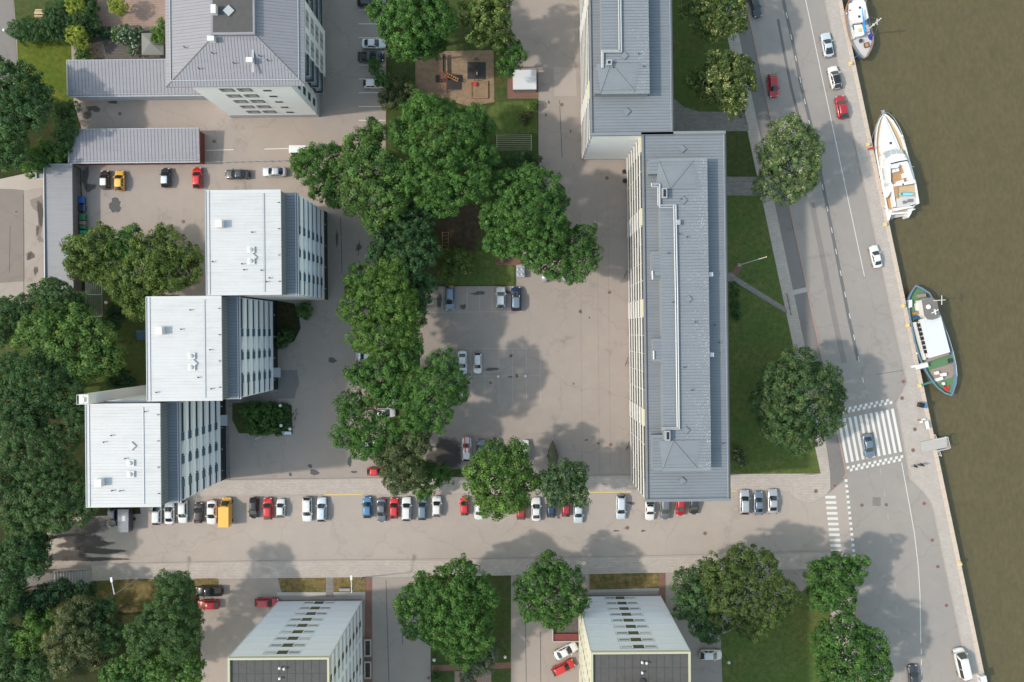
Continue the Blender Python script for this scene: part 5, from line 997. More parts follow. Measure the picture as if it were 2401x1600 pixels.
# yellow van, trailer, covered boat
p = P(530, 1200, 1.0); t = thing('delivery_van', 'tall yellow orange van in the street row', 'van', (p[0], p[1], .012), math.radians(N_)); d = car_parts('van')
for nm, key, mt in (('body', 'body', 'c_orange'), ('roof', 'roof', 'c_orange'), ('windshield', 'windshield', None), ('side_window', 'sideL', 'c_orange'), ('side_window', 'sideR', 'c_orange'), ('mirror', 'mirrorL', 'dark'), ('mirror', 'mirrorR', 'dark'), ('headlight', 'headL', None), ('headlight', 'headR', None)):
    o = link(nm, d[key], None, t)
    if mt: o.material_slots[0].link = 'OBJECT'; o.material_slots[0].material = M[mt]
MB().box(-2.62, 1.15, -.96, .96, .75, 2.42).build('cargo_box', M['c_orange'], t)
for a in (1.75, -1.8):
    for s in (-1, 1): o = link('wheel', d['wheel'], None, t); o.location = (a, s*.86, .315)
p = P(296, 1216, 1.2); t = thing('box_trailer', 'dark grey box trailer beside the black car at the left end of the row', 'trailer', (p[0], p[1], .012), math.radians(N_))
MB().box(-2.35, 2.0, -1.05, 1.05, .6, 2.35).build('box', M['c_dark'], t); MB().box(-2.3, 1.95, -1.0, 1.0, 2.35, 2.4).build('lid', M['c_grey'], t); MB().box(-.2, .8, -.5, .2, 2.4, 2.46).build('roof_vent', M['galvanised'], t); MB().box(2.0, 3.0, -.06, .06, .45, .55).build('drawbar', M['dark_steel'], t)
for s in (-1, 1): o = link('wheel', d['wheel'], None, t); o.location = (-.3, s*1.1, .315)
MB().cyl((2.7, 0, 0), (2.7, 0, .5), .05).build('jockey_wheel', M['rubber'], t)
p = P(1296, 1062, 1.0); t = thing('boat_trailer', 'trailer carrying a small boat under an olive tarpaulin', 'boat', (p[0], p[1], .0), math.radians(91))
def hullring(x, w, z0, z1, keel): return [(x, -w, z1), (x, -w*.7, (z0+z1)/2), (x, 0, keel), (x, w*.7, (z0+z1)/2), (x, w, z1), (x, w*.35, z1+.22), (x, 0, z1+.34), (x, -w*.35, z1+.22)]
MB().loft([hullring(x, w, .5, z, .45) for x, w, z in ((-2.2, .72, 1.0), (-1.6, .86, 1.1), (-.4, .90, 1.22), (.5, .78, 1.15), (1.4, .45, 1.05), (2.3, .06, 1.0))]).build('tarpaulin', M['tarp'], t, True)
MB().box(-2.2, 3.0, -.05, .05, .35, .46).build('trailer_frame', M['galvanised'], t); MB().cyl((2.9, 0, 0), (2.9, 0, .4), .05).build('jockey_wheel', M['rubber'], t)
for s in (-1, 1): o = link('wheel', d['wheel'], None, t); o.location = (-.7, s*.9, .315)
p = P(1095, 1043, 1.7); t = thing('roof_ski_rack', 'pair of bright red bars tied on the roof of the white car', 'rack', (p[0], p[1], 1.5), math.radians(90))
MB().rbox((0, -.42, .1), (3.1, .16, .10), -.06).build('bar', M['red_paint'], t); MB().rbox((0, .42, .1), (3.1, .16, .10), .06).build('bar', M['red_paint'], t); MB().rbox((-.5, 0, .04), (.1, 1.1, .07)).build('crossbar', M['dark_steel'], t)
# ------------------------------------------------------------------ boats
WL = -1.6
def boat(name, label, o, sc_, outline, z_rail, z_deck, hullm, railm, deckm, flare=.80, cat='boat'):
    """outline: zoom pixels of the rail, clockwise from the bow"""
    fz = lambda x, y: (o[0]+x/sc_, o[1]+y/sc_)
    W = [P(*fz(x, y), z_rail) for x, y in outline]
    cxm = sum(p[0] for p in W)/len(W); cym = sum(p[1] for p in W)/len(W)
    t = thing(name, label, cat, (cxm, cym, WL))
    ax = (Vector(W[0])-Vector(W[len(W)//2])); ax.z = 0; ax.normalize(); nx = Vector((-ax.y, ax.x, 0))
    def ring(f, z, lf=1.0):
        out = []
        for p in W:
            v = Vector((p[0]-cxm, p[1]-cym, 0)); a, b = v.dot(ax), v.dot(nx); out.append(ax*(a*lf)+nx*(b*f)+Vector((0, 0, z-WL)))
        return out
    zr = z_rail
    MB().loft([ring(.62, WL-.7, .86), ring(flare, WL, .93), ring(flare+.12, (WL+zr)/2, .97), ring(1, zr), ring(.955, zr, .975), ring(.93, z_deck-.02, .965)], cap=False).build('hull', M[hullm], t)
    m = MB(); m.loft([ring(1.012, zr-.02, 1.004), ring(1.012, zr+.09, 1.004), ring(.93, zr+.09, .972), ring(.93, zr-.02, .972)], cap=False); m.build('rail', M[railm], t)
    m = MB(); rr = ring(.94, z_deck, .968); m.add(rr, [tuple(range(len(rr)))]); 
    me_n = m.build('deck', M[deckm], t)
    def pr(nm, pts, z0, z1, mat, smooth=False):      # prism from zoom pixels of its top, inside the boat's frame
        poly = [(P(*fz(x, y), z1)[0]-cxm, P(*fz(x, y), z1)[1]-cym) for x, y in pts]
        return MB().prism(poly, z0-WL, z1-WL).build(nm, M[mat], t)
    def tp(x, y, z): p = P(*fz(x, y), z); return (p[0]-cxm, p[1]-cym, z-WL)
    return t, pr, tp
# blue hulled boat with white wheelhouse and a mast
out = [(690, 1440), (780, 1380), (880, 1190), (925, 1020), (912, 850), (870, 680), (830, 540), (800, 380), (770, 200), (735, 0), (690, -200), (600, -330), (500, -340), (400, -220), (320, 0), (250, 150), (215, 330), (240, 520), (290, 780), (350, 1000), (400, 1110), (520, 1290), (620, 1400)]
t, pr, tp = boat('wooden_boat', 'blue hulled boat with white cabin and blue sail cover moored at the top', (1960, 0), 10.45, out, .35, -.25, 'hull_blue', 'wood', 'deck_grey')
pr('cabin', [(430, 20), (680, 10), (720, 60), (800, 440), (740, 490), (640, 545), (530, 550), (480, 480), (425, 150)], -.3, 1.6, 'boat_white'); pr('cabin_wall', [(320, 100), (430, 60), (520, 520), (430, 580), (350, 480)], -.3, .55, 'boat_white')
for y in (130, 215, 300, 385, 460): pr('cabin_window', [(400+.1*y, y-22), (440+.1*y, y-30), (446+.1*y, y+12), (408+.1*y, y+18)], .5, .62, 'glass_dark')
for x, y in ((590, 188), (574, 408)): pr('roof_hatch', [(x-28, y-25), (x+25, y-28), (x+28, y+25), (x-25, y+28)], 1.58, 1.68, 'dark_steel')
pr('companionway', [(440, 600), (500, 540), (640, 560), (640, 610), (510, 620)], -.3, .75, 'wood_dark')
pr('fore_cabin', [(445, 620), (640, 600), (700, 840), (660, 870), (480, 905)], -.3, .85, 'boat_white'); pr('cabin_stripe', [(428, 600), (445, 605), (500, 860), (485, 868)], .2, .8, 'hull_blue')
for (x, y, r) in ((585, 745, .35),):
    c = tp(x, y, .9); MB().lathe([(.2, 0), (.36, .02), (.36, .1), (.2, .12)], c, 14).build('lifebuoy', M['yellow_paint'], t)
pr('deck_hatch', [(690, 1060), (800, 1030), (825, 1150), (712, 1170)], -.3, .05, 'wood_dark'); pr('hatch_lid', [(715, 1075), (785, 1058), (803, 1138), (730, 1152)], .0, .1, 'teak'); pr('windlass', [(590, 960), (640, 945), (660, 1020), (605, 1035)], -.3, .3, 'dark_steel')
c = tp(845, 885, .1); MB().lathe([(.36, -.35), (.4, .1), (.34, .42), (.05, .46)], c, 12).build('barrel', M['cloth_blue'], t)
c = tp(852, 940, -.1); MB().lathe([(.3, -.15), (.3, .2), (.05, .24)], c, 10).build('barrel', M['cloth_blue'], t)
b0, b1 = tp(715, 790, 2.0), tp(640, 190, 2.5); MB().cyl(b0, b1, .26, .06, 8).build('sail_cover', M['sail_blue'], t); MB().cyl((b0[0], b0[1], b0[2]-.25), (b1[0], b1[1], b1[2]-.1), .06, .05).build('boom', M['white_paint'], t)
mb_ = tp(715, 790, 0); MB().cyl((mb_[0], mb_[1], 1.2), (mb_[0], mb_[1], 8.2), .13, .10, 8).build('mast', M['white_paint'], t); MB().rbox((mb_[0], mb_[1], 5.2), (.35, .35, .25)).build('mast_light', M['white_paint'], t); MB().rbox((mb_[0], mb_[1], 6.6), (.12, 1.1, .08)).build('spreader', M['white_paint'], t)
for (x, y) in ((250, 320), (345, 830), (815, 555), (760, 1385)):
    a = tp(x, y, .4); MB().cyl(a, (mb_[0], mb_[1], 7.9), .012, n=4).build('stay', M['steel'], t)
for x, y in ((350, 920), (410, 900)): pr('locker', [(x, y), (x+45, y-10), (x+55, y+50), (x+12, y+62)], -.3, .2, 'deck_grey')
for i in range(5): pr('deck_box', [(330+20*i, 240+55*i), (365+20*i, 230+55*i), (372+20*i, 258+55*i), (338+20*i, 268+55*i)], .5, .72, 'red_paint' if i == 0 else 'vinyl')
c = tp(248, 340, .1); MB().lathe([(.08, -.7), (.2, -.55), (.2, .2), (.08, .3)], c, 8).build('fender', M['boat_white'], t)

# motor yacht
out = [(235, 90), (300, 130), (360, 190), (420, 290), (480, 410), (535, 590), (590, 760), (630, 900), (665, 1080), (672, 1250), (620, 1340), (565, 1400), (330, 1420), (285, 1400), (255, 1250), (220, 1080), (185, 900), (155, 740), (130, 600), (125, 480), (135, 360), (150, 260), (185, 160)]
t, pr, tp = boat('motor_yacht', 'white motor yacht with teak flybridge moored at the quay', (2030, 250), 5.6, out, .55, .30, 'hull_white', 'boat_white', 'teak_light', .78)
tr = [(238, 120), (262, 140), (330, 270), (400, 420), (455, 560), (520, 690), (560, 720), (610, 900), (640, 1000), (420, 1010), (300, 1190), (270, 1080), (245, 960), (230, 780), (195, 640), (185, 480), (195, 330), (215, 180)]
pr('foredeck_trunk', [(238, 120), (262, 140), (330, 270), (400, 420), (455, 560), (500, 640), (215, 640), (185, 560), (182, 460), (195, 330), (215, 180)], .25, .75, 'boat_white'); pr('trunk_top', [(240, 170), (258, 180), (310, 290), (370, 420), (420, 545), (330, 570), (220, 600), (200, 500), (208, 360), (222, 240)], .7, 1.0, 'boat_white')
pr('deckhouse', [(215, 640), (260, 600), (420, 550), (520, 640), (570, 720), (640, 960), (650, 1010), (420, 1030), (330, 1120), (290, 1190), (255, 1000), (225, 780)], .25, 1.75, 'boat_white')
for pts in ([(232, 612), (318, 578), (332, 640), (262, 690)], [(322, 572), (388, 565), (405, 618), (342, 632)], [(394, 562), (470, 560), (500, 625), (412, 615)]):
    pr('windscreen', pts, 1.4, 1.80, 'glass_pale')
for (y0, y1, a, b) in ((700, 740, 222, 250), (745, 800, 224, 262), (805, 900, 228, 272), (905, 960, 240, 280), (965, 1050, 252, 292)): pr('side_window', [(a, y0), (b, y0-8), (b+6, y1-8), (a+10, y1)], 1.2, 1.78, 'glass_pale')
pr('bridge_coaming', [(270, 690), (340, 650), (480, 640), (540, 690), (600, 880), (640, 990), (560, 970), (500, 780), (420, 745), (325, 770), (330, 990), (345, 1010), (300, 1000), (272, 860)], 1.7, 2.65, 'boat_white')
pr('bridge_floor', [(318, 780), (420, 750), (505, 785), (560, 980), (350, 1005), (335, 990)], 1.7, 2.0, 'teak'); pr('bridge_floor', [(350, 1010), (420, 1030), (430, 1200), (395, 1200)], 1.4, 1.9, 'teak')
pr('helm_console', [(325, 770), (430, 735), (445, 780), (420, 805), (340, 815)], 2.0, 2.6, 'vinyl'); pr('helm_screen', [(330, 745), (430, 720), (545, 700), (570, 730), (545, 712), (440, 732), (335, 758)], 2.6, 2.85, 'glass_dark')
for x, y in ((372, 848), (418, 836)): pr('helm_seat', [(x-22, y-20), (x+16, y-24), (x+26, y+12), (x-16, y+24)], 2.0, 2.5, 'vinyl')
pr('table', [(485, 880), (540, 868), (552, 930), (494, 942)], 2.0, 2.7, 'boat_white'); pr('side_bench', [(505, 760), (560, 735), (630, 960), (570, 968)], 1.75, 2.4, 'vinyl'); pr('stern_bench', [(405, 985), (500, 955), (510, 1000), (415, 1012)], 2.0, 2.5, 'vinyl')
pr('radar_arch', [(402, 1012), (640, 965), (655, 1005), (440, 1040), (405, 1035)], 1.7, 3.1, 'boat_white'); pr('arch_hatch', [(478, 1012), (500, 1010), (502, 1034), (482, 1036)], 3.08, 3.13, 'dark_steel')
pr('boat_deck', [(425, 1050), (630, 1025), (650, 1180), (395, 1215)], .25, 1.7, 'teak_light'); pr('deck_coaming', [(640, 960), (655, 960), (705, 1270), (680, 1285)], .25, 2.0, 'boat_white'); pr('deck_coaming', [(335, 1010), (352, 1010), (400, 1310), (380, 1320)], .25, 1.9, 'boat_white')
pr('aft_hardtop', [(400, 1215), (520, 1170), (645, 1185), (672, 1230), (668, 1275), (560, 1310), (410, 1325)], .25, 1.75, 'deck_grey'); pr('seat_pad', [(552, 1220), (620, 1212), (624, 1250), (556, 1258)], 1.7, 1.95, 'pad_grey'); pr('seat_pad', [(490, 1240), (536, 1236), (540, 1272), (494, 1276)], 1.7, 1.95, 'pad_grey')
a, b = tp(432, 1152, 1.95), tp(640, 1150, 1.95)
ring = lambda x, y, r, h: [(x, y-r, 0), (x, y-r*.6, h*.8), (x, y, h), (x, y+r*.6, h*.8), (x, y+r, 0), (x, y, -h*.6)]
kk = thing('paddleboard', 'turquoise paddleboard lying on the deck of the motor yacht', 'paddleboard', (t.location.x+(a[0]+b[0])/2, t.location.y+(a[1]+b[1])/2, WL+(a[2])), .02)
MB().loft([[(v[0], v[1], v[2]) for v in ring(x, 0, r, .12)] for x, r in ((-1.5, .04), (-1.35, .2), (-.9, .32), (0, .37), (.8, .33), (1.25, .22), (1.48, .04))]).build('board', M['kayak_blue'], kk, True); MB().box(-1.1, -.8, -.12, .12, .1, .16).build('deck_pad', M['dark'], kk)
pr('side_deck', [(290, 1225), (345, 1120), (375, 1310), (350, 1365), (310, 1350)], .25, .62, 'teak'); pr('transom_rail', [(350, 1340), (560, 1310), (620, 1310), (615, 1325), (400, 1370)], .25, 1.5, 'boat_white')
pr('swim_platform', [(340, 1375), (560, 1345), (570, 1430), (325, 1470)], -1.2, -.95, 'deck_grey'); pr('quarter_wing', [(255, 1300), (300, 1340), (350, 1375), (310, 1495), (295, 1495)], -1.6, .45, 'boat_white'); pr('quarter_wing', [(555, 1345), (620, 1325), (600, 1400), (562, 1462), (550, 1450)], -1.6, .45, 'boat_white')
m = MB(); rp = [(250, 75), (300, 85), (370, 150), (440, 270), (490, 390), (540, 570), (570, 720)]; m.path([tp(x, y, 1.3) for x, y in rp], .03)
for x, y in rp[1:]: m.cyl(tp(x, y, 1.3), tp(x-8, y+2, .6), .022)
m.build('guard_rail', M['steel'], t); m = MB(); rp = [(215, 80), (170, 160), (140, 260), (118, 420), (118, 560)]; m.path([tp(x, y, 1.25) for x, y in rp], .03)
for x, y in rp: m.cyl(tp(x, y, 1.25), tp(x+8, y+2, .6), .022)
m.build('guard_rail', M['steel'], t); pr('bow_roller', [(205, 50), (248, 45), (244, 100), (225, 105)], .4, .72, 'steel'); pr('deck_hatch', [(312, 468), (342, 464), (346, 492), (316, 498)], .98, 1.06, 'dark_steel'); pr('life_raft', [(452, 378), (484, 370), (488, 395), (460, 408)], .5, .95, 'boat_white')
for y in (740, 930, 1140, 1340): c = tp(150+.15*(y-740)*1.2, y, .1); MB().lathe([(.05, -.6), (.16, -.45), (.16, .2), (.05, .35)], c, 8).build('fender', M['plastic_blue'], t)
MB().cyl(tp(600, 785, 1.9), tp(638, 795, 3.2), .02).build('aerial', M['white_paint'], t); MB().rbox(tp(625, 1355, .9), (.6, .18, .3), .4).build('outboard', M['boat_white'], t)
f0 = tp(128, 540, .9); MB().cyl((f0[0], f0[1], .3), (f0[0]-.3, f0[1], 3.3), .025).build('flag_staff', M['white_paint'], t)
fl = MB(); n = 6
for i in range(n): 
    y = f0[1]+.15-.06*i
    fl.add([(f0[0]-.25, y, 3.2-.11*i), (f0[0]-1.55, y-.35, 3.05-.11*i), (f0[0]-1.55, y-.41, 2.94-.11*i), (f0[0]-.25, y-.06, 3.09-.11*i)], [(0, 1, 2, 3)])
fl.build('flag', M['red_paint'], t)

# old green-decked passenger boat
out = [(205, 50), (290, 85), (390, 150), (440, 240), (500, 360), (560, 520), (620, 680), (680, 870), (725, 1060), (748, 1240), (740, 1340), (705, 1450), (680, 1505), (590, 1475), (500, 1410), (440, 1340), (370, 1240), (310, 1130), (250, 1000), (190, 800), (155, 620), (122, 450), (103, 290), (115, 200), (150, 130)]
t, pr, tp = boat('passenger_boat', 'old slate blue passenger boat with green decks and long white roof', (2110, 660), 5.6, out, .35, -.25, 'hull_slate', 'hull_slate', 'deck_green', .84)
pr('saloon', [(270, 505), (530, 450), (655, 925), (385, 1005)], -.3, 1.7, 'facade_cream'); pr('saloon_roof', [(265, 500), (535, 445), (662, 930), (380, 1012)], 1.7, 1.8, 'white_metal'); pr('aft_step', [(360, 1020), (640, 940), (650, 960), (366, 1060)], -.3, .9, 'deck_brown')
pr('side_bulwark', [(182, 540), (215, 535), (345, 1020), (325, 1035)], -.3, .75, 'facade_cream')
for i in range(7):
    x, y = 238+15.5*i, 580+58*i; pr('saloon_window', [(x, y-22), (x+24, y-28), (x+32, y+14), (x+8, y+20)], .9, 1.5, 'glass_dark')
pr('wheelhouse', [(300, 250), (420, 215), (480, 260), (510, 430), (500, 470), (430, 500), (370, 495), (330, 450)], -.3, 2.5, 'facade_cream'); pr('wheelhouse_roof', [(290, 250), (420, 205), (490, 260), (518, 440), (500, 478), (430, 506), (365, 500), (322, 450)], 2.5, 2.62, 'concrete_dark')
c = tp(371, 335, 2.7); MB().lathe([(.45, 0), (.45, .25), (.3, .4), (.05, .44)], c, 14).build('radar_dome', M['boat_white'], t); MB().rbox(tp(460, 395, 2.9), (1.4, .16, .2), .5).build('radar_scanner', M['boat_white'], t); MB().rbox(tp(462, 400, 2.8), (.16, 1.0, .3), .2).build('scanner_mount', M['boat_white'], t)
mp = tp(440, 255, 2.5); MB().cyl((mp[0], mp[1], 3.9), (mp[0], mp[1], 8.2), .09, .06).build('mast', M['white_paint'], t); MB().rbox((mp[0], mp[1], 7.0), (.1, 1.7, .1)).build('mast_crosstree', M['white_paint'], t)
pr('white_box', [(118, 250), (160, 240), (162, 335), (120, 350)], -.3, .55, 'boat_white'); pr('deck_clutter', [(205, 300), (262, 250), (300, 370), (225, 385)], -.3, .35, 'vinyl'); pr('deck_crate', [(228, 175), (342, 160), (350, 200), (240, 218)], -.3, .35, 'deck_brown'); pr('life_ring_box', [(370, 165), (408, 180), (400, 210), (362, 205)], -.3, .4, 'dark_steel')
pr('wooden_steps', [(175, 405), (270, 388), (275, 425), (178, 442)], -.3, .5, 'wood'); pr('wooden_steps', [(272, 400), (325, 395), (330, 425), (278, 428)], -.3, .9, 'teak'); pr('blue_locker', [(190, 455), (270, 445), (275, 480), (200, 488)], -.3, .3, 'plastic_blue'); pr('awning', [(210, 500), (290, 488), (250, 530), (205, 530)], .3, .9, 'dark')
pr('aft_wood_deck', [(385, 1165), (700, 1075), (720, 1200), (690, 1260), (560, 1300), (500, 1340)], -.3, -.15, 'deck_brown')
for pts in ([(465, 1190), (510, 1178), (520, 1215), (475, 1228)], [(545, 1212), (612, 1200), (616, 1238), (552, 1248)], [(472, 1280), (560, 1250), (572, 1285), (485, 1315)]): pr('deck_table', pts, -.15, .5, 'boat_white')
rg = MB()
for i in range(6): c = tp(575+rnd.uniform(-15, 60), 1395+rnd.uniform(-15, 35), -.05); rg.lathe([(.12, 0), (.26, .03), (.26, .09), (.12, .12)], c, 10)
rg.build('rope_coils', M['red_paint'], t); c = tp(572, 1342, 0); MB().lathe([(.3, -.2), (.3, .2), (.1, .35)], c, 10).build('capstan', M['boat_white'], t); pr('bench', [(645, 1020), (692, 1015), (698, 1060), (650, 1072)], -.3, .25, 'dark_steel')
m = MB(); rp = [(520, 400), (570, 540), (640, 720), (700, 920), (740, 1100), (752, 1240)]; m.path([tp(x, y, 1.2) for x, y in rp], .03)
for x, y in rp: m.cyl(tp(x, y, 1.2), tp(x-4, y, .35), .025)
m.build('guard_rail', M['steel'], t)
for i, (x, y) in enumerate(((135, 500), (165, 640), (225, 945))): c = tp(x, y, .1); MB().lathe([(.06, -.8), (.2, -.6), (.2, .1), (.06, .25)], c, 8).build('fender', M['rubber'] if i < 2 else M['boat_white'], t)
gx = P(2163, 858, .6); g = thing('gangway', 'short white gangway from the quay to the passenger boat', 'gangway', (gx[0], gx[1], 0), math.radians(14))
MB().rbox((-.1, 0, .48), (2.4, .95, .09), 0, -.06).build('deck', M['white_paint'], g); MB().rbox((-1.6, .25, .28), (.75, .45, .3)).build('step', M['white_paint'], g)
for s in (-1, 1): MB().cyl((-1.2, s*.45, 1.25), (1.0, s*.45, 1.35), .025).cyl((-1.1, s*.45, .4), (-1.1, s*.45, 1.25), .025).cyl((.9, s*.45, .5), (.9, s*.45, 1.33), .025).build('handrail', M['steel'], g)
def rope(label, a, za, b, zb, mat='rope', sag=.3, r=.025):
    A, B = Vector(P(*a, za)), Vector(P(*b, zb)); pts = []
    for i in range(9): u = i/8; v = A.lerp(B, u); v.z -= sag*4*u*(1-u); pts.append(v-A)
    return MB().path(pts, r, 5).build('mooring_rope', M[mat], None, at=None, label=label, cat='rope', group='mooring ropes') if False else (lambda o: (setattr(o, 'location', A), o)[1])(MB().path(pts, r, 5).build('mooring_rope', M[mat], None, label=label, cat='rope', group='mooring ropes'))
rope('pale mooring line from the yacht bow to the quay', (2043, 330), .3, (2056, 294), .7); rope('short stern line of the motor yacht', (2083, 520), .35, (2096, 511), .3); rope('turquoise mooring line at the lower end of the passenger boat', (2160, 905), .35, (2192, 896), .45, 'rope_green', r=.045)
rope('second turquoise line beside the first at the passenger boat', (2161, 903), .35, (2190, 893), .45, 'rope_green', r=.04); rope('mooring line at the upper end of the passenger boat', (2130, 765), .35, (2146, 764), .5); rope('bow line of the blue hulled boat', (2001, 138), .3, (2017, 126), .3, r=.02)
# ------------------------------------------------------------------ street furniture and small things
def at(x, y, z=0.): return P(x, y, z)
def globe_lamp(x, y, label, h=3.2):
    b = at(x, y, h); t = thing('garden_lamp', label, 'lamp', (b[0], b[1], 0), 0, 'white globe lamps')
    MB().cyl((0, 0, 0), (0, 0, h-.25), .05).build('post', M['dark_steel'], t); MB().lathe([(.05, -.32), (.24, -.2), (.31, 0), (.24, .2), (.05, .31)], (0, 0, h), 12).build('globe', M['white_paint'], t, True)
for a in ((10, 71, 'white globe lamp on the dark garden path at the left edge'), (249, 710, 'white globe lamp beside the iron drying frame'), (657, 951, 'uppermost white globe lamp of the planted bed'), (659, 998, 'white globe lamp at the lower middle of the planted bed'), (680, 1006, 'white globe lamp at the lower right corner of the planted bed'),
    (1184, 1541, 'pale globe lamp on the court lawn below the huge tree'), (1709, 1554, 'small globe lamp on the corner lawn beside the white hatchback'), (1018, 1548, 'small globe lamp beside the court parking bays')): globe_lamp(*a)
def street_lamp(bx_, by_, h, arm, ang, label, mat='white_paint'):
    b = at(bx_, by_); t = thing('street_lamp', label, 'lamp', b, math.radians(ang), 'street lamps')
    MB().cyl((0, 0, 0), (0, 0, h), .11, .07).build('post', M['galvanised' if mat == 'white_paint' else mat], t); MB().cyl((0, 0, h), (arm, 0, h+.35), .09, .07).build('arm', M[mat], t)
    MB().rbox((arm+.25, 0, h+.36), (.85, .36, .16)).build('lamp_head', M[mat], t)
street_lamp(325, 1357, 9.0, 2.5, 97, 'street lamp with long arm on the slope beside the outdoor steps'); street_lamp(848, 1354, 9.0, 2.6, 90, 'street lamp with long arm at the lawn of the left tower'); street_lamp(1858, 1340, 9.0, 2.2, 90, 'street lamp rising between the corner trees'); street_lamp(1950, 1426, 8.2, 1.6, -40, 'dark street lamp by the lower riverside pavement', 'dark_steel')
street_lamp(1790, 461, 7.5, 1.4, 20, 'dark street lamp at the path above the river lawn', 'dark_steel')
for x, y, w_ in ((2118, 895, 'on the river road where the quay pavement widens'), (2115, 934, 'on the widened quay pavement above the zebra crossing'), (2145, 1007, 'on the quay pavement beside the white fish cleaning table'), (2141, 1056, 'on the quay pavement left of the boarding platform'), (2167, 1181, 'in the road corner below the quay bulge'), (2021, 1185, 'on the river road left of the square dark patch'), (2078, 1184, 'on the river road right of the square dark patch'),
    (1957, 1139, 'in the cycle path beside the rounded pavement corner'), (1913, 1152, 'in the pale paving of the rounded corner'), (2186, 1267, 'uppermost along the lower quay kerb'), (2199, 1329, 'middle one along the lower quay kerb'), (2219, 1420, 'lowest along the lower quay kerb'), (1423, 418, 'on the drive near the brown box'), (1429, 686, 'in the court level with the blue van'), (1432, 1043, 'in the court near its lower right corner'),
    (1317, 246, 'on the drive below the bicycle shelter'), (38, 497, 'in the grey yard at the left edge'), (502, 332, 'beside the red end wall of the garage'), (281, 267, 'in the yard between low wing and garage'), (1653, 1251, 'in the side street below the long grey blue block'), (430, 520, 'in the back yard below the red hatchback'), (1005, 1590, 'at the lower edge beside the court lawn'), (1471, 1238, 'in the side street below the pale silver estate')):
    z = .123 if (x, y) in ((2115, 934), (2145, 1007), (2141, 1056)) else (.055 if y in (1139, 1152) else .015); b = at(x, y, z)
    t = thing('manhole_cover', 'round iron manhole cover '+w_, 'manhole cover', b, 0, 'manhole covers'); MB().lathe([(.42, 0), (.42, .012)], n=16).build('cover_rim', M['kerb_red'], t); MB().lathe([(.34, .012), (.34, .02)], n=16).build('cover_plate', M['cover_iron'], t)
# flagpole, bollards, quay furniture
b = at(1733, 622); t = thing('flagpole', 'tall white flagpole on the river lawn', 'flagpole', b); MB().cyl((0, 0, 0), (0, 0, 16.4), .13, .06, 10).build('pole', M['white_paint'], t); MB().lathe([(.02, 0), (.12, .1), (.02, .22)], (0, 0, 16.4), 8).build('finial', M['yellow_paint'], t); MB().box(-.3, .3, -.3, .3, 0, .25).build('base', M['concrete'], t)
for x, y in ((1994, 150), (2035, 340), (2075, 527), (2117, 718), (2128, 763), (2156, 905), (2250, 1322)):
    b = at(x, y, .13); lab = {150: 'below the blue hulled boat', 340: 'beside the yacht flag', 527: 'at the stern of the motor yacht', 718: 'at the upper end of the passenger boat', 763: 'beside the saloon of the passenger boat', 905: 'holding the turquoise mooring lines', 1322: 'on the quay far below the boarding platform'}[y]
    t = thing('bollard', 'yellow mooring bollard '+lab, 'bollard', b, 0, 'mooring bollards'); MB().lathe([(.22, 0), (.17, .1), (.17, .34), (.30, .42), (.30, .52), (.1, .58)], n=12).build('post', M['yellow_paint'], t, True); MB().box(-.36, .36, -.36, .36, 0, .05).build('base_plate', M['yellow_paint'], t)
pl = [(2159, 1037), (2190, 1030), (2218, 1024.5), (2222, 1049), (2190, 1055.5), (2162, 1061)]
b = at(2190, 1042, .4); t = thing('boarding_platform', 'white boarding platform with rails projecting over the water', 'platform', (b[0], b[1], 0)); loc = lambda x, y, z: (P(x, y, z)[0]-b[0], P(x, y, z)[1]-b[1], z)
MB().prism([loc(x, y, .4)[:2] for x, y in pl], .16, .4).build('deck', M['concrete'], t)
def rail(t, pts, z0, h, mat='white_paint', nm='railing'):
    m = MB(); m.path([(p[0], p[1], z0+h) for p in pts], .045); m.path([(p[0], p[1], z0+h*.5) for p in pts], .03)
    for p in pts: m.cyl((p[0], p[1], z0), (p[0], p[1], z0+h), .04)
    m.build(nm, M[mat], t)
rail(t, [loc(2215, 1025, .4), loc(2221, 1048, .4)], .4, 1.1); rail(t, [loc(2190, 1029.5, .4), loc(2216, 1024, .4)], .4, 1.1); rail(t, [loc(2190, 1056.5, .4), loc(2220, 1050, .4)], .4, 1.1); rail(t, [loc(2186, 1018, .2), loc(2191, 1029, .2)], .15, 1.1); rail(t, [loc(2196, 1056, .2), loc(2201, 1068, .2)], .15, 1.1)
for x, y in ((2214, 1028), (2218, 1047)): p = loc(x, y, 0); MB().cyl((p[0], p[1], -4), (p[0], p[1], .16), .15).build('pile', M['dark_steel'], t)
b = at(2163, 951, .7); t = thing('service_box', 'dark service box with blue lid on the quay edge', 'cabinet', (b[0], b[1], .12), math.radians(-12)); MB().box(-.75, .1, -.42, .42, 0, 1.0).build('cabinet', M['dark_steel'], t); MB().box(.12, .78, -.38, .38, 0, .85).build('side_unit', M['c_pale'], t); MB().box(-.78, .13, -.45, .45, 1.0, 1.06).build('lid', M['dark'], t); MB().box(.1, .8, -.4, .4, .85, .92).build('side_lid', M['c_blue'], t)
b = at(2171, 994, .5); t = thing('fishing_table', 'white fish cleaning table with crates at the quay edge', 'table', (b[0], b[1], .12), math.radians(12)); MB().box(-.32, .32, -.95, .6, .78, .86).build('table_top', M['white_paint'], t)
for sx in (-.25, .25):
    for sy in (-.85, .5): MB().cyl((sx, sy, 0), (sx, sy, .8), .04).build('leg', M['steel'], t)
MB().box(-.95, -.42, .3, .75, 0, .35).build('crate', M['white_paint'], t); MB().box(-1.25, -.9, .75, 1.05, 0, .3).build('crate', M['wood'], t); MB().box(-.5, .1, .75, 1.05, 0, .5).build('crate', M['vinyl'], t)
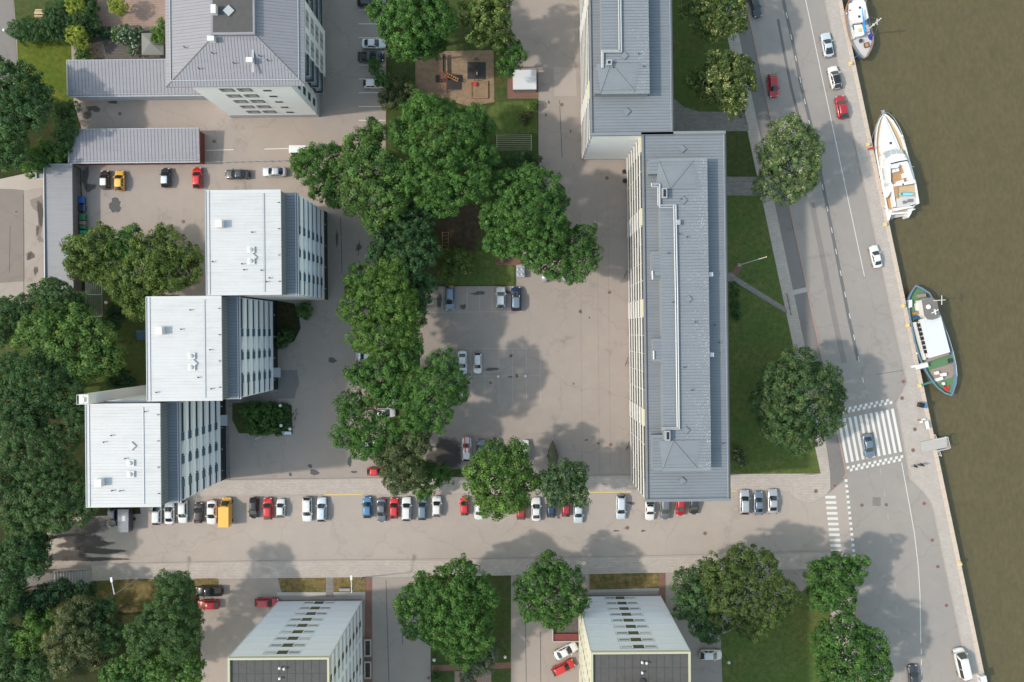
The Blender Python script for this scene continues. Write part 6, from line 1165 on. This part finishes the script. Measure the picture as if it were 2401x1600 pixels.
b = at(2303, 1592, .8); t = thing('electric_cabinet', 'white electric cabinet at the quay edge in the lower corner', 'cabinet', (b[0], b[1], .12), .2); MB().box(-.5, .5, -.7, .7, 0, 1.2).build('cabinet', M['white_paint'], t); MB().box(-.55, .55, -.75, .75, 1.2, 1.26).build('lid', M['white_metal'], t); MB().box(-.52, -.5, -.3, .3, .2, 1.1).build('door', M['galvanised'], t)
# two people walking on the quay: one skinned body each
def person(x, y, ang, label, cloth, trousers, seed):
    b = at(x, y, .9); t = thing('person', label, 'person', (b[0], b[1], .12), math.radians(ang), 'people on the quay')
    J = {'pel': (0, 0, .95, .135), 'wai': (.0, 0, 1.12, .125), 'che': (.03, 0, 1.36, .15), 'nec': (.04, 0, 1.50, .055), 'hea': (.06, 0, 1.64, .095), 'top': (.055, 0, 1.73, .07)}
    for s, n in ((1, 'l'), (-1, 'r')):
        st = .22*s; J.update({'hip'+n: (0, .09*s, .90, .095), 'kne'+n: (.5*st+.06, .10*s, .50, .062), 'ank'+n: (st-.06*(s < 0), .10*s, .09, .042), 'toe'+n: (st+.15, .11*s, .045, .035),
            'sho'+n: (.02, .19*s, 1.43, .062), 'elb'+n: (-.12*s-.02, .25*s, 1.15, .045), 'wri'+n: (-.16*s+.10, .24*s, .93, .032), 'pal'+n: (-.16*s+.13, .24*s, .86, .034)})
        for f in range(5): J['f%d%s' % (f, n)] = (-.16*s+.15+(.045 if f == 0 else .018*(f-2.5)), .24*s-(.03*s if f == 0 else 0)+.004*f, (.84 if f == 0 else .775+.006*abs(f-2.5)), .011)
    E = [('pel', 'wai'), ('wai', 'che'), ('che', 'nec'), ('nec', 'hea'), ('hea', 'top')]
    for n in 'lr': E += [('pel', 'hip'+n), ('hip'+n, 'kne'+n), ('kne'+n, 'ank'+n), ('ank'+n, 'toe'+n), ('che', 'sho'+n), ('sho'+n, 'elb'+n), ('elb'+n, 'wri'+n), ('wri'+n, 'pal'+n)]+[('pal'+n, 'f%d%s' % (f, n)) for f in range(5)]
    K = list(J); me = bpy.data.meshes.new('body'); me.from_pydata([J[k][:3] for k in K], [(K.index(a), K.index(c)) for a, c in E], []); me.update()
    o = link('body', me, M[cloth], t); sk = o.modifiers.new('skin', 'SKIN'); 
    for i, k in enumerate(K): v = me.skin_vertices[0].data[i]; v.radius = (J[k][3], J[k][3]*(1.25 if k in ('che', 'wai', 'pel') else 1)); v.use_root = (k == 'pel')
    o.modifiers.new('sub', 'SUBSURF').levels = 1; o.modifiers['sub'].render_levels = 1
    MB().lathe([(.04, -.13), (.085, -.05), (.098, .02), (.09, .08), (.05, .125)], (.075, 0, 1.635), 10).build('face', M['skin'], t, True); MB().lathe([(.09, -.06), (.112, .02), (.1, .09), (.04, .13)], (.045, 0, 1.66), 10).build('hair', M['wood_dark' if seed else 'dark'], t, True)
    MB().loft([[(x_, y_, z) for x_, y_ in ((-.15, -.17), (.15, -.17), (.15, .17), (-.15, .17))] for z in (.80, 1.0)]).build('jacket_hem', M[cloth], t)
    for s in (1, -1): MB().cyl((0, .09*s, .9), (.11*s+.06, .10*s, .5), .10, .075, 8).cyl((.11*s+.06, .10*s, .5), (.22*s-.02, .10*s, .12), .075, .055, 8).build('trouser_leg', M[trousers], t); MB().rbox((.22*s+.06, .105*s, .045), (.27, .1, .09)).build('shoe', M['dark'], t)
person(2145, 1093.5, 8, 'person in black walking ahead on the quay pavement', 'cloth_black', 'cloth_grey', 0); person(2161, 1090.5, 8, 'person in dark clothes walking behind on the quay pavement', 'cloth_black', 'cloth_black', 1)
# bins, recycling domes, containers
for i, (y, c_, lab) in enumerate(((469, 'plastic_blue', 'topmost, larger dark blue'), (488, 'c_navy', 'second, navy blue'), (509, 'plastic_green', 'third, dark green'), (523, 'plastic_brown', 'fourth, small brown'), (533, 'plastic_green', 'fifth, pale green'), (545, 'plastic_lime', 'lowest, bright green'))):
    x = 190+.05*(y-469); b = at(x, y, 1.1); t = thing('wheeled_bin', 'wheeled bin in the row by the long shed: '+lab, 'bin', (b[0], b[1], 0), ROT, 'bins by the long shed'); w = .62 if i < 3 else .36
    MB().loft([[(-.42, -w*.85, .1), (.42, -w*.85, .1), (.42, w*.85, .1), (-.42, w*.85, .1)], [(-.55, -w, 1.05), (.55, -w, 1.05), (.55, w, 1.05), (-.55, w, 1.05)]]).build('tub', M[c_], t); MB().loft([[(-.6, -w-.03, 1.05), (.6, -w-.03, 1.05), (.6, w+.03, 1.05), (-.6, w+.03, 1.05)], [(-.5, -w+.08, 1.2), (.45, -w+.08, 1.2), (.45, w-.08, 1.2), (-.5, w-.08, 1.2)]]).build('lid', M[c_], t)
    for s in (-1, 1): MB().cyl((-.4, s*w*.8, .1), (-.4, s*w*.8-.08, .1), .1).build('wheel', M['rubber'], t)
for x, lab in ((1277, 'silver recycling dome half hidden under the court edge tree'), (1322, 'silver recycling dome showing beside the court edge tree')):
    b = at(x, 651, .8); t = thing('recycling_dome', lab, 'recycling container', (b[0], b[1], 0), 0, 'silver recycling domes'); MB().lathe([(.9, 0), (.95, .4), (.88, .9), (.66, 1.35), (.3, 1.62), (.05, 1.68)], n=18).build('shell', M['steel'], t, True); MB().rbox((.55, -.5, 1.15), (.4, .3, .25), -.7).build('slot', M['dark'], t); MB().cyl((0, 0, 1.66), (0, 0, 1.9), .05).build('lifting_eye', M['dark_steel'], t)
b = at(1220, 636, 1.1); t = thing('waste_container', 'grey steel waste container with four round hatches', 'container', (b[0], b[1], 0), ROT); MB().box(-.78, .78, -1.15, 1.15, 0, 1.15).build('tank', M['galvanised'], t)
for sx in (-.38, .38):
    for sy in (-.6, .35): MB().lathe([(.26, 0), (.24, .08), (.05, .12)], (sx, sy, 1.15), 12).build('hatch', M['steel'], t)
for x, y, c_, l in ((1464, 425, 'plastic_lime', 'small green litter bin by the wall of the long grey blue block'), (1463, 403, 'wood_dark', 'small brown box by the wall of the long grey blue block')):
    b = at(x, y, .5); t = thing('litter_bin', l, 'bin', (b[0], b[1], 0)); MB().lathe([(.28, 0), (.36, .8), (.38, .85)], n=12).build('tub', M[c_], t); MB().lathe([(.39, .85), (.3, .98), (.05, 1.02)], n=12).build('lid', M['dark'], t)
for i, y in enumerate((643, 848, 1046)):
    b = at(1467+.013*(y-643), y, .5); t = thing('bicycle', 'dark bicycle leaning at a doorway of the long grey blue block, %s' % ('uppermost', 'middle one', 'lowest')[i], 'bicycle', (b[0], b[1], 0), math.radians(70), 'bicycles at the doorways')
    for xx in (-.52, .52):
        m = MB(); m.path([(xx+.33*math.cos(a*.5236), 0, .34+.33*math.sin(a*.5236)) for a in range(13)], .022, 5); m.build('wheel', M['rubber'], t)
    MB().path([(-.52, 0, .34), (-.15, 0, .85), (.4, 0, .88), (.52, 0, .34)], .022).path([(-.15, 0, .85), (.0, 0, .3), (.4, 0, .88)], .022).build('frame', M['dark_steel'], t); MB().rbox((-.17, 0, .95), (.26, .14, .07)).build('saddle', M['dark'], t); MB().cyl((.4, -.28, 1.02), (.4, .28, 1.02), .02).build('handlebar', M['steel'], t)
for i, (x, y, a) in enumerate(((690, 968, 60), (693, 978, 75))):
    b = at(x, y, .5); t = thing('bicycle', 'bicycle leaning beside the planted bed, %s of the two' % ('upper', 'lower')[i], 'bicycle', (b[0], b[1], 0), math.radians(a), 'bicycles by the bed')
    for xx in (-.52, .52): MB().path([(xx+.33*math.cos(a_*.5236), 0, .34+.33*math.sin(a_*.5236)) for a_ in range(13)], .022, 5).build('wheel', M['rubber'], t)
    MB().path([(-.52, 0, .34), (-.15, 0, .85), (.4, 0, .88), (.52, 0, .34)], .022).path([(-.15, 0, .85), (.0, 0, .3), (.4, 0, .88)], .022).build('frame', M['dark_steel' if i else 'c_blue'], t); MB().rbox((-.17, 0, .95), (.26, .14, .07)).build('saddle', M['dark'], t); MB().cyl((.4, -.28, 1.02), (.4, .28, 1.02), .02).build('handlebar', M['steel'], t)
# playground
b = at(1117, 162, 1.); t = thing('swing', 'swing on a dark safety mat in the playground', 'swing', (b[0], b[1], .07), ROT); MB().box(-1.75, 1.75, -1.6, 1.6, 0, .03).build('safety_mat', M['mat_black'], t)
MB().path([(-.5, 2.0, 0), (0, 1.7, 2.2), (.5, 2.0, 0)], .05).path([(-.5, -2.0, 0), (0, -1.7, 2.2), (.5, -2.0, 0)], .05).build('frame', M['dark_steel'], t); MB().cyl((0, -1.7, 2.2), (0, 1.7, 2.2), .06).build('crossbar', M['dark_steel'], t)
for y in (-.7, .5): MB().rbox((0, y, .5), (.3, .5, .06)).build('seat', M['white_paint'] if y < 0 else M['rubber'], t); MB().cyl((0, y-.22, .5), (0, y-.22, 2.2), .015).cyl((0, y+.22, .5), (0, y+.22, 2.2), .015).build('chains', M['steel'], t)
b = at(1124, 211, .2); t = thing('sandbox', 'square sandbox with wooden rim in the playground', 'sandbox', (b[0], b[1], .07), ROT); MB().box(-1.5, 1.5, -1.5, 1.5, 0, .12).build('sand', M['sand'], t)
for s in (-1, 1): bx('rim_board', t, -1.6, 1.6, s*1.55-.09, s*1.55+.09, 0, .3, 'wood'); bx('rim_board', t, s*1.55-.09, s*1.55+.09, -1.45, 1.45, 0, .28, 'wood')
b = at(1113, 198, .5); t = thing('toy_table', 'round red play table at the corner of the sandbox', 'toy', (b[0], b[1], .19)); MB().cyl((0, 0, 0), (0, 0, .4), .06).build('post', M['steel'], t); MB().lathe([(.4, .4), (.42, .44), (.38, .48)], n=14).build('top', M['red_paint'], t)
b = at(1040, 185, 1.); t = thing('climbing_frame', 'climbing frame with red poles, orange ladder and slide in the playground', 'climbing frame', (b[0], b[1], .07), ROT)
MB().box(-1.6, 3.6, -.4, 1.0, 0, .02).box(.4, 3.4, -1.8, -.4, 0, .02).build('safety_mat', M['mat_black'], t)
for x in (-.5, .7):
    for y in (-2.1, 1.0): MB().cyl((x, y, 0), (x, y, 2.3), .05).build('post', M['red_paint'], t)
MB().box(-.5, .7, -.1, 1.0, 1.2, 1.27).build('tower_floor', M['wood_dark'], t)
m = MB()
for i in range(7): m.cyl((-.5, -2.1+.45*i, 2.25), (.7, -2.1+.45*i, 2.25), .025)
for x in (-.5, .1, .7): m.cyl((x, -2.1, 2.25), (x, 1.0, 2.25), .035)
m.build('climbing_net', M['red_wall'], t)
m = MB(); m.rbox((1.75, .35, 1.5), (2.6, .09, .09), -.42, .2); m.rbox((1.5, -.15, 1.5), (2.6, .09, .09), -.42, .2)
for i in range(6): m.rbox((.75+.38*i, .55-.17*i, 1.72-.08*i), (.08, .55, .08), -.42)
m.build('ladder', M['orange_paint'], t); MB().rbox((.15, 2.9, .75), (.5, 3.6, .06)).rbox((-.12, 2.9, .85), (.05, 3.6, .2)).rbox((.42, 2.9, .85), (.05, 3.6, .2)).build('slide', M['dark_steel'], t); MB().cyl((.15, 4.5, 0), (.15, 4.5, .75), .05).build('slide_post', M['steel'], t)
# drying racks and carpet frames
def rack(x0, y0, x1, y1, n, label, along='x', h=1.7, mat='steel'):
    a, c = at(x0, y1, h), at(x1, y0, h); t = thing('drying_rack', label, 'drying rack', ((a[0]+c[0])/2, (a[1]+c[1])/2, 0), ROT, 'drying racks'); w, d = (c[0]-a[0])/2, (c[1]-a[1])/2
    for sx in (-w, w):
        for sy in (-d, d): MB().cyl((sx, sy, 0), (sx, sy, h), .05).build('post', M[mat], t)
    if along == 'x':
        for sx in (-w, w): MB().cyl((sx, -d, h), (sx, d, h), .05).build('end_bar', M[mat], t)
        for i in range(n): y = -d+2*d*i/(n-1); MB().cyl((-w, y, h+.02), (w, y, h+.02), .035, n=5).build('rod', M[mat], t)
    else:
        for sy in (-d, 0, d): MB().cyl((-w, sy, h), (w, sy, h), .06).build('end_bar', M[mat], t)
        for i in range(n): x = -w+2*w*i/(n-1); MB().cyl((x, -d, h+.02), (x, d, h+.02), .04 if 0 < i < n-1 else .06, n=5).build('rod', M[mat], t)
rack(1165, 317, 1246, 352, 9, 'drying rack with pale rods on the lawn below the bicycle shelter', 'x', 1.6, 'cream_green'); rack(1126, 398, 1174, 437, 9, 'wooden toned drying rack in the shade between the park trees', 'x', 1.6, 'wood'); rack(202, 640, 239, 742, 9, 'grey iron drying frame beside the long grey shed', 'y'); rack(1037, 545, 1052, 592, 7, 'small carpet beating frame on the worn ground', 'x', 1.3, 'wood')
# benches and tables
def bench(x, y, ang, label, L=1.8, mat='wood', back=True):
    b = at(x, y, .5); t = thing('bench', label, 'bench', (b[0], b[1], .05), math.radians(ang), 'benches')
    for i in range(4): bx('seat_slat', t, -L/2, L/2, -.25+.13*i, -.14+.13*i, .42, .46, mat)
    if back:
        for i in range(2): bx('back_slat', t, -L/2, L/2, .28, .32, .56+.17*i, .69+.17*i, mat)
    for s in (-1, 1): bx('leg', t, s*(L/2-.25)-.04, s*(L/2-.25)+.04, -.24, .24, 0, .42, 'dark_steel')
bench(808, 1383, 0, 'weathered bench on the dry lawn of the left tower', 2.0, 'concrete'); bench(672, 1016, 0, 'pale bench at the lower edge of the planted bed', 1.8, 'c_pale'); bench(1187, 603, 180, 'dark bench on the red brick pad under the wide tree', 2.4, 'dark'); bench(1175, 612, 0, 'second dark bench on the red brick pad', 2.0, 'wood_dark')
b = at(92, 32, .8); t = thing('picnic_table', 'pale wooden picnic table on the garden soil', 'picnic table', (b[0], b[1], .05), ROT)
for y in (-.78, -.48, .0, .28, .78): bx('board', t, -.92, .92, y-.12, y+.12, .45 if abs(y) > .7 else .74, .5 if abs(y) > .7 else .79, 'teak_light')
for x in (-.7, .7): bx('trestle', t, x-.05, x+.05, -.9, .9, .35, .44, 'wood'); bx('leg', t, x-.05, x+.05, -.5, -.4, 0, .74, 'wood'); bx('leg', t, x-.05, x+.05, .4, .5, 0, .74, 'wood')
b = at(331, 786, .8); t = thing('garden_table', 'teal garden table beside the middle white roofed block', 'table', (b[0], b[1], .04), ROT)
for i in range(5): bx('board', t, -.9, .9, -.85+.36*i, -.55+.36*i, .7, .76, 'panel_blue')
for sx in (-.75, .75):
    for sy in (-.7, .7): bx('leg', t, sx-.04, sx+.04, sy-.04, sy+.04, 0, .7, 'dark_steel')
# labyrinth laid in the terrace
b = at(228, 118); t = thing('paving_labyrinth', 'square labyrinth of pale stone lines in the terrace', 'labyrinth', (b[0], b[1], .054), math.radians(12))
for i in range(6):
    r = 1.35-.22*i
    for k in range(4): o = bx('stone_line', t, -r-.03, r-.1 if i % 2 else r+.03, r-.03, r+.03, 0, .015, 'teak_light'); o.location = Matrix.Rotation(k*math.pi/2, 3, 'Z') @ o.location; o.rotation_euler = (0, 0, k*math.pi/2)
# fences, barrier, steps
def fence(x0, y0, x1, y1, n, label, h=1.0, mat='galvanised'):
    A, B = Vector(at(x0, y0)), Vector(at(x1, y1)); t = thing('fence', label, 'fence', A); d = B-A
    for i in range(n): p = d*i/(n-1); MB().cyl((p.x, p.y, 0), (p.x, p.y, h), .05, n=6).build('post', M[mat], t)
    for z in (h*.5, h): MB().cyl((0, 0, z), (d.x, d.y, z), .035, n=5).build('rail', M[mat], t)
fence(484, 383, 690, 378, 13, 'low grey rail fence along the upper edge of the back yard'); fence(189, 398, 189, 462, 5, 'short rail fence above the bin row', 1.4, 'dark_steel'); fence(905, 30, 907, 262, 12, 'low rail fence along the upper parking bays', .6, 'wood'); fence(1843, 690, 1852, 738, 4, 'short dark rail at the foot of the diagonal path', .8, 'dark_steel'); fence(1742, 262, 1752, 306, 4, 'short dark rail at the foot of the upper entrance path', .8, 'dark_steel')
b = at(634, 1015, 1.); t = thing('barrier', 'white barrier arm at the mouth of the west yard', 'barrier', (b[0], b[1], 0), math.radians(204)); MB().box(-.2, .2, -.2, .2, 0, 1.05).build('housing', M['white_paint'], t); MB().rbox((1.6, 0, .95), (3.2, .09, .12)).build('arm', M['white_paint'], t); MB().cyl((3.0, 0, 0), (3.0, 0, .9), .04).build('rest_post', M['galvanised'], t)
b = at(213, 1352); t = thing('outdoor_steps', 'outdoor stairs climbing left from the end of the pavement', 'stairs', (b[0], b[1], 0), ROT)
for i in range(13): bx('step', t, -.47*(i+1), -.47*i, -1.55, 1.55, 0, .1+.145*i, 'concrete')
for s in (-1, 1): MB().path([(0, s*1.5, 1.0), (-6.1, s*1.5, 2.8)], .04).cyl((0, s*1.5, 0), (0, s*1.5, 1.0), .04).cyl((-6.1, s*1.5, 1.9), (-6.1, s*1.5, 2.8), .04).cyl((-3, s*1.5, .9), (-3, s*1.5, 1.9), .04).build('handrail', M['dark_steel'], t)
# ramp and planters at the towers, power posts, cross strip on the cycle path
a, c = at(1296, 1502), at(1357, 1446); t = thing('ramp_walls', 'low pale walls around a sunken brown ramp beside the right tower', 'wall', (a[0], a[1], 0), ROT); w, d = c[0]-a[0], c[1]-a[1]
MB().box(-.12, .08, 0, d, 0, .7).build('side_wall', M['concrete'], t); MB().box(.08, w, -.1, .1, 0, .7).build('end_wall', M['concrete'], t); MB().box(.1, w-.1, .1, d, .01, .03).build('ramp_floor', M['pavers_dark'], t); MB().box(.1, w-.1, .1, 1.4, .03, .45).build('ramp_gate', M['red_wall'], t)
for (x, y, l) in ((862, 1520, 'upper'), (862, 1572, 'lower')):
    b = at(x, y, .5); t = thing('planter', '%s brick planter with pale rim beside the left tower' % l, 'planter', (b[0], b[1], .05), ROT, 'planters by the left tower')
    for s in (-1, 1): bx('rim', t, -.65, .65, s*1.5-.12, s*1.5+.12, 0, .5, 'concrete'); bx('rim', t, s*.55-.1, s*.55+.1, -1.4, 1.4, 0, .48, 'concrete')
    MB().box(-.45, .45, -1.38, 1.38, 0, .3).build('soil', M['soil'], t)
for i, (x, y) in enumerate(((1103, 884), (1168, 883), (1232, 882))): b = at(x, y, .5); t = thing('power_post', ('left', 'middle', 'right')[i]+' white engine heater post between the court bays', 'post', (b[0], b[1], 0), 0, 'engine heater posts'); MB().cyl((0, 0, 0), (0, 0, .7), .05).build('post', M['steel'], t); MB().box(-.16, .16, -.2, .2, .7, 1.1).build('socket_box', M['white_paint'], t)
tick(1837, 692, 1892, 679, .9, bpy.data.objects['cycle_path'], 'faded_line', 'cross_strip', .026)
for (x, y, l) in ((1752, 1113, 'white sign board at the lower edge of the river lawn'),):
    b = at(1897, 1114, .6); t = thing('sign_board', l, 'sign', (b[0], b[1], .05), .05); MB().rbox((0, 0, .8), (1.8, .06, .5), 0).build('board', M['white_paint'], t)
    for s in (-.7, .7): MB().cyl((s, 0, 0), (s, 0, .8), .04).build('post', M['steel'], t)
